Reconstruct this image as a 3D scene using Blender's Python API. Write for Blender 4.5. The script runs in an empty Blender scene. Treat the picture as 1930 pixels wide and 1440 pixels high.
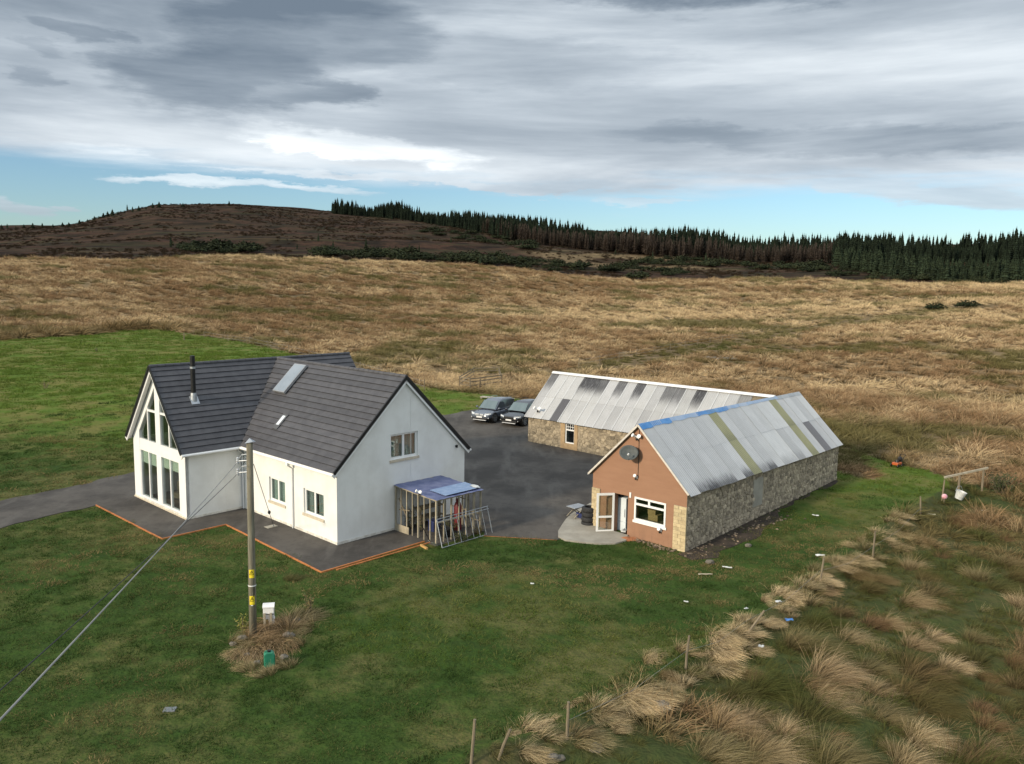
import bpy, bmesh, math, random
import numpy as np
from mathutils import Vector, Matrix, Euler
R = math.radians
rng = random.Random(7)
nr = np.random.default_rng(11)
sc = bpy.context.scene
col = sc.collection

# ------------------------------------------------------------------ camera, sky, sun, exposure
F_PX, CX, CY, IMW, IMH = 1561.0, 965.0, 720.0, 1930.0, 1440.0
PITCH, ROLL, HC = 0.124, 0.0153, 12.5
cam_d = bpy.data.cameras.new('camera'); cam = bpy.data.objects.new('camera', cam_d); col.objects.link(cam)
cam_d.sensor_width = 36.0; cam_d.lens = 36.0 * F_PX / IMW
cam_d.clip_start = 0.1; cam_d.clip_end = 20000
fwd = Vector((0, math.cos(PITCH), -math.sin(PITCH))); up0 = Vector((0, math.sin(PITCH), math.cos(PITCH))); rt0 = Vector((1, 0, 0))
rt = rt0 * math.cos(ROLL) + up0 * math.sin(ROLL)
up = up0 * math.cos(ROLL) - rt0 * math.sin(ROLL)
cam.matrix_world = Matrix(((rt.x, up.x, -fwd.x, 0), (rt.y, up.y, -fwd.y, 0), (rt.z, up.z, -fwd.z, HC), (0, 0, 0, 1)))
sc.camera = cam
sc.cycles.max_bounces = 5; sc.cycles.diffuse_bounces = 2; sc.cycles.glossy_bounces = 3; sc.cycles.transparent_max_bounces = 8; sc.cycles.transmission_bounces = 3
sc.render.resolution_x, sc.render.resolution_y = 1024, 764
vs = sc.view_settings
vs.view_transform = 'Standard'; vs.look = 'None'; vs.exposure = 0.5; vs.gamma = 1; vs.use_curve_mapping = False

SUN = Vector((-0.781, -0.623, math.tan(R(21)))).normalized()
sun_d = bpy.data.lights.new('sun', 'SUN'); sun_o = bpy.data.objects.new('sun', sun_d); col.objects.link(sun_o)
sun_d.energy = 2.9; sun_d.angle = R(6); sun_d.color = (1.0, 0.86, 0.66)
sun_o.rotation_euler = (-SUN).to_track_quat('-Z', 'Y').to_euler(); sun_o.location = (-60, -50, 60)

world = bpy.data.worlds.new('World'); sc.world = world; world.use_nodes = True


class NT:
    """tiny node-tree writer"""
    def __init__(s, nt):
        s.nt = nt; s.n = nt.nodes; s.l = nt.links
        s.n.clear()

    def node(s, t, **kw):
        n = s.n.new(t)
        for k, v in kw.items():
            setattr(n, k, v)
        return n

    def put(s, sock, v):
        if v is None: return
        if isinstance(v, bpy.types.NodeSocket): s.l.new(v, sock)
        elif isinstance(v, (tuple, list)) and sock.type == 'RGBA': sock.default_value = tuple(v[:3]) + (1,)
        else: sock.default_value = v

    def m(s, op, a, b=None, c=None, clamp=False):
        n = s.node('ShaderNodeMath', operation=op, use_clamp=clamp)
        for i, v in enumerate((a, b, c)):
            if v is not None: s.put(n.inputs[i], v)
        return n.outputs[0]

    def mix(s, f, a, b, blend='MIX'):
        n = s.node('ShaderNodeMix', data_type='RGBA', blend_type=blend, clamp_factor=True)
        s.put(n.inputs['Factor'], f); s.put(n.inputs[6], a); s.put(n.inputs[7], b)
        return n.outputs[2]

    def ss(s, v, lo, hi, a=0.0, b=1.0):
        n = s.node('ShaderNodeMapRange', interpolation_type='SMOOTHSTEP')
        s.put(n.inputs[0], v)
        n.inputs[1].default_value = lo; n.inputs[2].default_value = hi; n.inputs[3].default_value = a; n.inputs[4].default_value = b
        return n.outputs[0]

    def noise(s, vec, scale, detail=4, rough=0.55, dist=0.0, out=0):
        n = s.node('ShaderNodeTexNoise')
        if vec is not None: s.l.new(vec, n.inputs['Vector'])
        n.inputs['Scale'].default_value = scale; n.inputs['Detail'].default_value = detail
        n.inputs['Roughness'].default_value = rough; n.inputs['Distortion'].default_value = dist
        return n.outputs[out]

    def mapping(s, vec, scale=(1, 1, 1), rot=(0, 0, 0), loc=(0, 0, 0)):
        n = s.node('ShaderNodeMapping')
        s.l.new(vec, n.inputs[0]); n.inputs['Scale'].default_value = scale; n.inputs['Rotation'].default_value = rot; n.inputs['Location'].default_value = loc
        return n.outputs[0]

    def xyz(s, x, y, z):
        n = s.node('ShaderNodeCombineXYZ')
        for i, v in enumerate((x, y, z)): s.put(n.inputs[i], v)
        return n.outputs[0]

    def sep(s, v):
        n = s.node('ShaderNodeSeparateXYZ'); s.l.new(v, n.inputs[0]); return n.outputs

    def ramp(s, f, stops, interp='LINEAR'):
        n = s.node('ShaderNodeValToRGB'); s.put(n.inputs[0], f)
        e = n.color_ramp.elements; n.color_ramp.interpolation = interp
        while len(e) < len(stops): e.new(0.5)
        for el, (p, c) in zip(e, stops):
            el.position = p; el.color = tuple(c) + (1,)
        return n.outputs[0]


def build_world():
    t = NT(world.node_tree)
    out = t.node('ShaderNodeOutputWorld'); bg = t.node('ShaderNodeBackground'); t.l.new(bg.outputs[0], out.inputs[0])
    bg.inputs['Strength'].default_value = 0.1
    sky = t.node('ShaderNodeTexSky', sky_type='NISHITA', sun_disc=False)
    sky.sun_elevation = R(21); sky.sun_rotation = math.atan2(SUN.x, SUN.y)
    sky.altitude = 200; sky.air_density = 1.0; sky.dust_density = 0.6; sky.ozone_density = 1.6
    tc = t.node('ShaderNodeTexCoord')
    x, y, z = t.sep(tc.outputs['Generated'])
    zc = t.m('MAXIMUM', z, 0.0)
    d = t.m('ADD', zc, 0.10)
    u = t.m('DIVIDE', x, d); v = t.m('DIVIDE', y, d)
    P2 = t.xyz(u, v, 0.0)
    az = t.m('ARCTAN2', x, y); el = t.m('ARCSINE', z)
    A2 = t.xyz(az, el, 0.0)
    warp = t.m('SUBTRACT', t.noise(t.mapping(A2, (4.0, 16.0, 1)), 1.0, 8, 0.62), 0.5)
    el_w = t.m('ADD', el, t.m('MULTIPLY', warp, 0.085))
    az_w = t.m('ADD', az, t.m('MULTIPLY', t.m('SUBTRACT', t.noise(t.mapping(A2, (3.2, 12.0, 1), loc=(5, 3, 0)), 1.0, 7, 0.62), 0.5), 0.42))

    def blob(px, py, rx, ry, tilt=0.0, pw=1.0):
        """soft lens-shaped cloud mass around a direction; px,py read off the photograph"""
        a0 = math.atan((px - CX) / F_PX); e0 = (525.4 + (px - CX) * ROLL - py) / F_PX
        da = t.m('SUBTRACT', az_w, a0); de = t.m('SUBTRACT', el_w, e0)
        de = t.m('ADD', de, t.m('MULTIPLY', da, tilt))
        q = t.m('ADD', t.m('POWER', t.m('ABSOLUTE', t.m('DIVIDE', da, rx / F_PX)), 2.0), t.m('POWER', t.m('ABSOLUTE', t.m('DIVIDE', de, ry / F_PX)), 2.0))
        return t.ss(q, 1.35 * pw, 0.30)

    # thickness: long streaks lying across the view, drawn out by perspective on a cloud deck
    n1 = t.noise(t.mapping(P2, (0.20, 0.42, 1), rot=(0, 0, R(-8)), loc=(1.3, 0.4, 0)), 1.0, 6, 0.55, 0.6)
    n2 = t.noise(t.mapping(A2, (2.0, 17.0, 1), rot=(0, 0, R(-3)), loc=(2.1, 0.7, 0)), 1.0, 7, 0.58, 0.3)
    n3 = t.noise(t.mapping(A2, (5.5, 40.0, 1), rot=(0, 0, R(-2)), loc=(0.4, 8.1, 0)), 1.0, 6, 0.6, 0.2)
    shade = t.m('ADD', t.m('MULTIPLY', n1, 0.40), t.m('ADD', t.m('MULTIPLY', n2, 0.45), t.m('MULTIPLY', n3, 0.12)))
    light = t.ss(shade, 0.34, 0.66)                                  # 0 dark base, 1 bright thin cloud
    dk1 = blob(470, 172, 225, 66, -0.08); dk1b = blob(590, 110, 190, 60, 0.02, 1.5); dk1c = blob(640, 205, 120, 22, 0.0)
    dk4 = blob(150, 135, 46, 15, 0.0); dk5 = blob(95, 162, 60, 10, 0.0); dk6 = blob(0, 205, 40, 22, 0.0); dk7 = blob(1000, 150, 260, 32, 0.05, 1.6); dk8 = blob(1700, 300, 420, 20, 0.06, 1.5)
    dk2 = blob(1310, 12, 340, 62, 0.04)
    dk3 = blob(250, 30, 640, 78, -0.06, 1.5)
    br1 = blob(640, 290, 200, 26, 0.14)
    br2 = blob(480, 350, 330, 22, 0.05)
    lt = t.m('MULTIPLY', t.m('ADD', 0.29, t.m('MULTIPLY', light, 0.52)), 1.0)
    lt = t.m('SUBTRACT', lt, t.m('MULTIPLY', t.m('MAXIMUM', dk1, t.m('MULTIPLY', t.m('MAXIMUM', dk1b, dk1c), 0.75)), 0.36)); lt = t.m('SUBTRACT', lt, t.m('MULTIPLY', dk2, 0.50)); lt = t.m('SUBTRACT', lt, t.m('MULTIPLY', dk3, 0.24))
    for w_, k_ in ((dk4, 0.15), (dk5, 0.09), (dk6, 0.12), (dk7, 0.14), (dk8, 0.16)): lt = t.m('SUBTRACT', lt, t.m('MULTIPLY', w_, k_))
    lt = t.m('ADD', lt, t.m('MULTIPLY', br1, 0.24)); lt = t.m('ADD', lt, t.m('MULTIPLY', br2, 0.14))
    # nearer the horizon the deck thins and is lit from the side
    lt = t.m('ADD', lt, t.ss(el, 0.17, 0.06, 0.0, 0.10), clamp=True)
    ccol = t.ramp(lt, [(0.0, (0.130, 0.168, 0.215)), (0.25, (0.235, 0.280, 0.330)), (0.5, (0.385, 0.435, 0.485)), (0.78, (0.59, 0.64, 0.68)), (1.0, (0.93, 0.94, 0.93))])
    # overcast decks brighten towards the zenith
    zen = t.ss(z, 0.32, 1.0, 1.0, 1.9)
    cb = t.node('ShaderNodeVectorMath', operation='SCALE'); t.l.new(ccol, cb.inputs[0]); t.l.new(t.m('MULTIPLY', zen, 10.0), cb.inputs['Scale'])
    # cover: open blue strip above the hills, wispy edge
    edge = t.m('ADD', el, t.m('MULTIPLY', t.m('SUBTRACT', t.noise(t.mapping(A2, (2.4, 22.0, 1), rot=(0, 0, R(-3)), loc=(3.2, 1.7, 0)), 1.0, 6, 0.6, 0.2), 0.5), 0.11))
    edge = t.m('ADD', edge, t.m('MULTIPLY', az, 0.022))
    cov = t.ss(edge, 0.090, 0.136)
    wis = blob(480, 366, 190, 9, 0.05)
    wis2 = blob(900, 352, 560, 11, 0.02)
    low1 = blob(1760, 385, 260, 26, 0.10); low2 = blob(1200, 388, 90, 9, 0); low3 = blob(85, 412, 62, 16, 0); low4 = blob(190, 408, 30, 8, 0)
    cov = t.m('MAXIMUM', cov, t.m('MULTIPLY', wis, 0.6)); cov = t.m('MAXIMUM', cov, t.m('MULTIPLY', wis2, 0.9))
    for w_, k_ in ((low1, 0.8), (low2, 0.55), (low3, 0.7), (low4, 0.6)):
        cov = t.m('MAXIMUM', cov, t.m('MULTIPLY', w_, k_))
    blue = t.mix(1.0, sky.outputs[0], (0.70, 0.86, 1.0), 'MULTIPLY')
    fin = t.mix(cov, blue, cb.outputs[0])
    t.l.new(fin, bg.inputs['Color'])


build_world()

# ------------------------------------------------------------------ small tools


def ray(px, py):
    u, v = px - CX, py - CY
    u, v = u * math.cos(ROLL) + v * math.sin(ROLL), -u * math.sin(ROLL) + v * math.cos(ROLL)
    return fwd + rt0 * (u / F_PX) - up0 * (v / F_PX)


def vnoise(x, y, seed=0):
    x = np.asarray(x, float); y = np.asarray(y, float)
    xi = np.floor(x).astype(np.int64); yi = np.floor(y).astype(np.int64)
    fx = x - xi; fy = y - yi
    fx = fx * fx * (3 - 2 * fx); fy = fy * fy * (3 - 2 * fy)

    def h(a, b):
        n = (a * 374761393 + b * 668265263 + seed * 1442695041) & 0x7fffffff
        n = ((n ^ (n >> 13)) * 1274126177) & 0x7fffffff
        return ((n ^ (n >> 16)) & 0xffff) / 65535.0
    a, b, c, d = h(xi, yi), h(xi + 1, yi), h(xi, yi + 1), h(xi + 1, yi + 1)
    return (a * (1 - fx) + b * fx) * (1 - fy) + (c * (1 - fx) + d * fx) * fy


def fbm(x, y, o=4, seed=0):
    s = 0; a = 0.5; t = 0
    for i in range(o):
        s = s + a * vnoise(np.asarray(x) * 2 ** i, np.asarray(y) * 2 ** i, seed + i * 17); t += a; a *= 0.5
    return s / t


def sstep(x, a, b):
    t = np.clip((np.asarray(x, float) - a) / (b - a), 0, 1)
    return t * t * (3 - 2 * t)


# terrain profiles: photo column -> (distance m, row where that ground shows)
PROF = {
    -400: [(150, 640), (190, 612), (260, 560), (420, 487), (600, 470), (900, 444), (1500, 424), (2600, 423)],
    0: [(150, 640), (190, 616), (260, 566), (420, 490), (600, 474), (900, 450), (1500, 430), (2600, 429)],
    150: [(150, 640), (190, 613), (260, 565), (420, 487), (600, 470), (900, 432), (1050, 424), (1500, 427), (2600, 432)],
    300: [(150, 640), (190, 612), (260, 562), (420, 487), (520, 478), (700, 446), (1000, 391), (1150, 386), (1500, 400), (2600, 430)],
    450: [(150, 640), (190, 612), (260, 560), (420, 486), (520, 476), (700, 445), (1000, 390), (1150, 385), (1500, 400), (2600, 430)],
    600: [(150, 645), (200, 608), (300, 542), (420, 488), (520, 478), (800, 432), (1050, 401), (1200, 396), (1500, 405), (2600, 430)],
    760: [(150, 645), (200, 612), (300, 548), (420, 496), (520, 482), (700, 452), (900, 420), (1100, 408), (1500, 412), (2600, 440)],
    900: [(150, 645), (200, 615), (300, 553), (420, 502), (520, 487), (700, 457), (900, 430), (1100, 420), (1500, 424), (2600, 450)],
    1200: [(150, 650), (200, 620), (300, 566), (420, 528), (520, 510), (600, 489), (800, 455), (1000, 445), (1500, 450), (2600, 470)],
    1500: [(150, 655), (200, 625), (300, 570), (400, 529), (500, 512), (560, 502), (700, 476), (900, 467), (1500, 470), (2600, 480)],
    1800: [(150, 655), (200, 622), (300, 564), (400, 537), (440, 533), (540, 500), (700, 472), (900, 462), (1500, 465), (2600, 480)],
    2300: [(150, 662), (200, 632), (300, 574), (400, 548), (440, 543), (540, 508), (700, 480), (900, 470), (1500, 470), (2600, 480)],
}
PC = np.array(sorted(PROF)); PR = np.concatenate([np.linspace(100, 600, 60), np.linspace(620, 2800, 80)])
PZ = []
for c_ in PC:
    a_ = math.atan((c_ - CX) / F_PX); yh = 525.4 + (c_ - CX) * ROLL
    rr = np.array([p[0] for p in PROF[c_]], float); yy = np.array([p[1] for p in PROF[c_]], float)
    zz = HC - (yy - yh) / F_PX * rr * math.cos(a_)
    rr = np.concatenate([[60], rr]); zz = np.concatenate([[zz[0]], zz])
    z_ = np.interp(PR, rr, zz)
    k_ = np.ones(9) / 9; zp = np.pad(z_, 4, mode='edge'); z_ = np.convolve(zp, k_, 'valid')
    PZ.append(z_)
PZ = np.array(PZ)


BANK = None


def terr(x, y):
    x = np.asarray(x, float); y = np.asarray(y, float)
    s = 0.0158 * x + 0.0376 * y - 1.519
    zn = np.log1p(np.exp(np.clip(s * 9, -30, 30))) / 9
    zn = 1.25 * np.tanh(zn / 1.25)
    zn = np.where(y < 0, 0, zn)
    r = np.hypot(x, y); az = np.arctan2(x, y); aza = np.clip(az, -0.75, 0.75)
    c = CX + F_PX * np.tan(aza)
    ci = np.clip(np.searchsorted(PC, c) - 1, 0, len(PC) - 2)
    ft = np.clip((c - PC[ci]) / (PC[ci + 1] - PC[ci]), 0, 1)
    ri = np.clip(np.searchsorted(PR, r) - 1, 0, len(PR) - 2)
    fr = np.clip((r - PR[ri]) / (PR[ri + 1] - PR[ri]), 0, 1)
    zf = (PZ[ci, ri] * (1 - fr) + PZ[ci, ri + 1] * fr) * (1 - ft) + (PZ[ci + 1, ri] * (1 - fr) + PZ[ci + 1, ri + 1] * fr) * ft
    fade = 1 - sstep(np.abs(az), 0.8, 1.6)
    w = sstep(r, 95, 190)
    z = zn * (1 - w) + (zf * fade + 2 * (1 - fade)) * w
    far = sstep(r, 170, 330)
    z = z + far * (fbm(x / 45.0, y / 45.0, 3, 5) - 0.5) * 2.2 + sstep(r, 420, 700) * (fbm(x / 120.0, y / 120.0, 4, 9) - 0.5) * 7
    if BANK is not None:
        x1 = np.atleast_1d(x); y1 = np.atleast_1d(y); m = (np.atleast_1d(r) < 58) & (x1 > -3) & (y1 > 12)
        if m.any():
            xm, ym = x1[m], y1[m]; dm = np.full(xm.shape, 1e9)
            for (ax_, ay_), (bx_, by_) in zip(BANK[:-1], BANK[1:]):
                ux, uy = bx_ - ax_, by_ - ay_; q = np.clip(((xm - ax_) * ux + (ym - ay_) * uy) / (ux * ux + uy * uy), 0, 1); dm = np.minimum(dm, np.hypot(xm - ax_ - q * ux, ym - ay_ - q * uy))
            z1 = np.array(np.atleast_1d(z), float); z1[m] += (0.18 + 0.40 * fbm(xm / 1.7, ym / 1.7, 2, 41)) * np.exp(-(dm / 0.75) ** 2); z = z1.reshape(np.shape(z)) if np.shape(z) else z1[0]
    return z


def T(px, py, above=0.0):
    """point of the ground that the photograph shows at px,py"""
    d = ray(px, py)
    t = np.concatenate([np.linspace(8, 130, 1500), np.linspace(130.2, 2700, 2500)]) / math.hypot(d.x, d.y)
    zz = HC + d.z * t - terr(d.x * t, d.y * t) - above
    k = np.argmax(zz < 0)
    if zz[k] >= 0: k = len(t) - 1
    a, b = t[max(k - 1, 0)], t[k]; za, zb = zz[max(k - 1, 0)], zz[k]
    tt = a + (b - a) * (za / (za - zb) if za != zb else 0)
    return Vector((d.x * tt, d.y * tt, float(terr(d.x * tt, d.y * tt))))


def inpoly(x, y, poly):
    x = np.asarray(x); y = np.asarray(y); ins = np.zeros(x.shape, bool)
    n = len(poly)
    for i in range(n):
        x1, y1 = poly[i]; x2, y2 = poly[(i + 1) % n]
        c = ((y1 > y) != (y2 > y)) & (x < (x2 - x1) * (y - y1) / ((y2 - y1) if y2 != y1 else 1e-9) + x1)
        ins ^= c
    return ins


def clip_poly(poly, f):
    """keep part of polygon (list of Vectors) where f(v) >= 0; f is linear"""
    out = []
    n = len(poly)
    for i in range(n):
        a, b = poly[i], poly[(i + 1) % n]; fa, fb = f(a), f(b)
        if fa >= 0: out.append(a)
        if (fa >= 0) != (fb >= 0): out.append(a + (b - a) * (fa / (fa - fb)))
    return out


class MB:
    """collects geometry for ONE mesh"""
    def __init__(s): s.v = []; s.f = []; s.c = []; s.sm = False

    def add(s, vs_, fs_, tint=None):
        o = len(s.v)
        s.v += [tuple(p) for p in vs_]; s.f += [tuple(i + o for i in f) for f in fs_]
        s.c += [0.5 if tint is None else tint] * len(vs_)
        return s

    def box(s, a, b, m=None, tint=None):
        (x0, y0, z0), (x1, y1, z1) = a, b
        P = [Vector(p) for p in ((x0, y0, z0), (x1, y0, z0), (x1, y1, z0), (x0, y1, z0), (x0, y0, z1), (x1, y0, z1), (x1, y1, z1), (x0, y1, z1))]
        if m is not None: P = [m @ p for p in P]
        return s.add(P, [(0, 3, 2, 1), (4, 5, 6, 7), (0, 1, 5, 4), (1, 2, 6, 5), (2, 3, 7, 6), (3, 0, 4, 7)], tint)

    def bar(s, a, b, w, h=None, upv=(0, 0, 1), tint=None):
        """rectangular bar from a to b, section w x h"""
        a, b = Vector(a), Vector(b); h = w if h is None else h
        d = (b - a).normalized(); u = Vector(upv)
        if abs(d.dot(u)) > 0.98: u = Vector((1, 0, 0))
        sd = d.cross(u).normalized(); u = sd.cross(d)
        P = []
        for e in (a, b):
            for i, j in ((-1, -1), (1, -1), (1, 1), (-1, 1)): P.append(e + sd * (w / 2 * i) + u * (h / 2 * j))
        return s.add(P, [(3, 2, 1, 0), (4, 5, 6, 7), (0, 1, 5, 4), (1, 2, 6, 5), (2, 3, 7, 6), (3, 0, 4, 7)], tint)

    def tube(s, pts, rad, n=8, cap=True, tint=None):
        pts = [Vector(p) for p in pts]
        if not hasattr(rad, '__len__'): rad = [rad] * len(pts)
        o = []; faces = []
        ref = None
        for i, p in enumerate(pts):
            d = (pts[min(i + 1, len(pts) - 1)] - pts[max(i - 1, 0)]).normalized()
            if ref is None: ref = Vector((0, 0, 1)) if abs(d.z) < 0.9 else Vector((1, 0, 0))
            sd = d.cross(ref).normalized(); u = sd.cross(d); ref = u
            for k in range(n):
                a = 2 * math.pi * k / n; o.append(p + (sd * math.cos(a) + u * math.sin(a)) * rad[i])
        for i in range(len(pts) - 1):
            for k in range(n):
                faces.append((i * n + k, i * n + (k + 1) % n, (i + 1) * n + (k + 1) % n, (i + 1) * n + k))
        if cap:
            faces.append(tuple(reversed(range(n)))); faces.append(tuple(range((len(pts) - 1) * n, len(pts) * n)))
        return s.add(o, faces, tint)

    def lathe(s, prof, n=24, m=None, tint=None):
        o = []; faces = []
        for (r, z) in prof:
            for k in range(n):
                a = 2 * math.pi * k / n; p = Vector((r * math.cos(a), r * math.sin(a), z)); o.append(m @ p if m is not None else p)
        for i in range(len(prof) - 1):
            for k in range(n): faces.append((i * n + k, i * n + (k + 1) % n, (i + 1) * n + (k + 1) % n, (i + 1) * n + k))
        return s.add(o, faces, tint)

    def prism(s, poly, thick, tint=None):
        """extrude a planar polygon (3D) by vector thick; poly is counter-clockwise seen from outside, thick points inwards"""
        poly = [Vector(p) for p in poly]; th = Vector(thick); n = len(poly)
        P = poly + [p + th for p in poly]
        fs = [tuple(range(n)), tuple(range(2 * n - 1, n - 1, -1))] + [((i + 1) % n, i, i + n, (i + 1) % n + n) for i in range(n)]
        return s.add(P, fs, tint)

    def blob(s, c, rx, ry, rz, seed=0, n=8, rough=0.25, tint=None):
        r_ = random.Random(seed); o = []; faces = []
        m = n // 2 + 1
        for i in range(m + 1):
            ph = math.pi * i / m
            for k in range(n):
                a = 2 * math.pi * k / n; q = 1 + r_.uniform(-rough, rough)
                o.append((c[0] + rx * q * math.sin(ph) * math.cos(a), c[1] + ry * q * math.sin(ph) * math.sin(a), c[2] - rz * q * math.cos(ph)))
        for i in range(m):
            for k in range(n): faces.append((i * n + k, i * n + (k + 1) % n, (i + 1) * n + (k + 1) % n, (i + 1) * n + k))
        return s.add(o, faces, tint)

    def mesh(s, name, mat=None, smooth=False, colors=True):
        me = bpy.data.meshes.new(name); me.from_pydata(s.v, [], s.f); 
        if colors:
            at = me.attributes.new('tint', 'FLOAT', 'POINT'); at.data.foreach_set('value', np.array(s.c, dtype=np.float32))
        if smooth: me.polygons.foreach_set('use_smooth', [True] * len(me.polygons))
        if mat is not None: me.materials.append(mat)
        me.update(); return me

    def build(s, name, mat, parent=None, loc=None, smooth=False, bevel=0):
        o = bpy.data.objects.new(name, s.mesh(name, mat, smooth)); col.objects.link(o)
        if parent is not None: o.parent = parent
        if loc is not None: o.location = loc
        if bevel:
            b = o.modifiers.new('bevel', 'BEVEL'); b.width = bevel; b.segments = 2; b.limit_method = 'ANGLE'
        return o


def put(me, name, parent=None, loc=None, rot=None, scale=None):
    o = bpy.data.objects.new(name, me); col.objects.link(o)
    if parent is not None: o.parent = parent
    if loc is not None: o.location = loc
    if rot is not None: o.rotation_euler = rot
    if scale is not None: o.scale = scale if hasattr(scale, '__len__') else (scale,) * 3
    return o


def tag(o, label, cat, group=None, kind=None):
    o['label'] = label
    if cat: o['category'] = cat
    if group: o['group'] = group
    if kind: o['kind'] = kind
    return o


def thing(name, label, cat, loc=(0, 0, 0), rz=0.0, group=None):
    o = bpy.data.objects.new(name, None); col.objects.link(o); o.location = loc; o.rotation_euler = (0, 0, rz)
    o.empty_display_size = 0.3
    return tag(o, label, cat, group)


def struct(o): o['kind'] = 'structure'; return o

# ------------------------------------------------------------------ materials


def new_mat(name):
    m = bpy.data.materials.new(name); m.use_nodes = True
    t = NT(m.node_tree); out = t.node('ShaderNodeOutputMaterial'); b = t.node('ShaderNodeBsdfPrincipled'); t.l.new(b.outputs[0], out.inputs[0])
    return m, t, b


MATS = {}


def pm(name, c1, c2=None, rough=0.7, scale=4.0, bump=0.0, bscale=None, metal=0.0, tint=0.0, rnd=0.0, detail=5, stretch=(1, 1, 1), spec=0.4, coat=0.0, lo=0.35, hi=0.65):
    """procedural surface: two base colours mixed by noise, optional relief, per-vertex tint and per-object variation"""
    if name in MATS: return MATS[name]
    m, t, b = new_mat(name)
    tc = t.node('ShaderNodeTexCoord'); vec = tc.outputs['Object']
    if stretch != (1, 1, 1): vec = t.mapping(vec, stretch)
    n = t.noise(vec, scale, detail, 0.6)
    c = t.mix(t.ss(n, lo, hi), c1, c2 if c2 else tuple(x * 0.8 for x in c1))
    if tint:
        a = t.node('ShaderNodeAttribute', attribute_name='tint')
        f = t.m('ADD', 1.0 - tint, t.m('MULTIPLY', a.outputs['Fac'], 2 * tint))
        sc_ = t.node('ShaderNodeVectorMath', operation='SCALE'); t.l.new(c, sc_.inputs[0]); t.l.new(f, sc_.inputs['Scale']); c = sc_.outputs[0]
    if rnd:
        oi = t.node('ShaderNodeObjectInfo')
        f = t.m('ADD', 1.0 - rnd, t.m('MULTIPLY', oi.outputs['Random'], 2 * rnd))
        sc_ = t.node('ShaderNodeVectorMath', operation='SCALE'); t.l.new(c, sc_.inputs[0]); t.l.new(f, sc_.inputs['Scale']); c = sc_.outputs[0]
    t.put(b.inputs['Base Color'], c)
    b.inputs['Roughness'].default_value = rough; b.inputs['Metallic'].default_value = metal
    b.inputs['Specular IOR Level'].default_value = spec
    if coat: b.inputs['Coat Weight'].default_value = coat; b.inputs['Coat Roughness'].default_value = 0.08
    if bump:
        bp = t.node('ShaderNodeBump'); bp.inputs['Strength'].default_value = bump; bp.inputs['Distance'].default_value = 0.02
        t.l.new(t.noise(vec, bscale or scale * 6, 5, 0.65), bp.inputs['Height']); t.l.new(bp.outputs[0], b.inputs['Normal'])
    MATS[name] = m; return m


def glass_mat(name, tintc=(0.74, 0.80, 0.78), gloss=1.0):
    if name in MATS: return MATS[name]
    m, t, b = new_mat(name); out = [n for n in t.n if n.type == 'OUTPUT_MATERIAL'][0]; t.n.remove(b)
    tr = t.node('ShaderNodeBsdfTransparent'); tr.inputs[0].default_value = tintc + (1,)
    g = t.node('ShaderNodeBsdfGlossy'); g.inputs['Roughness'].default_value = 0.02; g.inputs[0].default_value = (gloss, gloss, gloss, 1)
    lw = t.node('ShaderNodeLayerWeight'); lw.inputs[0].default_value = 0.5
    f = t.m('ADD', t.m('MULTIPLY', t.m('POWER', lw.outputs['Facing'], 4.0), 0.7), 0.09, clamp=True)
    mx = t.node('ShaderNodeMixShader'); t.l.new(f, mx.inputs[0]); t.l.new(tr.outputs[0], mx.inputs[1]); t.l.new(g.outputs[0], mx.inputs[2]); t.l.new(mx.outputs[0], out.inputs[0])
    MATS[name] = m; return m


def render_mat():
    m, t, b = new_mat('white_render'); tc = t.node('ShaderNodeTexCoord'); v = tc.outputs['Object']
    n1 = t.noise(v, 0.8, 8, 0.6); st = t.noise(t.mapping(v, (3.5, 3.5, 0.35)), 1.0, 6, 0.65); gr = t.noise(v, 45, 5, 0.65)
    c = t.mix(t.ss(n1, 0.35, 0.68), (0.77, 0.77, 0.745), (0.69, 0.685, 0.655)); c = t.mix(t.m('MULTIPLY', t.ss(st, 0.52, 0.75), 0.20), c, (0.58, 0.57, 0.53)); c = t.mix(t.m('MULTIPLY', t.ss(gr, 0.5, 0.75), 0.12), c, (0.5, 0.5, 0.48))
    t.put(b.inputs['Base Color'], c); b.inputs['Roughness'].default_value = 0.9; b.inputs['Specular IOR Level'].default_value = 0.2
    bp = t.node('ShaderNodeBump'); bp.inputs['Strength'].default_value = 0.35; bp.inputs['Distance'].default_value = 0.02; t.l.new(gr, bp.inputs['Height']); t.l.new(bp.outputs[0], b.inputs['Normal'])
    return m


M_render = render_mat()
pm('spare_render', (0.76, 0.76, 0.735), (0.66, 0.655, 0.625), 0.9, 0.9, 0.25, 45, detail=8)
M_plinth = pm('plinth', (0.70, 0.68, 0.62), (0.52, 0.49, 0.43), 0.9, 3.0, 0.2, 40)
M_upvc = pm('white_plastic', (0.80, 0.80, 0.79), (0.77, 0.77, 0.76), 0.35, 2.0)
M_tile = pm('dark_tile', (0.078, 0.077, 0.083), (0.060, 0.059, 0.065), 0.6, 2.2, 0.35, 30, rnd=0.12, detail=8, stretch=(1, 1, 1), spec=0.35)
M_tgapshade = pm('tile_gap_shade', (0.014, 0.0135, 0.015), (0.010, 0.010, 0.011), 0.9, 6)  # near-black edge colour paints the shadow gap under each tile course
M_lead = pm('lead', (0.10, 0.105, 0.11), (0.07, 0.07, 0.075), 0.55, 5)
M_sill = pm('stone_sill', (0.58, 0.50, 0.38), (0.48, 0.42, 0.33), 0.85, 6)
M_room = pm('room_paint', (0.68, 0.66, 0.61), (0.62, 0.60, 0.55), 0.9, 1.0)
M_roomf = pm('room_floor', (0.20, 0.14, 0.09), (0.15, 0.10, 0.07), 0.6, 3.0, stretch=(1, 8, 1))
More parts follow.
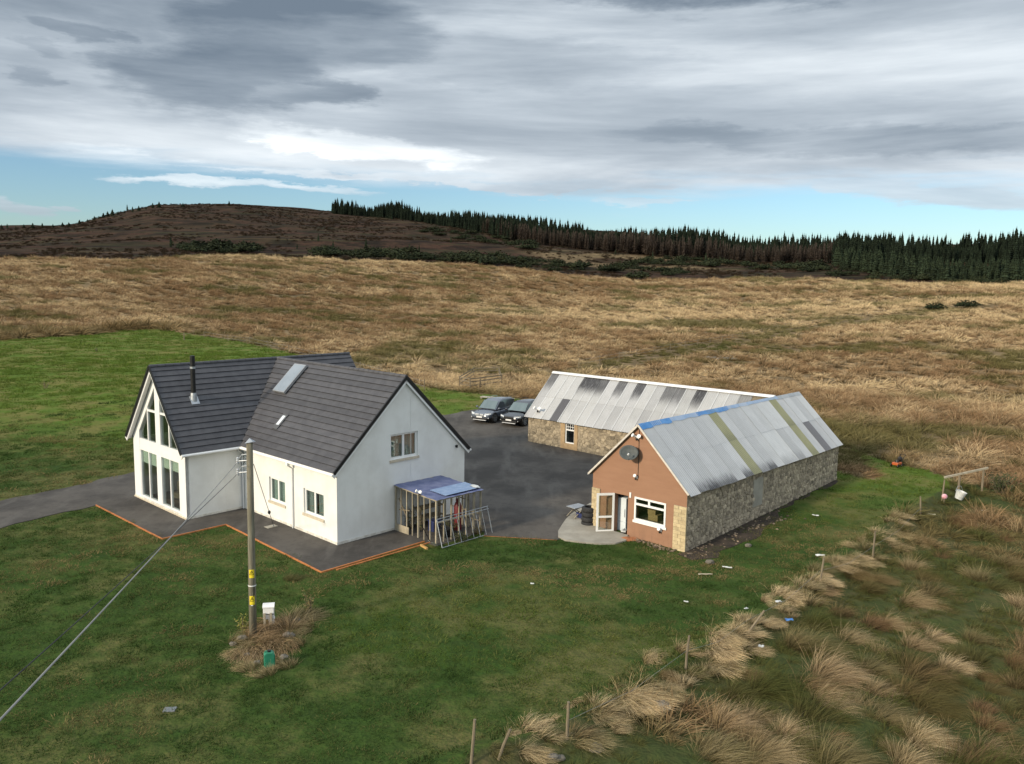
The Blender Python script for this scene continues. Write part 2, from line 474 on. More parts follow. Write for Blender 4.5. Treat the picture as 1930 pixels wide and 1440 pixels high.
M_blind = pm('blind', (0.58, 0.66, 0.58), (0.54, 0.62, 0.55), 0.9, 3.0)
M_curt = pm('curtain', (0.66, 0.67, 0.66), (0.50, 0.52, 0.52), 0.95, 9.0, stretch=(6, 6, 0.2))
M_blackm = pm('black_metal', (0.012, 0.012, 0.013), (0.02, 0.02, 0.02), 0.4, 4, metal=0.2)
M_steel = pm('galvanised_steel', (0.42, 0.44, 0.46), (0.34, 0.36, 0.38), 0.45, 6, metal=0.6)
M_glass = glass_mat('window_glass')
M_glassd = glass_mat('window_glass_clear', (0.86, 0.9, 0.88))
M_wood = pm('weathered_wood', (0.22, 0.18, 0.12), (0.14, 0.115, 0.08), 0.9, 3.0, 0.3, 20, stretch=(8, 8, 0.6), rnd=0.15)
M_woodp = pm('pale_wood', (0.38, 0.335, 0.25), (0.28, 0.245, 0.18), 0.85, 3.0, 0.2, 20, rnd=0.12)
M_orange = pm('orange_timber', (0.50, 0.19, 0.055), (0.40, 0.14, 0.05), 0.8, 5.0, 0.2, 25, rnd=0.1)
M_conc = pm('concrete', (0.36, 0.335, 0.28), (0.28, 0.26, 0.215), 0.9, 1.4, 0.3, 30, detail=9)
M_mortar = pm('mortar', (0.39, 0.325, 0.235), (0.27, 0.225, 0.165), 0.95, 3.0, 0.4, 25)
M_stone = pm('rubble_stone', (0.43, 0.355, 0.255), (0.245, 0.205, 0.150), 0.92, 3.5, 0.6, 22, tint=0.42, detail=8)
M_stonew = pm('warm_rubble_stone', (0.36, 0.30, 0.21), (0.21, 0.175, 0.125), 0.92, 3.5, 0.6, 22, tint=0.42, detail=8)
M_quoin = pm('cream_stone', (0.56, 0.46, 0.28), (0.44, 0.35, 0.21), 0.9, 4.0, 0.3, 30, rnd=0.14)
M_rock = pm('field_rock', (0.17, 0.152, 0.125), (0.095, 0.088, 0.070), 0.95, 5.0, 0.5, 20, rnd=0.2)
M_rubber = pm('tyre_rubber', (0.020, 0.020, 0.021), (0.030, 0.030, 0.031), 0.75, 8.0, 0.3, 40)
M_wplast = pm('white_litter', (0.60, 0.61, 0.60), (0.44, 0.46, 0.45), 0.5, 6)
M_blue = pm('blue_plastic', (0.06, 0.20, 0.55), (0.10, 0.28, 0.62), 0.5, 6)
M_green = pm('green_plastic', (0.02, 0.16, 0.09), (0.03, 0.20, 0.12), 0.4, 6)
M_red = pm('red_paint', (0.17, 0.022, 0.028), (0.13, 0.018, 0.022), 0.45, 6)
M_pink = pm('pink_plastic', (0.60, 0.26, 0.32), (0.66, 0.45, 0.48), 0.4, 6)
M_yellow = pm('yellow_sign', (0.80, 0.62, 0.03), (0.75, 0.58, 0.03), 0.5, 6)
M_card = pm('cardboard', (0.42, 0.29, 0.13), (0.36, 0.24, 0.11), 0.9, 6)
M_navy = pm('navy_plastic', (0.02, 0.03, 0.09), (0.03, 0.04, 0.12), 0.4, 6)
M_wire = pm('grey_cable', (0.27, 0.265, 0.25), (0.22, 0.215, 0.205), 0.7, 2.0)
M_wired = pm('dark_cable', (0.025, 0.025, 0.026), (0.03, 0.03, 0.03), 0.7, 2.0)
M_fridge = pm('white_enamel', (0.66, 0.72, 0.76), (0.60, 0.66, 0.70), 0.35, 2.0)
M_polew = pm('pole_wood', (0.215, 0.20, 0.15), (0.135, 0.122, 0.088), 0.9, 2.0, 0.5, 16, stretch=(9, 9, 0.5))


def cladding_mat():
    m, t, b = new_mat('orange_cladding'); tc = t.node('ShaderNodeTexCoord'); v = tc.outputs['Object']
    n = t.noise(t.mapping(v, (0.7, 0.7, 3.5)), 1.0, 8, 0.65); n2 = t.noise(v, 22.0, 5, 0.6)
    c = t.mix(t.ss(n, 0.3, 0.7), (0.315, 0.176, 0.110), (0.282, 0.154, 0.096)); c = t.mix(t.m('MULTIPLY', t.ss(n2, 0.5, 0.75), 0.25), c, (0.33, 0.20, 0.135))
    z = t.sep(v)[2]
    st = t.m('MULTIPLY', t.ss(t.noise(t.mapping(v, (2.0, 2.0, 0.5)), 2.0, 6), 0.48, 0.7), t.ss(z, 1.2, 0.1))
    c = t.mix(t.m('MULTIPLY', st, 0.45), c, (0.20, 0.12, 0.08))
    t.put(b.inputs['Base Color'], c); b.inputs['Roughness'].default_value = 0.8; b.inputs['Specular IOR Level'].default_value = 0.25
    s = t.m('FRACT', t.m('DIVIDE', z, 0.148)); h = t.m('ADD', s, t.m('MULTIPLY', n2, 0.25))
    bp = t.node('ShaderNodeBump'); bp.inputs['Strength'].default_value = 0.13; bp.inputs['Distance'].default_value = 0.008
    t.l.new(h, bp.inputs['Height']); t.l.new(bp.outputs[0], b.inputs['Normal'])
    return m


M_clad = cladding_mat()


def sheet_mat(name, up_stain):
    """weathered fibre-cement / tin sheet; object colour = sheet colour, object alpha = how far soot or algae has spread over it"""
    m, t, b = new_mat(name); tc = t.node('ShaderNodeTexCoord'); v = tc.outputs['Object']; oi = t.node('ShaderNodeObjectInfo')
    vr = t.node('ShaderNodeVectorMath', operation='ADD'); t.l.new(v, vr.inputs[0])
    ro = t.node('ShaderNodeVectorMath', operation='SCALE'); ro.inputs[0].default_value = (17, 31, 0); t.l.new(oi.outputs['Random'], ro.inputs['Scale']); t.l.new(ro.outputs[0], vr.inputs[1])
    vv = vr.outputs[0]
    streak = t.noise(t.mapping(vv, (9, 0.8, 1)), 1.0, 7, 0.65); blot = t.noise(vv, 1.6, 7, 0.6)
    f = t.m('ADD', 0.74, t.m('MULTIPLY', t.m('ADD', t.m('MULTIPLY', streak, 0.5), t.m('MULTIPLY', blot, 0.5)), 0.50))
    base = t.node('ShaderNodeVectorMath', operation='SCALE'); t.l.new(oi.outputs['Color'], base.inputs[0]); t.l.new(f, base.inputs['Scale'])
    y = t.sep(v)[1]
    yy = t.m('ADD', y, t.m('MULTIPLY', t.m('SUBTRACT', t.noise(t.mapping(vv, (6, 1.2, 1)), 1.0, 5, 0.7), 0.5), 0.9))
    g = t.ss(yy, 0.35, 1.5) if up_stain else t.ss(yy, 0.75, 0.05)
    st = t.m('MULTIPLY', t.m('MULTIPLY', g, t.ss(t.noise(t.mapping(vv, (14, 1.5, 1)), 1.0, 4, 0.7), 0.2, 0.55, 0.55, 1.0)), oi.outputs['Alpha'])
    xe = t.m('ADD', t.sep(v)[0], t.m('MULTIPLY', t.m('SUBTRACT', t.noise(t.mapping(vv, (1, 2.5, 1)), 1.0, 4), 0.5), 0.04))
    bcol = t.mix(t.m('MULTIPLY', t.ss(xe, 0.05, 0.02), 0.75), base.outputs[0], (0.62, 0.63, 0.63)); bcol = t.mix(t.m('MULTIPLY', t.m('MULTIPLY', t.ss(xe, 0.05, 0.07), t.ss(xe, 0.11, 0.08)), 0.5), bcol, (0.15, 0.15, 0.15))
    c = t.mix(st, bcol, (0.022, 0.021, 0.024))
    lich = t.ss(t.noise(vv, 7.0, 6, 0.7), 0.60, 0.75)
    c = t.mix(t.m('MULTIPLY', lich, 0.22), c, (0.20, 0.20, 0.15))
    t.put(b.inputs['Base Color'], c); b.inputs['Roughness'].default_value = 0.55; b.inputs['Metallic'].default_value = 0.08
    return m


M_sheetU = sheet_mat('roof_sheet_top_soot', True)
M_sheetL = sheet_mat('roof_sheet_foot_soot', False)

# ------------------------------------------------------------------ plan of the site (from photo pixels on the ground)
YAWH = 0.8127
HA = Vector((-8.037, 37.421, 0)); HX = Vector((math.sin(YAWH), -math.cos(YAWH), 0)); HY = Vector((math.cos(YAWH), math.sin(YAWH), 0))
B1 = Vector((8.118, 37.055, 0)); YAW1 = 0.815; B1W, B1L, B1E, B1R = 5.45, 17.24, 2.99, 5.671
X1 = Vector((math.sin(YAW1), -math.cos(YAW1), 0)); Y1 = Vector((math.cos(YAW1), math.sin(YAW1), 0))
B2 = Vector((1.243, 59.795, 0.78)); YAW2 = 0.842; B2E, B2R, B2HW, B2LEN = 2.725 - 0.78, 5.532 - 0.78, 3.026, 17.0
X2 = Vector((math.sin(YAW2), -math.cos(YAW2), 0)); Y2 = Vector((math.cos(YAW2), math.sin(YAW2), 0))


def xy(v): return (v.x, v.y)


FENCE = [T(*p) for p in ((700, 1560), (880, 1450), (1068, 1392), (1293, 1255), (1405, 1194), (1500, 1128), (1600, 1052), (1700, 985), (1790, 924))]
BANK = [(p.x, p.y) for p in FENCE]
LAWN = [(-140, 10), (-20, 8), (-1.5, 17.0)] + [xy(p) for p in FENCE[1:]] + [xy(T(*p)) for p in ((1800, 905), (1740, 885), (1690, 875), (1640, 858), (1600, 842))] + \
       [xy(B1 + X1 * 2 + Y1 * (B1L + 1.5)), xy(B2 + X2 * 16 + Y2 * 7.5), xy(B2 + Y2 * 8.0), xy(B2 + Y2 * 11 - X2 * 1.0)] + \
       [xy(T(*p)) for p in ((958, 748), (905, 742), (840, 734), (790, 728), (680, 698), (545, 664), (430, 640), (290, 619), (130, 633), (0, 641))] + [(-160, 165)]
_k = [T(*p) for p in ((181, 953), (306, 1017), (426, 990), (606, 1080), (800, 1022))]
LEANF = [HA + HX * 3.3 + HY * 3.2, HA + HX * 3.3 + HY * 6.4]
_k2 = [T(912, 1010), T(1050, 1018)]
TARM = [(-52, 3), (-43, 1), (-33.5, 22.0), (-28.5, 32.5)] + [xy(T(0, 997)), xy(T(90, 973))] + [xy(p) for p in _k] + [xy(p) for p in LEANF] + [xy(p) for p in _k2] + \
       [xy(B1 - X1 * 4.9 - Y1 * 1.0), xy(B1 - X1 * B1W), xy(B1 - X1 * (B1W - 0.05) + Y1 * 14)] + [xy(B2 + X2 * 12), xy(B2 + Y2 * 6.2 - X2 * 0.0), xy(B2 + Y2 * 8.0 - X2 * 1.5)] + \
       [xy(T(905, 771)), xy(T(870, 776)), xy(T(838, 783)), (-9.5, 72.5), (-17, 66), (-22, 56)] + [xy(T(252, 890)), xy(T(120, 921)), xy(T(0, 945))] + [(-33.5, 36), (-39.5, 23), (-45, 12)]
FOOT = {
    'house': [xy(HA + HX * a + HY * b) for a, b in ((0, 0), (0, 8.09), (-8.65, 8.09), (-8.65, 8.9), (-14.96, 8.9), (-14.96, -3.16), (-8.65, -3.16), (-8.65, 0))],
    'b1': [xy(B1 + X1 * a + Y1 * b) for a, b in ((0.05, -0.05), (0.05, B1L), (-B1W, B1L), (-B1W, -0.05))],
    'b2': [xy(B2 + X2 * a + Y2 * b) for a, b in ((-0.05, -0.05), (B2LEN, -0.05), (B2LEN, 6.1), (-0.05, 6.1))],
}
SLAB = [xy(T(*p)) for p in ((1052, 1003), (1060, 990), (1075, 972), (1090, 962), (1113, 950))] + [xy(B1 - X1 * (B1W - 0.02) + Y1 * 1.3), xy(B1 - X1 * (B1W + 0.02) - Y1 * 0.02), xy(B1 - X1 * 3.2 - Y1 * 0.02)] + \
       [xy(T(*p)) for p in ((1180, 1021), (1160, 1026), (1130, 1027), (1095, 1024), (1065, 1020), (1052, 1014))]

# ------------------------------------------------------------------ terrain


def build_terrain():
    a1 = np.linspace(-0.72, 0.72, 430); a2 = np.linspace(0.72, 2 * math.pi - 0.72, 60)[1:-1]
    az = np.concatenate([a1, a2]); na = len(az)
    rs = np.concatenate([np.geomspace(6, 100, 330), np.geomspace(100, 3000, 260)[1:]]); n_r = len(rs)
    A, Rr = np.meshgrid(az, rs)
    X = (Rr * np.sin(A)).ravel(); Y = (Rr * np.cos(A)).ravel()
    lawn = inpoly(X, Y, LAWN)
    Z = terr(X, Y)
    r = np.hypot(X, Y)
    moor = ~lawn
    hard = inpoly(X, Y, TARM)
    for f_ in FOOT.values(): hard |= inpoly(X, Y, f_)
    rough = moor & (r < 200) & ~hard
    Z = Z + rough * (fbm(X / 2.3, Y / 2.3, 3, 3) - 0.5) * 0.42
    # heather ground beyond the straw field, wood floor under the trees
    c = CX + F_PX * np.tan(np.clip(np.arctan2(X, Y), -0.75, 0.75))
    edge = np.interp(c, [-400, 0, 600, 900, 1200, 1500, 1800, 2300], [425, 425, 425, 425, 420, 410, 425, 430]) + (fbm(X / 30, Y / 30, 3, 21) - 0.5) * 60
    heath = sstep(r - edge, -8, 10)
    clr = sstep(c, 960, 1040) * (1 - sstep(c, 1330, 1420)) * sstep(r, 500, 525) * (1 - sstep(r, 590, 640)) * sstep(fbm(X / 35, Y / 18, 3, 88), 0.40, 0.55); heath = heath * (1 - 0.85 * clr)
    V = np.stack([X, Y, Z], 1)
    V = np.vstack([V, [[0, 0, float(terr(0.0, 0.0))]]])
    i, j = np.meshgrid(np.arange(n_r - 1), np.arange(na), indexing='ij')
    j2 = (j + 1) % na
    q = np.stack([i * na + j, i * na + j2, (i + 1) * na + j2, (i + 1) * na + j], -1).reshape(-1, 4)
    me = bpy.data.meshes.new('ground'); nv = len(V)
    cap = np.array([[nv - 1, (k + 1) % na, k] for k in range(na)])
    loops = np.concatenate([q.ravel(), cap.ravel()]); starts = np.concatenate([np.arange(len(q)) * 4, len(q) * 4 + np.arange(len(cap)) * 3])
    me.vertices.add(nv); me.vertices.foreach_set('co', V.ravel())
    me.loops.add(len(loops)); me.loops.foreach_set('vertex_index', loops.astype(np.int32))
    me.polygons.add(len(starts)); me.polygons.foreach_set('loop_start', starts.astype(np.int32))
    me.update(calc_edges=True); me.validate()
    me.polygons.foreach_set('use_smooth', [True] * len(me.polygons))
    lawnf = np.where((Y < 47 + (X - 20) * 0.2) & (X > -2) & (r < 120), np.maximum(lawn, 0.9), lawn.astype(float))
    for nm, arr in (('lawn', lawnf.astype(np.float32)), ('heath', heath.astype(np.float32)), ('rough', np.where((lawnf > 0.5) & ~lawn, 1.0, 0.0).astype(np.float32)), ('meadow', (sstep(Y + X * 0.25, 42, 62) * 0.95).astype(np.float32))):
        at = me.attributes.new(nm, 'FLOAT', 'POINT'); at.data.foreach_set('value', np.append(arr, 1.0).astype(np.float32))
    o = bpy.data.objects.new('ground', me); col.objects.link(o); struct(o)
    # material
    m, t, b = new_mat('ground_cover'); tc = t.node('ShaderNodeTexCoord'); v = tc.outputs['Object']

    def att(n): return t.node('ShaderNodeAttribute', attribute_name=n).outputs['Fac']
    n_big = t.noise(v, 0.055, 5, 0.6); n_mid = t.noise(v, 0.32, 6, 0.65); n_sm = t.noise(v, 2.6, 6, 0.7); n_fine = t.noise(v, 14.0, 5, 0.7)
    g = t.mix(t.ss(n_mid, 0.35, 0.65), (0.034, 0.058, 0.015), (0.060, 0.084, 0.022))
    g = t.mix(t.ss(n_sm, 0.35, 0.7), g, (0.042, 0.078, 0.017))
    sp = t.m('MULTIPLY', t.ss(t.m('ADD', t.m('MULTIPLY', n_mid, 0.5), t.m('MULTIPLY', n_big, 0.5)), 0.47, 0.60), t.ss(n_fine, 0.25, 0.65))
    g = t.mix(t.m('MULTIPLY', sp, 0.8), g, (0.150, 0.125, 0.052))
    mo = t.mix(t.ss(n_sm, 0.3, 0.7), (0.165, 0.118, 0.065), (0.090, 0.068, 0.037)); mo = t.mix(t.ss(n_mid, 0.45, 0.66), mo, (0.26, 0.19, 0.108))
    h_st = t.noise(t.mapping(v, (0.010, 0.030, 1)), 1.0, 7, 0.62); h2 = t.noise(v, 0.05, 8, 0.7); h3 = t.noise(v, 0.35, 5, 0.7)
    he = t.mix(t.ss(h2, 0.40, 0.60), (0.015, 0.0105, 0.008), (0.060, 0.033, 0.022)); he = t.mix(t.m('MULTIPLY', t.ss(h3, 0.45, 0.68), 0.55), he, (0.013, 0.012, 0.008))
    he = t.mix(t.m('MULTIPLY', t.ss(h_st, 0.50, 0.62), 0.75), he, (0.036, 0.036, 0.017)); 
    he = t.mix(t.m('MULTIPLY', t.ss(t.noise(t.mapping(v, (0.006, 0.02, 1), loc=(3, 4, 0)), 1.0, 6, 0.65), 0.57, 0.66), 0.7), he, (0.085, 0.062, 0.034))
    g = t.mix(att('meadow'), g, t.mix(t.ss(n_mid, 0.42, 0.62), t.mix(t.ss(n_sm, 0.3, 0.7), (0.100, 0.150, 0.026), (0.082, 0.130, 0.023)), (0.155, 0.148, 0.046)))
    g = t.mix(att('rough'), g, t.mix(t.ss(n_sm, 0.3, 0.7), (0.042, 0.056, 0.018), t.mix(t.ss(n_mid, 0.45, 0.65), (0.050, 0.070, 0.022), (0.085, 0.070, 0.034))))
    c = t.mix(att('lawn'), mo, g); c = t.mix(att('heath'), c, he)
    t.put(b.inputs['Base Color'], c); b.inputs['Roughness'].default_value = 1.0; b.inputs['Specular IOR Level'].default_value = 0.05
    bp = t.node('ShaderNodeBump'); bp.inputs['Strength'].default_value = 0.7; bp.inputs['Distance'].default_value = 0.25
    t.l.new(t.m('ADD', t.m('MULTIPLY', n_sm, 0.5), t.m('MULTIPLY', h3, 3.0)), bp.inputs['Height']); t.l.new(bp.outputs[0], b.inputs['Normal'])
    me.materials.append(m)
    return o


build_terrain()


def sheet_on_ground(name, poly, lift, mat, step=1.2, jitter=0.0, straight=(), thick=0.0):
    """flat ground covering following the terrain"""
    pts = []
    n = len(poly)
    for i in range(n):
        a = Vector((*poly[i], 0)); b = Vector((*poly[(i + 1) % n], 0)); L = (b - a).length
        k = max(1, int(L / 0.7)); nn = Vector((-(b - a).y, (b - a).x, 0)).normalized()
        for q in range(k):
            p = a + (b - a) * (q / k)
            if jitter and q and i not in straight: p += nn * rng.uniform(-jitter, jitter)
            pts.append(p)
    bm = bmesh.new(); vsx = [bm.verts.new(p) for p in pts]; f = bm.faces.new(vsx)
    bmesh.ops.triangulate(bm, faces=[f])
    xs = [p.x for p in pts]; ys = [p.y for p in pts]
    for ax, lo, hi in ((0, min(xs), max(xs)), (1, min(ys), max(ys))):
        q = lo + step
        while q < hi:
            co = (q, 0, 0) if ax == 0 else (0, q, 0); no = (1, 0, 0) if ax == 0 else (0, 1, 0)
            bmesh.ops.bisect_plane(bm, geom=bm.verts[:] + bm.edges[:] + bm.faces[:], plane_co=co, plane_no=no); q += step
    for vv in bm.verts: vv.co.z = float(terr(vv.co.x, vv.co.y)) + lift
    bmesh.ops.recalc_face_normals(bm, faces=bm.faces)
    if sum(f_.normal.z for f_ in bm.faces) < 0: bmesh.ops.reverse_faces(bm, faces=bm.faces)
    be = [e for e in bm.edges if e.is_boundary]
    r_ = bmesh.ops.extrude_edge_only(bm, edges=be)
    for g_ in r_['geom']:
        if isinstance(g_, bmesh.types.BMVert): g_.co.z -= lift + 0.06
    me = bpy.data.meshes.new(name); bm.to_mesh(me); bm.free(); me.materials.append(mat)
    o = bpy.data.objects.new(name, me); col.objects.link(o); return o


def tarmac_mat():
    m, t, b = new_mat('tarmac'); tc = t.node('ShaderNodeTexCoord'); v = tc.outputs['Object']
    n1 = t.noise(v, 0.35, 6, 0.65); n2 = t.noise(v, 3.0, 6, 0.7); n3 = t.noise(v, 30, 4, 0.7)
    tr = t.noise(t.mapping(v, (0.9, 0.16, 1), rot=(0, 0, R(40))), 1.0, 6, 0.6)
    c = t.mix(t.ss(n1, 0.35, 0.65), (0.050, 0.045, 0.040), (0.096, 0.086, 0.075)); c = t.mix(t.m('MULTIPLY', t.ss(tr, 0.5, 0.68), 0.55), c, (0.125, 0.115, 0.102))
    c = t.mix(t.m('MULTIPLY', t.ss(n2, 0.5, 0.75), 0.5), c, (0.030, 0.028, 0.027)); c = t.mix(t.m('MULTIPLY', t.ss(n3, 0.55, 0.75), 0.35), c, (0.13, 0.12, 0.11))
    t.put(b.inputs['Base Color'], c); b.inputs['Roughness'].default_value = 0.9; b.inputs['Specular IOR Level'].default_value = 0.25
    bp = t.node('ShaderNodeBump'); bp.inputs['Strength'].default_value = 0.5; bp.inputs['Distance'].default_value = 0.02; t.l.new(t.m('ADD', n3, t.m('MULTIPLY', n2, 0.6)), bp.inputs['Height']); t.l.new(bp.outputs[0], b.inputs['Normal'])
    return m


M_tarmac = tarmac_mat()
drv = struct(sheet_on_ground('driveway', TARM, 0.03, M_tarmac, 1.5, 0.18, straight=(6, 7, 8, 9, 10, 11, 12, 13, 14, 15, 16)))
slab = struct(sheet_on_ground('concrete_pad', SLAB, 0.075, M_conc, 1.0, 0.05, straight=(4, 5, 6, 7, 8)))
_dirtp = [xy(B1 + X1 * a + Y1 * b) for a, b in ((-0.1, -0.5), (0.8, -0.7), (1.5, 0.4), (1.25, 2.2), (1.5, 4.0), (0.95, 6.2), (0.5, 8.4), (0.3, 12), (0.22, 17), (-0.1, 17.1), (-0.1, 8))]
M_dirt = pm('bare_soil', (0.024, 0.017, 0.012), (0.055, 0.039, 0.026), 0.95, 2.2, 0.8, 9, detail=8)
struct(sheet_on_ground('bare_soil', _dirtp, 0.02, M_dirt, 0.9, 0.30))

# ------------------------------------------------------------------ building helpers


def wall_mesh(mb, o, ax, nrm, L, top, holes=(), t=0.3, base=-0.4, extra=()):
    """wall with openings. o origin, ax direction along, nrm outward, top(s)->height (piecewise linear, breaks in extra), holes (s0,s1,z0,z1)"""
    o = Vector(o); ax = Vector(ax); nrm = Vector(nrm); Z = Vector((0, 0, 1))
    br = sorted(set([0.0, L] + [h[0] for h in holes] + [h[1] for h in holes] + list(extra)))
    flip = ax.cross(Z).dot(nrm) < 0

    def face(ps, fl):
        if fl: ps = list(reversed(ps))
        mb.add(ps, [tuple(range(len(ps)))])
    for s0, s1 in zip(br[:-1], br[1:]):
        if s1 - s0 < 1e-5: continue
        mid = (s0 + s1) / 2
        zs = [base]
        for h in sorted(holes, key=lambda h: h[2]):
            if h[0] - 1e-6 < mid < h[1] + 1e-6: zs += [h[2], h[3]]
        zs.append(None)
        for k in range(0, len(zs) - 1, 2):
            za = zs[k]; zb = zs[k + 1]
            t0 = top(s0) if zb is None else zb; t1 = top(s1) if zb is None else zb
            q = [o + ax * s0 + Z * za, o + ax * s1 + Z * za, o + ax * s1 + Z * t1, o + ax * s0 + Z * t0]
            face(q, flip); face([p - nrm * t for p in q], not flip)
    for (s0, s1, z0, z1) in holes:
        c = [o + ax * s0 + Z * z0, o + ax * s1 + Z * z0, o + ax * s1 + Z * z1, o + ax * s0 + Z * z1]
        for i in range(4):
            a, b = c[i], c[(i + 1) % 4]; face([a, a - nrm * t, b - nrm * t, b], flip)
    return mb


def slope_courses(roof, poly, zf, updir, eave_t, expo, mat, name='tile_course', lift=0.050, deck=0.10):
    """lay tile courses over a roof slope. poly: plan points, zf: plan->z, updir: plan unit vector up-slope; expo measured in plan"""
    u = Vector((*updir, 0)); P3 = [Vector((p[0], p[1], zf(p[0], p[1]))) for p in poly]
    n = (P3[1] - P3[0]).cross(P3[2] - P3[0]).normalized()
    if n.z < 0: n = -n; P3 = list(reversed(P3))
    tmax = max(p.dot(u) for p in P3); tt = eave_t; k = 0
    while tt < tmax - 1e-3:
        t2 = min(tt + expo, tmax)
        q = clip_poly(P3, lambda v: v.dot(u) - tt); q = clip_poly(q, lambda v: t2 + 0.0 - v.dot(u)) if q else q
        if len(q) >= 3:
            top = [p + n * (lift + (0.010 - lift) * (p.dot(u) - tt) / expo) for p in q]
            bot = [p + n * 0.002 for p in q]
            m_ = len(q); mb = MB(); mb.add(top + bot, [tuple(range(m_))] + [((i + 1) % m_, i, i + m_, (i + 1) % m_ + m_) for i in range(m_)])
            ob_ = mb.build(name, mat, roof); ob_.data.materials.append(M_tgapshade)
            for pi_, p_ in enumerate(ob_.data.polygons): p_.material_index = 0 if pi_ == 0 else 1  # side faces get the painted shadow-gap colour, top face the tile
        tt = t2; k += 1


def deck_mb(mb, poly, zf, th=0.12):
    P3 = [Vector((p[0], p[1], zf(p[0], p[1]))) for p in poly]
    n = (P3[1] - P3[0]).cross(P3[2] - P3[0]).normalized()
    if n.z < 0: P3 = list(reversed(P3)); n = -n
    mb.prism(P3, -n * th)


def window(parent, o, ax, nrm, s0, s1, z0, z1, mull=(0.5,), trans=(), fr=0.10, dep=0.09, name='window', curtain=None, sill=None, glass=None, matf=None):
    """framed window in a wall plane; frame mesh with pane and sill sub-parts"""
    o, ax, nrm, Z = Vector(o), Vector(ax), Vector(nrm), Vector((0, 0, 1))
    p = lambda s, z, d=0.0: o + ax * s + Z * z - nrm * d
    mb = MB()

    def rect(a0, a1, b0, b1, d0=0.0, d1=0.07):
        c = [p(a0, b0, dep + d0), p(a1, b0, dep + d0), p(a1, b1, dep + d0), p(a0, b1, dep + d0)]
        if ax.cross(Z).dot(nrm) < 0: c.reverse()
        mb.prism(c, -nrm * (d1 - d0))
    xs = [s0] + [s0 + (s1 - s0) * f for f in mull] + [s1]
    rect(s0, s0 + fr, z0, z1); rect(s1 - fr, s1, z0, z1); rect(s0 + fr, s1 - fr, z0, z0 + fr); rect(s0 + fr, s1 - fr, z1 - fr, z1)
    zt = [z0 + (z1 - z0) * f for f in trans]
    for z in zt: rect(s0 + fr, s1 - fr, z - fr * 0.55, z + fr * 0.55)
    for f in mull:
        x = s0 + (s1 - s0) * f
        if zt and mull_top_only(name): rect(x - fr * 0.6, x + fr * 0.6, zt[0] + fr * 0.55, z1 - fr, 0.002, 0.068)
        else: rect(x - fr * 0.6, x + fr * 0.6, z0 + fr, z1 - fr, 0.002, 0.068)
    w = mb.build(name, matf or M_upvc, parent)
    zz = [z0] + zt + [z1]
    for a, b in zip(xs[:-1], xs[1:]):
        for c, d in zip(zz[:-1], zz[1:]):
            if zt and mull_top_only(name) and c == z0:
                if a != s0: continue
                b_ = s1
            else: b_ = b
            g = MB(); q = [p(a + 0.02, c + 0.02, dep + 0.035), p(b_ - 0.02, c + 0.02, dep + 0.035), p(b_ - 0.02, d - 0.02, dep + 0.035), p(a + 0.02, d - 0.02, dep + 0.035)]
            if ax.cross(Z).dot(nrm) < 0: q.reverse()
            g.prism(q, -nrm * 0.012); g.build('pane', glass or M_glass, w)
    if curtain:
        g = MB()
        n_ = 26
        for (f0, f1) in curtain[1]:
            v = []
            for i in range(n_ + 1):
                s = s0 + (s1 - s0) * (f0 + (f1 - f0) * i / n_); d = dep + 0.17 + 0.03 * math.sin(i * 1.9)
                v += [p(s, z0 - 0.02, d), p(s, z1 + 0.02, d)]
            g.add(v, [(2 * i, 2 * i + 2, 2 * i + 3, 2 * i + 1) for i in range(n_)])
        g.build('curtain', curtain[0], w)
    if sill:
        g = MB(); q = [p(s0 - 0.06, z0 - 0.13, -0.05), p(s1 + 0.06, z0 - 0.13, -0.05), p(s1 + 0.06, z0 - 0.005, -0.05), p(s0 - 0.06, z0 - 0.005, -0.05)]
        if ax.cross(Z).dot(nrm) < 0: q.reverse()
        g.prism(q, -nrm * (0.05 + dep)); g.build('sill', sill, w)
    return w


def mull_top_only(name): return name == 'workshop_window'


# ------------------------------------------------------------------ the white house
HE, HR, HG, WL, WR_, WF, WB = 3.40, 7.66, 8.09, -14.96, -8.65, -3.16, 8.9
WXC = (WL + WR_) / 2
house = thing('house', 'white rendered house with dark tiled roof and a glazed gable', 'house', HA, YAWH - math.pi / 2)
k1 = (HR - HE - 0.09) / (HG / 2 + 0.25); k2 = (HR - HE - 0.09) / ((WR_ - WL) / 2 + 0.25)
zmf = lambda x, y: HE + 0.09 + k1 * (y + 0.25)
zmb = lambda x, y: HE + 0.09 + k1 * (HG + 0.25 - y)
zwr = lambda x, y: HE + 0.09 + k2 * (WR_ + 0.25 - x)
zwl = lambda x, y: HE + 0.09 + k2 * (x - WL + 0.25)
EX, EYF, EYB = 0.12, WF - 0.30, WB + 0.25
slopes = [
    ([(EX, -0.25), (EX, HG / 2), (WXC, HG / 2), (WR_ + 0.25, -0.25)], zmf, (0, 1), -0.25, 0.252),
    ([(EX, HG + 0.25), (EX, HG / 2), (WXC, HG / 2), (WR_ + 0.25, HG + 0.25)], zmb, (0, -1), -(HG + 0.25), 0.252),
    ([(WR_ + 0.25, EYF), (WR_ + 0.25, -0.25), (WXC, HG / 2), (WXC, EYF)], zwr, (-1, 0), -(WR_ + 0.25), 0.213),
    ([(WR_ + 0.25, HG + 0.25), (WR_ + 0.25, EYB), (WXC, EYB), (WXC, HG / 2)], zwr, (-1, 0), -(WR_ + 0.25), 0.213),
    ([(WL - 0.25, EYF), (WL - 0.25, EYB), (WXC, EYB), (WXC, EYF)], zwl, (1, 0), WL - 0.25, 0.213),
]
mb = MB()
for poly, zf, u_, e_, x_ in slopes: deck_mb(mb, poly, zf, 0.13)
roof = mb.build('roof', M_lead, house)
for poly, zf, u_, e_, x_ in slopes: slope_courses(roof, poly, zf, u_, e_, x_, M_tile)
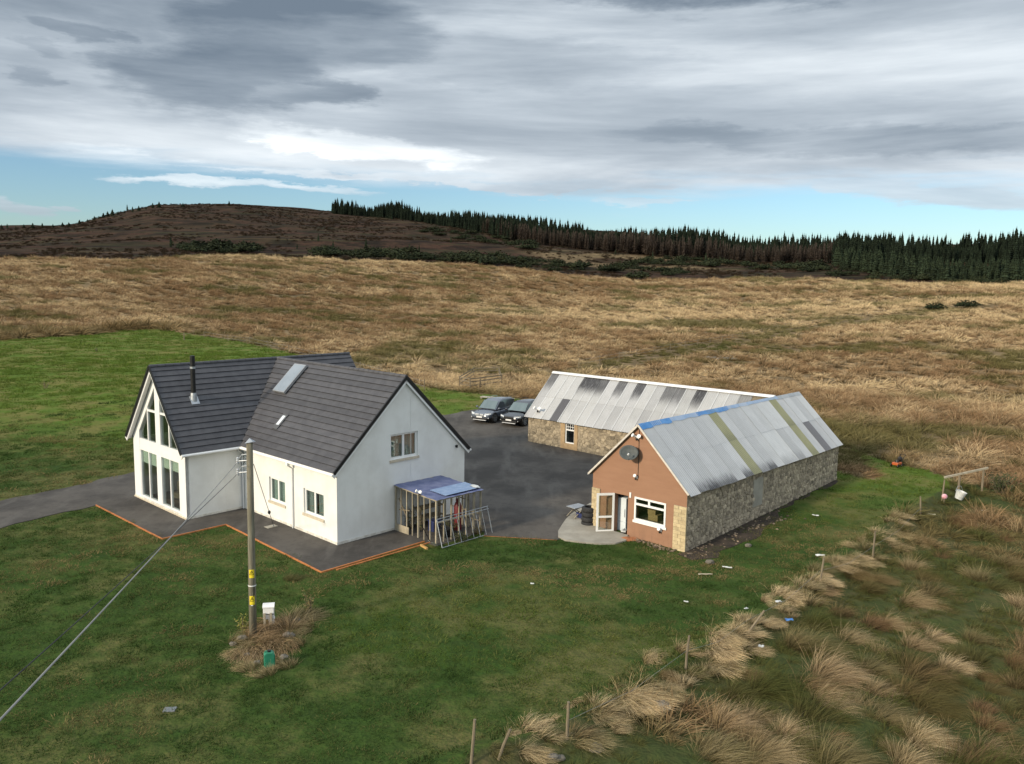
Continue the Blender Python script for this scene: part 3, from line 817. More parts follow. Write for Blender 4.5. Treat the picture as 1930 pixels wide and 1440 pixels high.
# ridge caps and valleys
mb = MB()
for a, b in (((EX, HG / 2, HR + 0.03), (WXC, HG / 2, HR + 0.03)), ((WXC, EYF, HR + 0.03), (WXC, EYB, HR + 0.03))):
    a, b = Vector(a), Vector(b); n_ = int((b - a).length / 0.42)
    for i in range(n_):
        p0 = a + (b - a) * (i / n_); p1 = a + (b - a) * ((i + 0.96) / n_); mb.tube([p0 - Vector((0, 0, 0.03)), p1 - Vector((0, 0, 0.035))], 0.10, 8)
mb.build('ridge_tile', M_tile, roof)
mb = MB()
mb.bar((WR_ + 0.25, -0.25, HE + 0.12), (WXC, HG / 2, HR + 0.03), 0.10, 0.03); mb.build('valley', M_blackm, roof)
# verge caps on the gable ends
for nm, pts in (('verge', [(EX + 0.01, -0.25, HE + 0.09), (EX + 0.01, HG / 2, HR), (EX + 0.01, HG + 0.25, HE + 0.09)]), ('verge', [(WL - 0.25, EYF - 0.01, HE + 0.09), (WXC, EYF - 0.01, HR), (WR_ + 0.25, EYF - 0.01, HE + 0.09)])):
    mb = MB()
    for a, b in zip(pts[:-1], pts[1:]): mb.bar(a, b, 0.075, 0.13)
    mb.build(nm, M_blackm, roof)
# barge boards and soffits
zz_ = -0.16
for pts, w in (([(EX - 0.03, -0.27, HE + 0.09 + zz_), (EX - 0.03, HG / 2, HR + zz_), (EX - 0.03, HG + 0.27, HE + 0.09 + zz_)], 0.05), ([(WL - 0.27, EYF + 0.04, HE + 0.07 + zz_), (WXC, EYF + 0.04, HR - 0.03 + zz_), (WR_ + 0.27, EYF + 0.04, HE + 0.07 + zz_)], 0.05)):
    for a, b in zip(pts[:-1], pts[1:]): MB().bar(a, b, w, 0.22).build('barge_board', M_upvc, roof)
mb = MB()
for a, b in (((WL - 0.2, (EYF + WF) / 2, HE - 0.05), (WXC, (EYF + WF) / 2, HR - 0.24)), ((WXC, (EYF + WF) / 2, HR - 0.24), (WR_ + 0.2, (EYF + WF) / 2, HE - 0.05))): mb.bar(a, b, 0.24, 0.03)
mb.build('soffit', M_upvc, roof)
# walls
mb = MB(); ztop = HE + 0.0
gtop = lambda s: HE - 0.12 + k1 * (min(s, HG - s) + 0.25) - 0.02
W1 = (-6.0, -4.48, 1.02, 2.26); W2 = (-2.80, -1.08, 1.02, 2.26)
wall_mesh(mb, (WR_, 0, 0), (1, 0, 0), (0, -1, 0), -WR_, lambda s: ztop, [(a - WR_, b - WR_, c, d) for a, b, c, d in (W1, W2)])
wall_mesh(mb, (0, 0, 0), (0, 1, 0), (1, 0, 0), HG, gtop, [(3.14, 4.87, 3.60, 4.86)], extra=(HG / 2,))
wall_mesh(mb, (0, HG, 0), (-1, 0, 0), (0, 1, 0), -WR_, lambda s: ztop)
wall_mesh(mb, (WR_, WF, 0), (0, 1, 0), (1, 0, 0), -WF, lambda s: ztop)
wall_mesh(mb, (WR_, HG, 0), (0, 1, 0), (1, 0, 0), WB - HG, lambda s: ztop)
wall_mesh(mb, (WL, WF, 0), (0, 1, 0), (-1, 0, 0), WB - WF, lambda s: ztop)
wtop = lambda s: HE - 0.12 + k2 * (min(s, (WR_ - WL) - s) + 0.25) - 0.02
wall_mesh(mb, (WR_, WB, 0), (-1, 0, 0), (0, 1, 0), WR_ - WL, wtop, extra=((WR_ - WL) / 2,))
mb.build('wall', M_render, house)
# plinth band, slightly proud
mb = MB()
mb.box((WR_ + 0.02, -0.022, -0.1), (0.022, 0.0, 0.16)); mb.box((0.0, -0.02, -0.1), (0.022, HG, 0.16)); mb.box((WR_, WF, -0.1), (WR_ + 0.022, -0.02, 0.16)); mb.box((WL - 0.02, WF - 0.022, -0.1), (WR_ + 0.02, WF, 0.20))
mb.build('plinth', M_plinth, house)
# inside: floors and back walls seen through the glass
mb = MB(); mb.box((WL + 0.3, WF + 0.3, 0.02), (WR_ - 0.3, WB - 0.3, 0.06)); mb.box((WR_ - 0.3, 0.3, 0.02), (-0.3, HG - 0.3, 0.06)); mb.build('floor_inside', M_roomf, house)
mb = MB(); mb.prism([Vector((x, 2.6, z)) for x, z in ((WL + 0.35, 0.06), (WR_ - 0.35, 0.06), (WR_ - 0.35, 3.3), (WXC, 7.1), (WL + 0.35, 3.3))], (0, 0.1, 0)); mb.box((WR_ - 0.4, WF + 0.3, 0.06), (WR_ - 0.35, 2.6, 3.2)); mb.box((WR_ - 0.2, 2.4, 0.06), (-0.3, 2.5, 3.1)); mb.box((WR_, 0.3, 3.12), (-0.3, HG - 0.3, 3.2)); mb.build('partition', M_room, house)
window(house, (0, 0, 0), (1, 0, 0), (0, -1, 0), *W1, curtain=(M_blind, ((0, 1),)), sill=M_sill)
window(house, (0, 0, 0), (1, 0, 0), (0, -1, 0), *W2, curtain=(M_curt, ((0.0, 0.44), (0.54, 1.0))), sill=M_sill)
window(house, (0, 0, 0), (0, 1, 0), (1, 0, 0), 3.14, 4.87, 3.60, 4.86, curtain=(M_curt, ((0.0, 0.49), (0.51, 1.0))), sill=M_sill)
# glazed gable
FW = WR_ - WL


def fz(s, inset): return HE - 0.12 + k2 * (min(s, FW - s) + 0.25) - inset


fac = MB(); yF = WF


def fbar(a, b, w, d0=0.0, d1=0.16):
    """bar in facade plane between (s,z) points"""
    p0 = Vector((WL + a[0], yF + (d0 + d1) / 2, a[1])); p1 = Vector((WL + b[0], yF + (d0 + d1) / 2, b[1]))
    fac.bar(p0, p1, w, d1 - d0, upv=(0, 1, 0))


S = [0.0, 0.98, 1.92, 2.02, 2.92, 3.62, 4.55, 4.65, 5.55, FW]
for (a, b) in ((0.0, 0.82), (5.60, FW)):
    mb_top = [(a, -0.1), (b, -0.1), (b, fz(b, 0.02)), (a, fz(a, 0.02))]
    fac.prism([Vector((WL + s, yF, z)) for s, z in mb_top], (0, 0.25, 0))
fac.prism([Vector((WL + s, yF + 0.015, z)) for s, z in ((0.82, 2.86), (5.60, 2.86), (5.60, 3.50), (0.82, 3.50))], (0, 0.2, 0))
fac.prism([Vector((WL + s, yF + 0.015, z)) for s, z in ((0.82, -0.1), (5.60, -0.1), (5.60, 0.30), (0.82, 0.30))], (0, 0.2, 0))
for s in (0.86, 5.56): fbar((s, 0.3), (s, 2.86), 0.09, 0.02, 0.13)
for s in (1.93, 4.52): fbar((s, 0.3), (s, 2.86), 0.10, 0.02, 0.13)
fac.prism([Vector((WL + s, yF + 0.005, z)) for s, z in ((2.93, 0.30), (3.50, 0.30), (3.50, 2.86), (2.93, 2.86))], (0, 0.2, 0))
for s in (1.93, 4.52): fbar((s, 3.5), (s, fz(s, 0.3)), 0.10, 0.02, 0.13)
fac.prism([Vector((WL + s, yF + 0.005, z)) for s, z in ((2.93, 3.50), (3.50, 3.50), (3.50, fz(3.50, 0.1)), (FW / 2, fz(FW / 2, 0.1)), (2.93, fz(2.93, 0.1)))], (0, 0.2, 0))
fbar((1.98, 5.18), (2.93, 5.18), 0.11, 0.02, 0.13); fbar((3.50, 5.18), (4.47, 5.18), 0.11, 0.02, 0.13)
fac.bar(Vector((WL + 0.55, yF + 0.1, fz(0.55, 0.27))), Vector((WL + FW / 2, yF + 0.1, fz(FW / 2, 0.27))), 0.18, 0.50, upv=(0, 0, 1))
fac.bar(Vector((WL + FW - 0.55, yF + 0.1, fz(0.55, 0.27))), Vector((WL + FW / 2, yF + 0.1, fz(FW / 2, 0.27))), 0.18, 0.50, upv=(0, 0, 1))
fo = fac.build('glazed_gable_frame', M_upvc, house)


def pane(pts, blind=False):
    MB().prism([Vector((WL + s, yF + 0.08, z)) for s, z in pts], (0, 0.014, 0)).build('pane', M_glassd, fo)


for a, b in ((0.9, 1.89), (1.97, 2.94), (3.49, 4.48), (4.56, 5.53)):
    pane([(a, 0.3), (b, 0.3), (b, 2.87), (a, 2.87)])
    MB().box((WL + a + 0.02, yF + 0.14, 2.15 + 0.12 * (a > 3)), (WL + b - 0.02, yF + 0.155, 2.84)).build('roller_blind', M_blind, fo)
for a, b in ((0.95, 1.89), (4.56, 5.5)): pane([(a, 3.5), (b, 3.5), (b, fz(b, 0.45)), (a, fz(a, 0.45))])
for a, b in ((1.97, 2.94), (3.49, 4.48)):
    pane([(a, 3.5), (b, 3.5), (b, 5.14), (a, 5.14)]); pane([(a, 5.22), (b, 5.22), (b, fz(b, 0.45)), (a, fz(a, 0.45))])
MB().box((WL - 0.05, yF - 0.06, -0.1), (WR_ + 0.03, yF - 0.022, 0.11)).build('door_threshold', M_sill, house)
# gutters and downpipes
mb = MB(); gz = HE + 0.02
mb.tube([(0.16, -0.31, gz), (WR_ + 0.30, -0.31, gz)], 0.062, 8); mb.tube([(WR_ + 0.31, -0.37, gz), (WR_ + 0.31, EYF, gz)], 0.062, 8); mb.tube([(WL - 0.31, EYB, gz), (WL - 0.31, EYF, gz)], 0.062, 8); mb.tube([(0.16, HG + 0.31, gz), (WR_ + 0.3, HG + 0.31, gz)], 0.062, 8)
mb.box((WR_ + 0.22, -0.262, HE - 0.06), (0.12, -0.235, HE + 0.10)); mb.box((WR_ + 0.235, EYF, HE - 0.06), (WR_ + 0.262, -0.27, HE + 0.10)); mb.box((WR_, -0.235, HE - 0.055), (0.11, 0.0, HE - 0.03)); mb.box((WR_, EYF + 0.1, HE - 0.055), (WR_ + 0.235, -0.24, HE - 0.03))
mb.build('gutter', M_upvc, house)
for x in (-3.70,):
    mb = MB(); mb.tube([(x, -0.31, gz - 0.03), (x, -0.30, gz - 0.16), (x, -0.07, gz - 0.34), (x, -0.07, 0.05)], 0.042, 8); mb.box((x - 0.08, -0.38, gz - 0.16), (x + 0.08, -0.24, gz - 0.02)); mb.build('downpipe', M_upvc, house)
mb = MB(); mb.tube([(WR_ + 0.1, -0.31, gz - 0.03), (WR_ + 0.1, -0.28, gz - 0.2), (WR_ + 0.1, -0.07, gz - 0.36), (WR_ + 0.1, -0.07, 0.05)], 0.042, 8); mb.build('downpipe', M_upvc, house)
MB().box((0.01, HG / 2 + 0.35, 0.16), (0.012, HG / 2 + 0.37, HR - 0.9)).build('render_joint', M_upvc, house)
# wall lamp on gable
mb = MB(); mb.box((0.0, 7.42, 3.66), (0.05, 7.50, 3.78)); mb.lathe([(0.0, -0.07), (0.05, -0.07), (0.05, 0.07), (0.0, 0.07)], 8, Matrix.Translation((0.09, 7.46, 3.72))); mb.build('wall_lamp', M_blackm, house)
# roof window (long, standing proud) and small rooflight


def on_slope(x0, x1, y0, y1, h, tk):
    n = Vector((0, -k1, 1)).normalized(); q = [Vector((x, y, zmf(x, y))) + n * h for x, y in ((x0, y0), (x1, y0), (x1, y1), (x0, y1))]
    return q, -n * tk


M_panel = pm('solar_glass', (0.30, 0.34, 0.38), (0.26, 0.30, 0.34), 0.12, 1.0, spec=0.8, metal=0.3)
M_alu = pm('aluminium_frame', (0.42, 0.43, 0.44), (0.36, 0.37, 0.38), 0.4, 4, metal=0.5)
mb = MB(); q, th = on_slope(-9.28, -8.12, 2.36, 3.80, 0.22, 0.13); mb.prism(q, th)
for x in (-9.1, -8.3):
    for y in (2.6, 3.6):
        q2, th2 = on_slope(x - 0.03, x + 0.03, y - 0.03, y + 0.03, 0.12, 0.14); mb.prism(q2, th2)
sp_ = mb.build('solar_panel', M_alu, roof); q, th = on_slope(-9.22, -8.18, 2.40, 3.76, 0.226, 0.004); MB().prism(q, th).build('panel_glass', M_panel, roof)
mb = MB(); q, th = on_slope(-6.92, -6.42, 0.80, 1.50, 0.085, 0.12); mb.prism(q, th); mb.build('rooflight_frame', M_lead, roof)
q, th = on_slope(-6.80, -6.54, 0.98, 1.42, 0.092, 0.004); MB().prism(q, th).build('rooflight_glass', pm('sky_glass', (0.62, 0.66, 0.70), (0.58, 0.62, 0.66), 0.08, 1.0, spec=0.9), roof)
# flue
fx, fy = -10.40, -1.77; fzb = zwr(fx, fy)
mb = MB(); n2 = Vector((k2, 0, 1)).normalized(); q = [Vector((fx + a, fy + b, zwr(fx + a, fy + b))) + n2 * 0.06 for a, b in ((-0.10, -0.22), (0.22, -0.22), (0.22, 0.22), (-0.10, 0.22))]; mb.prism(q, -n2 * 0.04)
mb.lathe([(0.20, -0.15), (0.16, 0.22), (0.14, 0.34)], 16, Matrix.Translation((fx, fy, fzb))); fl = mb.build('flue_flashing', M_steel, house)
mb = MB(); mb.lathe([(0.125, 0.2), (0.125, 1.62), (0.14, 1.63), (0.14, 1.72), (0.125, 1.73), (0.125, 2.30), (0.0, 2.30)], 16, Matrix.Translation((fx, fy, fzb))); mb.build('flue', M_blackm, house, smooth=False)
mb = MB(); mb.lathe([(0.145, 1.62), (0.145, 1.73)], 16, Matrix.Translation((fx, fy, fzb))); mb.build('flue_band', M_steel, house)
# furniture behind the glass
M_sofa = pm('sofa_cloth', (0.30, 0.26, 0.21), (0.24, 0.21, 0.17), 0.95, 6)


def local_pt(base, ax, ay, x, y, z=0.0): return base + ax * x + ay * y + Vector((0, 0, z))


sofa = thing('sofa', 'pale cushioned sofa behind the glazed gable of the house', 'sofa', local_pt(HA, HX, HY, -10.2, -1.5, 0.06), YAWH - math.pi / 2)
MB().box((-1.0, -0.4, 0.1), (1.0, 0.4, 0.42)).build('seat', M_sofa, sofa, bevel=0.05); MB().box((-1.0, 0.3, 0.42), (1.0, 0.5, 0.85)).build('backrest', M_sofa, sofa, bevel=0.05)
for s in (-1, 1): MB().box((s * 1.02 - 0.1, -0.4, 0.1), (s * 1.02 + 0.1, 0.5, 0.62)).build('armrest', M_sofa, sofa, bevel=0.04)
chair = thing('armchair', 'brown armchair behind the glazed gable of the house', 'chair', local_pt(HA, HX, HY, -12.6, -1.7, 0.06), YAWH - math.pi / 2 + 0.5)
MB().box((-0.35, -0.35, 0.12), (0.35, 0.35, 0.42)).build('seat', M_wood, chair, bevel=0.04); MB().box((-0.35, 0.25, 0.42), (0.35, 0.42, 0.95)).build('backrest', M_wood, chair, bevel=0.04)

# ------------------------------------------------------------------ lean-to frame on the gable
lt = thing('lean_to', 'unglazed timber lean-to frame with blue plastic roof on the house gable', 'lean-to', local_pt(HA, HX, HY, 0.03, 3.4), YAWH - math.pi / 2)
LX, LYY = 3.08, 2.90
lz = lambda x: 2.32 - 0.05 * x
for y in (0.0, LYY):
    n_ = 7
    for i in range(n_ + 1):
        x = 0.04 + (LX - 0.06) * i / n_; w = 0.075 if i in (0, 4, n_) else 0.05
        MB().box((x - w / 2, y - w / 2, 0.0), (x + w / 2, y + w / 2, lz(x) - 0.06)).build('post', M_woodp, lt)
for i in range(1, 6):
    y = LYY * i / 6; w = 0.06
    MB().box((LX - 0.02 - w / 2, y - w / 2, 0.0), (LX - 0.02 + w / 2, y + w / 2, lz(LX) - 0.06)).build('post', M_woodp, lt)
for a, b in (((0, 0, lz(0) - 0.03), (LX, 0, lz(LX) - 0.03)), ((0, LYY, lz(0) - 0.03), (LX, LYY, lz(LX) - 0.03)), ((LX, -0.03, lz(LX) - 0.03), (LX, LYY + 0.03, lz(LX) - 0.03)), ((0.03, 0, lz(0) - 0.03), (0.03, LYY, lz(0) - 0.03))):
    MB().bar(a, b, 0.06, 0.07).build('rail', M_woodp, lt)
for z, x0, x1 in ((0.95, 1.0, LX), (0.6, 1.4, LX), (1.5, 0.3, 2.3)): MB().bar((x0, LYY - 0.05, z), (x1, LYY - 0.05, z), 0.04).build('rail', M_wood, lt)
MB().bar((LX - 0.08, 0.1, 1.02), (LX - 0.08, LYY - 0.1, 1.02), 0.05).build('rail', M_woodp, lt)
MB().box((0.05, -0.06, 0.0), (1.1, -0.03, 0.42)).build('base_board', M_woodp, lt)
M_tarp = pm('blue_roof_film', (0.085, 0.105, 0.215), (0.15, 0.17, 0.29), 0.5, 2.2, 0.6, 7, detail=8)
mb = MB(); nx, ny = 14, 14; vs2 = []; fs2 = []
for i in range(nx + 1):
    for j in range(ny + 1):
        x = -0.0 + (LX + 0.12) * i / nx; y = -0.1 + (LYY + 0.18) * j / ny; vs2.append((x, y, lz(x) + 0.02 + 0.022 * math.sin(i * 2.1 + j) * math.sin(j * 1.3 + 0.7 * i)))
for i in range(nx):
    for j in range(ny): a = i * (ny + 1) + j; fs2.append((a, a + ny + 1, a + ny + 2, a + 1))
mb.add(vs2, fs2); mb.build('roof_film', M_tarp, lt, smooth=True)
M_blues = pm('blue_corrugated', (0.19, 0.27, 0.42), (0.26, 0.34, 0.48), 0.35, 3.0)
mb = MB(); vs2 = []; fs2 = []; nw = 36
for i in range(nw + 1):
    x = 1.85 + 1.15 * i / nw; dz = 0.018 * math.cos(i * math.pi / 2 * 0.999)
    vs2 += [(x, 0.65, lz(x) + 0.07 + dz), (x, LYY + 0.10, lz(x) + 0.07 + dz)]
fs2 = [(2 * i, 2 * i + 2, 2 * i + 3, 2 * i + 1) for i in range(nw)]; mb.add(vs2, fs2); mb.build('roof_sheet', M_blues, lt)
mb = MB(); mb.blob((LX - 0.35, LYY - 0.05, lz(LX) + 0.11), 0.3, 0.16, 0.05, 3); mb.build('white_sacking', M_wplast, lt)
mb = MB(); mb.bar((0.25, 0.02, 1.7), (0.95, 0.03, 0.8), 0.05); mb.bar((0.3, 0.02, 1.15), (1.1, 0.02, 1.25), 0.05); mb.build('brace', M_wood, lt)


def flood(name, label, loc, rz, twin=True, parent=None, group=None, s=1.0):
    """small white twin-spot security lamp with dark sensor; local +x points away from the wall"""
    t_ = thing(name, label, 'lamp', loc, rz, group)
    MB().box((0, -0.06 * s, -0.06 * s), (0.05 * s, 0.06 * s, 0.06 * s)).build('base', M_upvc, t_)
    for sg in ((-1, 1) if twin else (0,)):
        m_ = Matrix.Translation((0.12 * s, sg * 0.12 * s, 0.06 * s)) @ Matrix.Rotation(R(60), 4, 'Y') @ Matrix.Rotation(R(-25 * sg), 4, 'X')
        mb_ = MB(); mb_.lathe([(0.0, -0.08 * s), (0.045 * s, -0.07 * s), (0.055 * s, 0.0), (0.085 * s, 0.09 * s), (0.08 * s, 0.10 * s), (0.0, 0.085 * s)], 12, m_); mb_.tube([(0.04 * s, 0, 0), (0.12 * s, sg * 0.12 * s, 0.06 * s)], 0.02 * s, 6); mb_.build('lamp_head', M_upvc, t_)
    mb_ = MB(); mb_.blob((0.11 * s, 0, -0.07 * s), 0.055 * s, 0.05 * s, 0.06 * s, 2, 8, 0.05); mb_.build('sensor', M_blackm, t_)
    return t_


fl_ = flood('security_lamp', 'small white and black lamp on the blue lean-to roof edge', local_pt(HA, HX, HY, 2.0, 3.38, 2.32), YAWH - math.pi, s=0.95)
MB().box((-0.02, -0.02, -0.15), (0.02, 0.02, 0.0)).build('bracket', M_blackm, fl_)
# things in and around the lean-to


def H(x, y, z=0.0): return local_pt(HA, HX, HY, x, y, z)


gb = thing('red_canister', 'tall red canister standing inside the timber lean-to', 'canister', H(2.2, 5.6, 0.03))
mb = MB(); mb.lathe([(0.17, 0.0), (0.19, 0.05), (0.19, 1.25), (0.14, 1.42), (0.06, 1.5), (0.0, 1.5)], 16); mb.build('body', M_red, gb, smooth=True)
mb = MB(); mb.lathe([(0.10, 1.46), (0.11, 1.62), (0.09, 1.62), (0.08, 1.47)], 12); mb.tube([(0, 0, 1.5), (0, 0, 1.6)], 0.03, 8); mb.build('valve_guard', M_red, gb)
for i, (x, y, w, d, h, m_, lab) in enumerate(((1.5, 4.7, 0.5, 0.4, 0.55, M_navy, 'dark blue plastic crate on the lean-to floor'), (2.55, 4.5, 0.45, 0.5, 0.40, M_blackm, 'black storage tub in the lean-to under the rail'))):
    t_ = thing('storage_box', lab, 'box', H(x, y, 0.03), YAWH)
    MB().box((-w / 2, -d / 2, 0), (w / 2, d / 2, h)).build('body', m_, t_, bevel=0.02); MB().box((-w / 2 - 0.02, -d / 2 - 0.02, h), (w / 2 + 0.02, d / 2 + 0.02, h + 0.04)).build('lid', m_, t_)
shelf = thing('shelving', 'grey wooden shelf bench inside the lean-to by the house wall', 'shelf', H(0.45, 5.2, 0.03), YAWH - math.pi / 2)
for z in (0.45, 0.95): MB().box((-0.3, -0.8, z), (0.3, 0.8, z + 0.04)).build('shelf_board', M_wood, shelf)
for x in (-0.27, 0.27):
    for y in (-0.77, 0.77): MB().box((x - 0.03, y - 0.03, 0), (x + 0.03, y + 0.03, 1.1)).build('leg', M_wood, shelf)
M_leafd = pm('shrub_leaf', (0.035, 0.055, 0.015), (0.06, 0.065, 0.02), 0.8, 6, rnd=0.2)
M_leafy = pm('dry_leaf', (0.16, 0.12, 0.05), (0.10, 0.085, 0.03), 0.9, 6, rnd=0.2)


def leafy_bush(name, label, loc, w, h, n, mat, seed, cat='plant', group=None, leaf=0.07):
    r_ = random.Random(seed); t_ = thing(name, label, cat, loc, r_.uniform(0, 6), group)
    st = MB(); lf = MB()
    for i in range(max(5, n // 30)):
        a = r_.uniform(0, 6.28); rr_ = r_.uniform(0, w / 2); tip = Vector((math.cos(a) * rr_, math.sin(a) * rr_, h * r_.uniform(0.6, 1.0)))
        st.tube([(tip.x * 0.2, tip.y * 0.2, -0.05), (tip.x * 0.6, tip.y * 0.6, tip.z * 0.55), tip], [0.014, 0.010, 0.004], 4)
        for j in range(30):
            q = r_.uniform(0.15, 1.0); c = Vector((tip.x * q, tip.y * q, tip.z * q)) + Vector((r_.gauss(0, 0.09), r_.gauss(0, 0.09), r_.gauss(0, 0.06)))
            d = Vector((r_.gauss(0, 1), r_.gauss(0, 1), r_.gauss(0.2, 0.7))).normalized(); s_ = d.cross(Vector((r_.gauss(0, 1), r_.gauss(0, 1), 1))).normalized(); L_ = leaf * r_.uniform(0.6, 1.4)
            if c.z < 0.01: c.z = 0.01
            lf.add([c, c + d * L_ * 0.5 + s_ * L_ * 0.28, c + d * L_, c + d * L_ * 0.5 - s_ * L_ * 0.28], [(0, 1, 2, 3)], r_.random())
    st.build('stem', M_wood, t_); lf.build('foliage', mat, t_)
    return t_


leafy_bush('weed_clump', 'dark green weeds growing at the foot of the lean-to frame', H(3.5, 4.6, 0.0), 1.2, 0.45, 500, M_leafd, 3)
leafy_bush('climber', 'dark leafy climber inside the lean-to against the white wall', H(0.35, 4.0, 0.02), 0.8, 1.3, 260, M_leafd, 13)
leafy_bush('potted_shrub', 'low bushy dark plant on the lean-to floor in the middle', H(2.3, 5.0, 0.02), 1.3, 0.7, 420, M_leafd, 14)
leafy_bush('weed_clump', 'brown dry weeds growing at the outer lean-to corner by the yard', H(3.35, 5.9, 0.0), 0.9, 0.5, 300, M_leafy, 4)
leafy_bush('potted_shrub', 'bare dark potted shrub standing inside the lean-to', H(1.0, 4.2, 0.05), 0.7, 1.4, 140, M_leafd, 9)
# leaning galvanised frame
fr_ = thing('metal_frame', 'galvanised metal frame with bars leaning on the lean-to', 'frame', H(3.75, 3.2, 0.03), YAWH - math.pi / 2)
LFY = 3.3; lean = 0.42
tp = lambda y, z: (-(z / 1.35) * lean, y, z)
MB().tube([tp(0, 0.03), tp(LFY, 0.03)], 0.022, 8).build('rail', M_steel, fr_)
for z in (1.18, 1.30): MB().tube([tp(-0.05, z), tp(LFY + 0.05, z)], 0.020, 8).build('rail', M_steel, fr_)
for i in range(9): MB().tube([tp(LFY * i / 8, 0.03), tp(LFY * i / 8, 1.30)], 0.015 if 0 < i < 8 else 0.022, 6).build('bar', M_steel, fr_)
# shovel leaning by the corner post
shv = thing('shovel', 'grey shovel with a black shaft standing against the lean-to corner', 'shovel', H(3.30, 2.85, 0.05), YAWH)
MB().tube([(-0.42, 0.12, 1.15), (0.0, 0.0, 0.28)], 0.02, 8).build('shaft', M_blackm, shv)
mb = MB(); vs2 = []
for i in range(5):
    for j in range(5): vs2.append((0.02 + 0.30 * i / 4, -0.2 + 0.4 * j / 4, 0.26 - 0.24 * i / 4 + 0.05 * ((j - 2) / 2) ** 2))
mb.add(vs2, [(i * 5 + j, i * 5 + j + 1, i * 5 + j + 6, i * 5 + j + 5) for i in range(4) for j in range(4)])
bl_ = mb.build('blade', M_steel, shv); sd_ = bl_.modifiers.new('thick', 'SOLIDIFY'); sd_.thickness = 0.006


def board(name, label, a, b, w, h, mat, lift=0.0, cat='board', group=None, sink=0.03):
    """timber lying or standing along the ground from a to b"""
    a, b = Vector(a), Vector(b); L_ = (b - a).length; t_ = MB()
    n_ = max(1, int(L_ / 1.6)); u = (b - a).normalized(); s_ = u.cross(Vector((0, 0, 1))).normalized()
    pts = []
    for i in range(n_ + 1):
        p = a + (b - a) * (i / n_); p = p + s_ * (rng.uniform(-0.02, 0.02) if 0 < i < n_ else 0); p.z = float(terr(p.x, p.y)) + lift; pts.append(p - a)
    vs_ = []
    for p in pts:
        for q, z in ((-1, -sink), (1, -sink), (1, h), (-1, h)): vs_.append(p + s_ * (q * w / 2) + Vector((0, 0, z)))
    fs_ = [(3, 2, 1, 0), tuple(4 * n_ + k for k in range(4))]
    for i in range(n_):
        for k in range(4): fs_.append((4 * i + k, 4 * i + (k + 1) % 4, 4 * i + 4 + (k + 1) % 4, 4 * i + 4 + k))
    t_.add(vs_, fs_)
    o = t_.build(name, mat, None, loc=a); o.location = (a.x, a.y, 0) if False else a
    for v_ in o.data.vertices: v_.co.z -= a.z
    return tag(o, label, cat, group)


EDG = 'orange timber edging around the tarmac'
board('edging_board', 'orange edging board on tarmac corner in front of the glazed gable', _k[0], _k[1], 0.06, 0.07, M_orange, group=EDG)
board('edging_board', 'short orange edging board between glazed gable corner and utility pole', _k[1], _k[2], 0.05, 0.07, M_orange, group=EDG)
board('edging_board', 'long orange edging board below the sunlit windowed wall', _k[2], _k[3], 0.06, 0.07, M_orange, group=EDG)
board('edging_board', 'orange edging board below the white gable wall running to the lean-to', _k[3], _k[4], 0.06, 0.07, M_orange, group=EDG)
_o = Vector((0.10, -0.16, 0)); board('edging_board', 'second orange edging board lying just outside the one below the gable', _k[3] + (_k[4] - _k[3]) * 0.12 + _o, _k[4] + _o + Vector((0.2, 0.1, 0)), 0.07, 0.05, M_orange, group=EDG)
board('edging_board', 'orange edging board between the lean-to and the concrete pad', _k2[0], _k2[1], 0.06, 0.06, M_orange, group=EDG)
board('plank', 'short yellowish plank lying by the shovel at the lean-to corner', H(2.75, 2.75, 0.0), H(3.35, 2.62, 0.0), 0.09, 0.06, pm('new_wood', (0.55, 0.33, 0.12), (0.48, 0.28, 0.10), 0.8, 5), lift=0.03)
o = MB().box((-0.28, -0.2, 0), (0.28, 0.2, 0.03)).build('manhole_cover', M_conc, None, loc=T(511, 994) + Vector((0, 0, 0.03)), bevel=0.01); o.rotation_euler.z = YAWH; tag(o, 'small pale manhole cover in tarmac below the house windows', 'manhole')
o = MB().box((-0.17, -0.13, -0.03), (0.17, 0.13, 0.03)).build('manhole_cover', pm('grey_cover', (0.20, 0.215, 0.22), (0.15, 0.16, 0.165), 0.7, 6), None, loc=T(320, 1338), bevel=0.01); o.rotation_euler.z = 0.1; tag(o, 'flat grey cover sunk in the lawn', 'manhole')

# ------------------------------------------------------------------ rubble stone facing


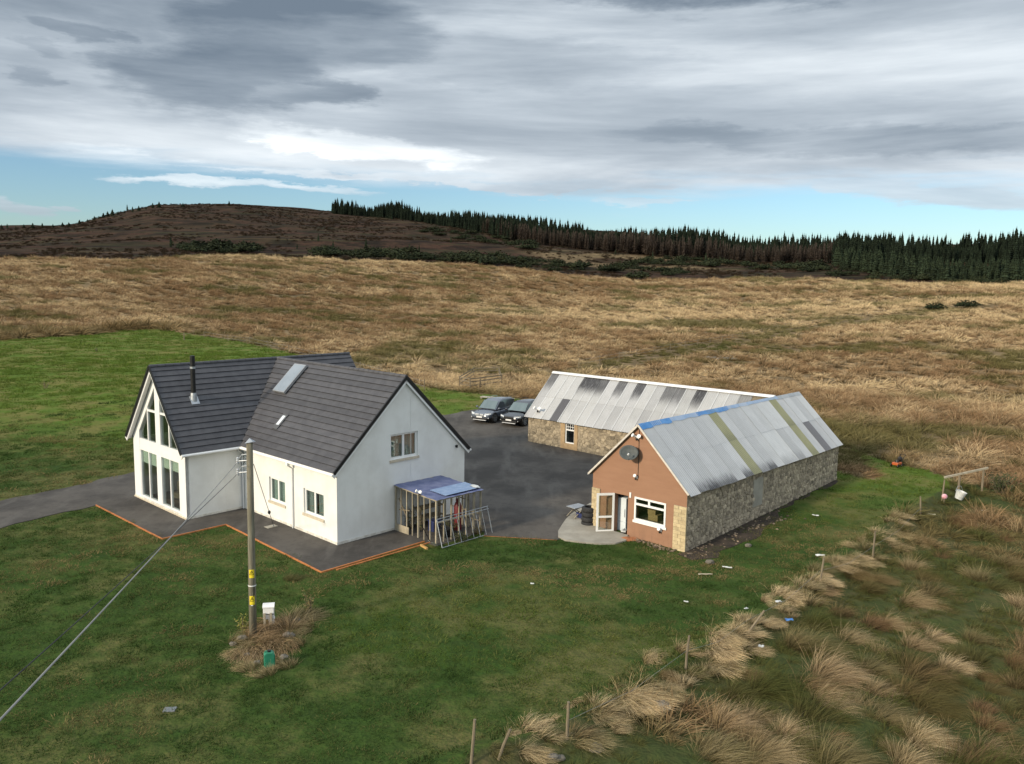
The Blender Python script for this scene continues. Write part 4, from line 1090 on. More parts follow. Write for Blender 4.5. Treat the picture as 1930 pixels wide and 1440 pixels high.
def poly_cells(L, Hh, cw, ch, seed, keep=lambda s, z: True):
    """irregular rubble pattern: Voronoi cells of a jittered brick-like grid"""
    r_ = random.Random(seed); pts = []
    nrow = int(Hh / ch) + 2
    z = -ch
    while z < Hh + ch:
        h_ = ch * r_.uniform(0.7, 1.35); s = -cw * r_.random()
        while s < L + cw:
            w_ = cw * r_.uniform(0.5, 1.6); pts.append((s + w_ / 2 + r_.uniform(-0.2, 0.2) * cw, (z + h_ / 2) * 1.0 + r_.uniform(-0.3, 0.3) * ch)); s += w_
        z += h_
    an = cw / ch * 0.9
    P = np.array(pts); Q = P * np.array([1, an])
    cells = []
    for i in range(len(P)):
        if not (0 < P[i, 0] < L and 0 < P[i, 1] < Hh) or not keep(*P[i]): continue
        d = ((Q - Q[i]) ** 2).sum(1); nb = np.argsort(d)[1:15]
        poly = [Vector((P[i, 0] + a, (P[i, 1] + b / an) * 1.0, 0)) for a, b in ((-1.5 * cw, -1.5 * cw), (1.5 * cw, -1.5 * cw), (1.5 * cw, 1.5 * cw), (-1.5 * cw, 1.5 * cw))]
        for j in nb:
            mx, mz = (Q[i] + Q[j]) / 2; nx_, nz_ = Q[i] - Q[j]
            poly = clip_poly(poly, lambda v: (v.x - mx) * nx_ + (v.y * an - mz) * nz_)
            if len(poly) < 3: break
        if len(poly) < 3: continue
        poly = clip_poly(poly, lambda v: v.x); poly = clip_poly(poly, lambda v: L - v.x); poly = clip_poly(poly, lambda v: v.y) if poly else poly; poly = clip_poly(poly, lambda v: Hh - v.y) if poly else poly
        if len(poly) >= 3: cells.append(poly)
    return cells


def stone_geo(mb, poly, place, r_, joint=0.016):
    c = sum(poly, Vector()) / len(poly); n = len(poly)
    rad = sum((p - c).length for p in poly) / n
    if rad < 0.04: return
    k0 = max(0.3, 1 - joint / rad); k1_ = max(0.2, k0 - 0.035 / rad); dp = r_.uniform(0.012, 0.05)
    A = [c + (p - c) * k0 for p in poly]; B = [c + (p - c) * k1_ * r_.uniform(0.93, 1.0) for p in poly]
    vs_ = [place(p.x, p.y, -0.02) for p in A] + [place(p.x, p.y, dp * 0.55) for p in A] + [place(p.x, p.y, dp + r_.uniform(-0.008, 0.008)) for p in B]
    fs_ = [(i, (i + 1) % n, n + (i + 1) % n, n + i) for i in range(n)] + [(n + i, n + (i + 1) % n, 2 * n + (i + 1) % n, 2 * n + i) for i in range(n)] + [tuple(range(2 * n, 3 * n))]
    mb.add(vs_, fs_, min(1, max(0, r_.gauss(0.5, 0.24))))


def stone_face(parent, L, Hh, place, cw, ch, seed, mat, limit=300, keep=lambda s, z: True, order=None):
    cells = poly_cells(L, Hh, cw, ch, seed, keep); r_ = random.Random(seed + 1)
    cells.sort(key=lambda p: (order(sum(q.x for q in p) / len(p)) if order else 0) - 0 * len(p))
    rest = MB()
    for i, p in enumerate(cells):
        if i < limit:
            mb = MB(); stone_geo(mb, p, place, r_)
            if mb.v: mb.build('stone', mat, parent)
        else: stone_geo(rest, p, place, r_)
    if rest.v:
        o = rest.build('stonework', mat, parent); o['kind'] = 'stuff'


# ------------------------------------------------------------------ corrugated roof sheets
_sheets = {}


def sheet_mesh(w, L, pitch_, amp, mat):
    key = (round(w, 3), round(L, 3), pitch_, mat.name)
    if key in _sheets: return _sheets[key]
    n = int(round(w / pitch_ * 4)); mb = MB(); vs_ = []
    for i in range(n + 1):
        x = w * i / n; z = amp * math.cos(2 * math.pi * x / pitch_)
        vs_ += [(x, 0, z), (x, L, z)]
    mb.add(vs_, [(2 * i, 2 * i + 2, 2 * i + 3, 2 * i + 1) for i in range(n)])
    me = mb.mesh('roof_sheet', mat, smooth=True); _sheets[key] = me; return me


def sheet_roof(roof, org, along, upv, total, wid, rows, style, seed, pitch_=0.146, amp=0.024, lap=0.06):
    """rows: list of (start, length) up the slope. style(i, row, centre)->(rgb, stain, foot?)"""
    r_ = random.Random(seed); along = Vector(along).normalized(); upv = Vector(upv).normalized(); n = along.cross(upv).normalized()
    if n.z < 0: n = -n
    handed = along.cross(upv).dot(Vector((0, 0, 1))) > 0
    nc = int(round(total / wid)); w = total / nc
    for i in range(nc):
        for k, (s0, L_) in enumerate(rows):
            c, st, foot = style(i, k, (i + 0.5) * w)
            me = sheet_mesh(w + lap, L_, pitch_, amp, M_sheetL if foot else M_sheetU)
            X = along; Y = upv; Z = X.cross(Y)
            m4 = Matrix(((X.x, Y.x, Z.x, 0), (X.y, Y.y, Z.y, 0), (X.z, Y.z, Z.z, 0), (0, 0, 0, 1)))
            p = Vector(org) + along * (i * w - 0.03) + upv * (s0 + r_.uniform(-0.03, 0.02)) + n * (0.030 + 0.006 * (i % 2) + 0.010 * k + r_.uniform(0, 0.004))
            o = bpy.data.objects.new('roof_sheet', me); col.objects.link(o); o.parent = roof
            rot = Matrix.Rotation(r_.uniform(-0.004, 0.004), 4, 'Z')
            o.matrix_local = Matrix.Translation(p) @ m4 @ rot
            o.color = (*c, st)


# ------------------------------------------------------------------ barn with the orange gable
barn = thing('workshop_barn', 'stone barn with orange clad gable, open white door and tin roof', 'barn', B1, YAW1 - math.pi / 2)
kb = (B1R - B1E) / (B1W / 2)
mb = MB(); gt1 = lambda s: B1E - 0.06 + kb * min(s, B1W - s)
DOOR = (B1W - 4.12, B1W - 3.27, 0.02, 2.10); WIN = (B1W - 2.88, B1W - 1.10, 1.02, 2.16)
wall_mesh(mb, (-B1W, 0, 0), (1, 0, 0), (0, -1, 0), B1W, gt1, [DOOR, WIN], t=0.35, extra=(B1W / 2,), base=-0.3)
gable = mb.build('gable_wall', M_clad, barn)
mb = MB()
wall_mesh(mb, (0, 0.0, 0), (0, 1, 0), (1, 0, 0), B1L, lambda s: B1E - 0.05, t=0.45)
side = mb.build('side_wall', M_mortar, barn)
mb = MB(); wall_mesh(mb, (-B1W, 0, 0), (0, 1, 0), (-1, 0, 0), B1L, lambda s: B1E - 0.05, t=0.45); wall_mesh(mb, (0, B1L, 0), (-1, 0, 0), (0, 1, 0), B1W, gt1, t=0.35, extra=(B1W / 2,))
mb.build('rear_wall', M_stone, barn)
stone_face(side, B1L - 0.03, B1E - 0.1, lambda s, z, d: (d, s + 0.03, z - 0.02), 0.28, 0.165, 5, M_stone, 300, order=lambda s: s, keep=lambda s, z: not (6.4 < s < 7.5 and 0.9 < z < 2.4))
# old blocked opening
MB().box((0.0, 6.4, 0.95), (0.028, 7.45, 2.45)).build('blocked_window', M_conc, side)
# quoins on the gable corners
for s0, s1, zt in ((-0.66, 0.03, 2.20), (-B1W - 0.015, -B1W + 0.50, 2.15)):
    z = 0.0; k = 0
    while z < zt - 0.02:
        h_ = min(0.17, zt - z); cut = s0 + (s1 - s0) * (0.62 if k % 2 else 0.40)
        for a, b in ((s0, cut), (cut, s1)):
            MB().box((a + 0.008, -0.055 - 0.012 * rng.random(), z + 0.006), (b - 0.008, 0.02, z + h_ - 0.006)).build('quoin_block', M_quoin, gable, bevel=0.008)
        z += h_; k += 1
MB().box((-0.66, -0.045, -0.1), (0.02, 0.0, 2.2)).box((-B1W - 0.01, -0.045, -0.1), (-B1W + 0.5, 0.0, 2.15)).build('quoin_backing', M_mortar, gable)
# roof
mb = MB()
zr1 = lambda x, y: B1E + kb * (-x); zl1 = lambda x, y: B1E + kb * (x + B1W)
OV = 0.16
deck_mb(mb, [(OV, -0.12), (OV, B1L + 0.05), (-B1W / 2, B1L + 0.05), (-B1W / 2, -0.12)], zr1, 0.05); deck_mb(mb, [(-B1W - OV, -0.12), (-B1W - OV, B1L + 0.05), (-B1W / 2, B1L + 0.05), (-B1W / 2, -0.12)], zl1, 0.05)
roof1 = mb.build('roof', M_wood, barn)
sl = math.hypot(B1W / 2 + OV, (B1W / 2 + OV) * kb)
GREYS = [(0.50, 0.50, 0.495), (0.47, 0.47, 0.465), (0.53, 0.53, 0.52), (0.49, 0.49, 0.485)]
rs1 = random.Random(31)


def style1(i, k, c):
    g = list(rs1.choice(GREYS)); st = 0.0
    f = rs1.uniform(0.92, 1.07); g = [x * f for x in g]
    if 6.45 < c < 7.4 or 12.75 < c < 13.75: g = [0.30, 0.29, 0.16]; st = 0.25
    if k == 0 and (1.0 < c < 4.4): st = rs1.uniform(0.7, 1.0)
    if k == 0 and (5.4 < c < 6.4 or 7.4 < c < 8.4): st = rs1.uniform(0.5, 0.9)
    if k == 0 and 9.5 < c < 12: st = rs1.uniform(0.1, 0.35)
    if 15.0 < c < 15.8 and k == 0: g = [0.17, 0.165, 0.17]
    return g, st, True


sheet_roof(roof1, (OV, -0.14, B1E - kb * OV), (0, 1, 0), (-1, 0, kb), B1L + 0.20, 0.87, [(-0.10, 2.20), (2.02, sl - 1.99)], style1, 8)
sheet_roof(roof1, (-B1W - OV, -0.14, B1E - kb * OV), (0, 1, 0), (1, 0, kb), B1L + 0.20, 0.87, [(-0.10, 2.20), (2.02, sl - 1.99)], style1, 9)
M_tarpb = pm('blue_ridge_tarp', (0.045, 0.20, 0.48), (0.12, 0.30, 0.58), 0.45, 1.2, 0.5, 10, detail=6)
M_tarpf = pm('faded_ridge_tarp', (0.36, 0.45, 0.58), (0.26, 0.37, 0.54), 0.5, 1.5, 0.4, 10, detail=6)
for a, b, m_, w_ in ((-0.16, 2.5, M_tarpb, 0.24), (2.5, 5.0, M_tarpf, 0.19), (5.0, 8.2, M_tarpb, 0.20), (8.2, 14.2, M_tarpf, 0.16), (14.2, B1L + 0.08, pm('tin_ridge', (0.42, 0.44, 0.45), (0.36, 0.38, 0.39), 0.5, 4, metal=0.3), 0.2)):
    mb = MB(); n_ = max(2, int((b - a) / 0.35)); vs2 = []
    for i in range(n_ + 1):
        y = a + (b - a) * i / n_; j_ = rng.uniform(0.8, 1.1)
        for sg in (-1, 0, 1): vs2.append((-B1W / 2 + sg * w_ * j_, y, B1R + 0.085 - abs(sg) * w_ * j_ * kb * 0.97))
    mb.add(vs2, [(3 * i + q, 3 * i + q + 1, 3 * i + q + 4, 3 * i + q + 3) for i in range(n_) for q in (0, 1)]); mb.build('ridge_cover', m_, roof1)
for sg in (0, 1):
    a = Vector((OV + 0.02, -0.17, B1E - kb * OV)) if sg else Vector((-B1W - OV - 0.02, -0.17, B1E - kb * OV))
    MB().bar(a, (-B1W / 2, -0.17, B1R + 0.02), 0.05, 0.09).build('verge_board', pm('pale_trim', (0.62, 0.58, 0.52), (0.50, 0.46, 0.41), 0.7, 5), roof1)
MB().bar((OV - 0.05, B1L + 0.07, B1E - kb * OV), (-B1W / 2, B1L + 0.07, B1R), 0.05, 0.12).build('verge_board', M_wood, roof1)
# door leaf, window, inside
dl = MB()
for a, b in (((0, 0.04, 0), (0, 0.04, 2.02)), ((0.80, 0.04, 0), (0.80, 0.04, 2.02))): dl.box((a[0] - 0.05, -0.03, 0.02), (a[0] + 0.05, 0.03, 2.04))
for z, h_ in ((0.02, 0.16), (0.80, 0.09), (1.93, 0.11)): dl.box((0.05, -0.028, z), (0.75, 0.028, z + h_))
leaf = dl.build('door', M_upvc, barn, loc=(-4.12, -0.03, 0.06)); leaf.rotation_euler.z = R(-128)
for z0, z1 in ((0.16, 0.82), (0.87, 1.95)): MB().box((0.045, -0.008, z0), (0.755, 0.008, z1)).build('pane', M_glassd, leaf)
mb = MB(); mb.tube([(0.74, -0.05, 1.0), (0.62, -0.06, 1.0)], 0.012, 6); mb.tube([(0.74, -0.03, 1.0), (0.74, -0.06, 1.0)], 0.012, 6); mb.build('handle', M_steel, leaf)
window(barn, (-B1W, 0, 0), (1, 0, 0), (0, -1, 0), *WIN, mull=(0.47,), trans=(0.70,), fr=0.09, dep=-0.03, name='workshop_window', sill=M_upvc, glass=M_glassd)
mb = MB(); mb.box((-B1W + 0.4, 0.3, 0.0), (-0.4, 6, 0.05)); mb.build('floor_inside', M_conc, barn); MB().prism([Vector((x, 5.0, z)) for x, z in ((-B1W + 0.5, 0.05), (-0.5, 0.05), (-0.5, 2.9), (-B1W / 2, 5.2), (-B1W + 0.5, 2.9))], (0, 0.1, 0)).build('partition', M_wood, barn)


def W1p(x, y, z=0.0): return local_pt(B1, X1, Y1, x, y, z)


fdg = thing('fridge', 'tall white fridge just inside the open workshop door', 'fridge', W1p(-3.98, 0.82, 0.05), YAW1 - math.pi / 2)
MB().box((-0.3, -0.32, 0.02), (0.3, 0.3, 1.75)).build('body', M_fridge, fdg, bevel=0.02); MB().box((-0.295, -0.375, 0.55), (0.295, -0.33, 1.74)).build('door', M_fridge, fdg, bevel=0.012); MB().box((-0.295, -0.375, 0.05), (0.295, -0.33, 0.53)).build('door', M_fridge, fdg, bevel=0.012)
MB().box((0.22, -0.41, 0.8), (0.25, -0.375, 1.2)).build('handle', M_steel, fdg)
bx = thing('tool_case', 'black and white tool case on the workshop floor by the door', 'case', W1p(-3.62, 0.25, 0.07), YAW1 + 0.4)
MB().box((-0.2, -0.13, 0), (0.2, 0.13, 0.13)).build('body', M_blackm, bx, bevel=0.015); MB().box((-0.19, -0.12, 0.13), (0.19, 0.12, 0.2)).build('lid', M_wplast, bx, bevel=0.015); MB().tube([(-0.08, 0, 0.2), (-0.08, 0, 0.26), (0.08, 0, 0.26), (0.08, 0, 0.2)], 0.012, 6).build('handle', M_blackm, bx)
bench = thing('workbench', 'brown workbench behind the workshop window', 'bench', W1p(-2.0, 0.75, 0.05), YAW1 - math.pi / 2)
MB().box((-1.0, -0.35, 0.90), (1.0, 0.35, 0.95)).build('top', M_wood, bench)
for x in (-0.95, 0.95):
    for y in (-0.3, 0.3): MB().box((x - 0.04, y - 0.04, 0), (x + 0.04, y + 0.04, 0.9)).build('leg', M_wood, bench)
for i, (x, w_, h_, m_, lab, z_) in enumerate(((-2.15, 0.55, 0.30, M_card, 'wide brown cardboard box behind the workshop window', 1.0), (-2.25, 0.42, 0.22, M_card, 'smaller cardboard box on top of the wide one in the window', 1.30), (-1.35, 0.3, 0.28, M_green, 'green plastic tub behind the workshop window', 1.0))):
    t_ = thing('box', lab, 'box', W1p(x, 0.70, z_), YAW1 - math.pi / 2 + 0.1 * i)
    MB().box((-w_ / 2, -0.2, 0), (w_ / 2, 0.2, h_)).build('body', m_, t_, bevel=0.008); MB().box((-w_ / 2 - 0.004, -0.204, h_ - 0.05), (w_ / 2 + 0.004, 0.204, h_ + 0.004)).build('lid', m_, t_)
# dish, lamps, wall box on the gable
dish = thing('satellite_dish', 'dark grey oval satellite dish on the orange gable', 'satellite dish', W1p(-2.88, -0.02, 4.32), YAW1 - math.pi / 2)
M_dish = pm('dish_mesh', (0.075, 0.085, 0.085), (0.055, 0.065, 0.065), 0.6, 8)
aim = Matrix.Translation((-0.12, -0.42, 0.02)) @ Matrix.Rotation(R(28), 4, 'Z') @ Matrix.Rotation(R(66), 4, 'X')
mb = MB(); prof = [(0.0, 0.0)] + [(0.40 * q / 6, 0.085 * (q / 6) ** 2) for q in range(1, 7)]
vs_d = []; fs_d = []; n_ = 28
for r_i, (rd, zd) in enumerate(prof):
    for k in range(n_):
        a = 2 * math.pi * k / n_; vs_d.append(aim @ Vector((rd * 1.15 * math.cos(a), rd * 0.92 * math.sin(a), zd)))
for r_i in range(len(prof) - 1):
    for k in range(n_): fs_d.append((r_i * n_ + k, r_i * n_ + (k + 1) % n_, (r_i + 1) * n_ + (k + 1) % n_, (r_i + 1) * n_ + k))
mb.add(vs_d, fs_d); o = mb.build('reflector', M_dish, dish, smooth=True); sd_ = o.modifiers.new('thick', 'SOLIDIFY'); sd_.thickness = 0.012
mb = MB(); mb.tube([(0, 0, 0), (0, -0.22, 0.02), aim @ Vector((0, 0, -0.02))], 0.03, 8); mb.box((-0.09, -0.02, -0.12), (0.09, 0.0, 0.12)); mb.build('mount', M_steel, dish)
lnb = aim @ Vector((0, -0.18, 0.42)); mb = MB(); mb.tube([aim @ Vector((0, -0.37, 0.04)), lnb], 0.014, 6); mb.build('arm', M_steel, dish)
mb = MB(); mb.tube([lnb, lnb + Vector((0.0, 0.08, 0.03))], 0.04, 8); mb.build('receiver', M_upvc, dish)
yl = YAW1 - math.pi
flood('security_lamp', 'white twin security lamp above the satellite dish on orange gable', W1p(-2.80, -0.01, 5.07), yl, s=1.15)
flood('security_lamp', 'small white lamp below the satellite dish on orange gable', W1p(-2.80, -0.01, 3.13), yl, False)
flood('security_lamp', 'small lamp with dark bracket below the workshop window', W1p(-1.34, -0.01, 0.82), yl, False)
o = MB().box((-0.05, -0.05, -0.13), (0.05, 0.0, 0.13)).build('alarm_box', M_upvc, None, loc=W1p(-3.13, -0.001, 2.18), bevel=0.01); o.rotation_euler.z = YAW1 - math.pi / 2; tag(o, 'small white box on the orange wall between door and window', 'wall box')
mb = MB(); mb.tube([(0, 0, 0), (0.0, 0, -0.7), (0.01, 0, -1.5), (0.0, 0, -2.45)], 0.014, 5); o = mb.build('wall_cable', M_wired, None, loc=W1p(-2.74, -0.016, 5.52)); o.rotation_euler.z = YAW1 - math.pi / 2; tag(o, 'thin dark cable running down the orange gable', 'cable')
# tyres and bench on the concrete pad
tyre_mb = MB(); tyre_mb.lathe([(0.185, 0.03), (0.20, 0.0), (0.29, 0.0), (0.335, 0.03), (0.345, 0.07), (0.345, 0.18), (0.335, 0.22), (0.29, 0.25), (0.20, 0.25), (0.185, 0.22), (0.20, 0.18), (0.27, 0.16), (0.27, 0.09), (0.20, 0.07), (0.185, 0.03)], 30)
for k in range(10):
    a = 2 * math.pi * k / 10; 
tyre_me = tyre_mb.mesh('tyre', M_rubber, smooth=True)
tpos = T(1110, 991)
for k, lab in enumerate(('black car tyre, bottom one of the stack on the concrete pad', 'black car tyre, second from the bottom of the stack', 'black car tyre, second from the top of the stack', 'black car tyre on top of the stack by the barn corner')):
    o = put(tyre_me, 'tyre', None, (tpos.x + rng.uniform(-0.02, 0.02), tpos.y + 0.15 + rng.uniform(-0.02, 0.02), 0.076 + 0.252 * k), (0, 0, rng.uniform(0, 3)), (1.08, 1.08, 1.0)); tag(o, lab, 'tyre', 'stack of car tyres by the barn')
tb = thing('work_table', 'low grey folding work table beside the stacked tyres', 'table', T(1083, 976) + Vector((0.1, 0.1, 0.08)), 0.7)
MB().box((-0.45, -0.32, 0.50), (0.45, 0.32, 0.54)).build('table_top', M_steel, tb, bevel=0.01)
for sg in (-1, 1):
    MB().bar((-0.42, sg * 0.28, 0.0), (0.38, sg * 0.28, 0.5), 0.04).build('leg', M_woodp, tb); MB().bar((0.42, sg * 0.24, 0.0), (-0.38, sg * 0.24, 0.5), 0.04).build('leg', M_woodp, tb)
cr = thing('crate', 'dark blue plastic crate under the grey work table', 'crate', T(1092, 978) + Vector((0.2, 0.1, 0.08)), 0.7)
mb = MB(); mb.box((-0.3, -0.2, 0), (0.3, 0.2, 0.02)); mb.box((-0.3, -0.2, 0.02), (-0.28, 0.2, 0.26)); mb.box((0.28, -0.2, 0.02), (0.3, 0.2, 0.26)); mb.box((-0.28, -0.2, 0.02), (0.28, -0.18, 0.26)); mb.box((-0.28, 0.18, 0.02), (0.28, 0.2, 0.26)); mb.build('body', M_navy, cr); mb = MB(); mb.box((-0.32, -0.22, 0.23), (0.32, -0.2, 0.26)); mb.box((-0.32, 0.2, 0.23), (0.32, 0.22, 0.26)); mb.build('rim', M_navy, cr)

# ------------------------------------------------------------------ long stone byre behind the yard
byre = thing('stone_byre', 'long low rubble byre with soot streaked corrugated roof', 'barn', B2, YAW2 - math.pi / 2)
kb2 = (B2R - B2E) / B2HW
mb = MB(); W2b = (3.42, 4.25, 0.28, 1.72)
wall_mesh(mb, (0, 0, 0), (1, 0, 0), (0, -1, 0), B2LEN - 6.0, lambda s: B2E - 0.05, [W2b], t=0.45, base=-0.9)
fw_ = mb.build('front_wall', M_mortar, byre)
mb = MB(); wall_mesh(mb, (0, 0, 0), (0, 1, 0), (-1, 0, 0), 2 * B2HW, lambda s: B2E - 0.06 + kb2 * min(s, 2 * B2HW - s), t=0.45, extra=(B2HW,), base=-0.9); wall_mesh(mb, (0, 2 * B2HW, 0), (1, 0, 0), (0, 1, 0), B2LEN - 3, lambda s: B2E - 0.05, t=0.45, base=-0.9); mb.build('end_wall', M_stonew, byre)
stone_face(fw_, B2LEN - 6.2, B2E + 0.25, lambda s, z, d: (s, -d, z - 0.3), 0.36, 0.21, 15, M_stonew, 300, keep=lambda s, z: not (2.95 < s < 4.62), order=lambda s: s)
# dressed surround and sash window
mb = MB(); mb.box((3.05, -0.04, -0.3), (3.42, 0.0, B2E - 0.06)); mb.box((4.25, -0.04, -0.3), (4.55, 0.0, B2E - 0.06)); mb.box((3.42, -0.04, -0.3), (4.25, 0.0, 0.28)); mb.build('window_surround', pm('sandstone', (0.42, 0.30, 0.17), (0.34, 0.24, 0.14), 0.9, 4, 0.3, 20), fw_)
sw = window(byre, (0, 0, 0), (1, 0, 0), (0, -1, 0), *W2b, mull=(), trans=(0.66,), fr=0.08, dep=0.05, sill=None)
for f_ in (0.25, 0.5, 0.75):
    x = 3.42 + 0.83 * f_; MB().box((x - 0.014, 0.055, 1.26), (x + 0.014, 0.115, 1.66)).build('glazing_bar', M_upvc, sw)
MB().box((3.5, 0.057, 1.44), (4.17, 0.113, 1.47)).build('glazing_bar', M_upvc, sw)
MB().box((3.0, 1.6, -0.3), (4.8, 1.7, 2.0)).build('partition', M_wood, byre)
mb = MB(); OV2 = 0.18
zf2 = lambda x, y: B2E + kb2 * y; zb2 = lambda x, y: B2E + kb2 * (2 * B2HW - y)
deck_mb(mb, [(-0.14, -OV2), (B2LEN - 2.2, -OV2), (B2LEN + 0.3, B2HW), (-0.14, B2HW)], zf2, 0.05); deck_mb(mb, [(-0.14, 2 * B2HW + OV2), (B2LEN - 2.2, 2 * B2HW + OV2), (B2LEN + 0.3, B2HW), (-0.14, B2HW)], zb2, 0.05)
roof2 = mb.build('roof', M_wood, byre)
sl2 = math.hypot(B2HW + OV2, (B2HW + OV2) * kb2)
rs2 = random.Random(77)
SOOT = {(0.0, 0.75): (1, 0.75), (3.4, 4.3): (1, 0.95), (4.3, 5.0): (1, 0.85), (5.9, 6.75): (1, 0.8), (7.75, 8.45): (1, 0.9), (10.3, 11.2): (1, 0.72), (12.2, 13.1): (1, 0.95), (15.0, 15.8): (1, 0.5)}


def style2(i, k, c):
    rq = random.Random(i * 13 + 5); g = list(rq.choice([(0.40, 0.40, 0.395), (0.42, 0.42, 0.415), (0.385, 0.385, 0.385), (0.41, 0.41, 0.405), (0.36, 0.36, 0.36)])); fq = rs2.uniform(1.02, 1.14); g = [x * fq for x in g]; st = rs2.choice([0, 0, 0.06, 0.12])
    for (a, b), (kk, s_) in SOOT.items():
        if a <= c < b and k == kk: st = s_
    if k == 0 and 2.45 <= c < 3.2: g = [0.10, 0.098, 0.105]
    if c > 8.5: g = [x * 0.92 for x in g]
    return g, st, False


sheet_roof(roof2, (-0.16, -OV2, B2E - kb2 * OV2), (1, 0, 0), (0, 1, kb2), B2LEN - 0.9, 0.78, [(-0.06, 2.15), (2.0, sl2 - 1.98)], style2, 18)
sheet_roof(roof2, (-0.16, 2 * B2HW + OV2, B2E - kb2 * OV2), (1, 0, 0), (0, -1, kb2), B2LEN - 0.9, 0.78, [(-0.06, 2.15), (2.0, sl2 - 1.98)], style2, 19)
mb = MB(); vs2 = []
for x in (-0.2, B2LEN + 0.35):
    for sg in (-1, -0.3, 0.3, 1): vs2.append((x, B2HW + sg * 0.22, B2R + 0.10 - max(0, abs(sg) - 0.3) * 0.22 * kb2))
mb.add(vs2, [(q, q + 1, q + 5, q + 4) for q in range(3)] + [(0, 1, 2, 3), (7, 6, 5, 4)]); mb.build('ridge_cap', pm('white_ridge', (0.72, 0.72, 0.71), (0.60, 0.60, 0.59), 0.6, 4), roof2)
MB().bar((-0.17, -OV2, B2E - kb2 * OV2), (-0.17, B2HW, B2R), 0.04, 0.10).build('verge_board', pm('verge_pale', (0.5, 0.5, 0.49), (0.42, 0.42, 0.41), 0.7, 4), roof2)
flood('security_lamp', 'white twin security lamp standing on the byre roof edge', local_pt(B2, X2, Y2, 0.85, 0.18, B2E + kb2 * 0.18 + 0.22), YAW2 - math.pi, s=1.5)
MB().tube([local_pt(B2, X2, Y2, 0.85, 0.18, B2E + kb2 * 0.18 - 0.02) - (local_pt(B2, X2, Y2, 0.85, 0.18, B2E + kb2 * 0.18 + 0.22)), (0, 0, 0)], 0.02, 6).build('bracket', M_blackm, [o for o in bpy.data.objects if o.get('label', '').startswith('white twin security lamp standing')][0])

# ------------------------------------------------------------------ cars


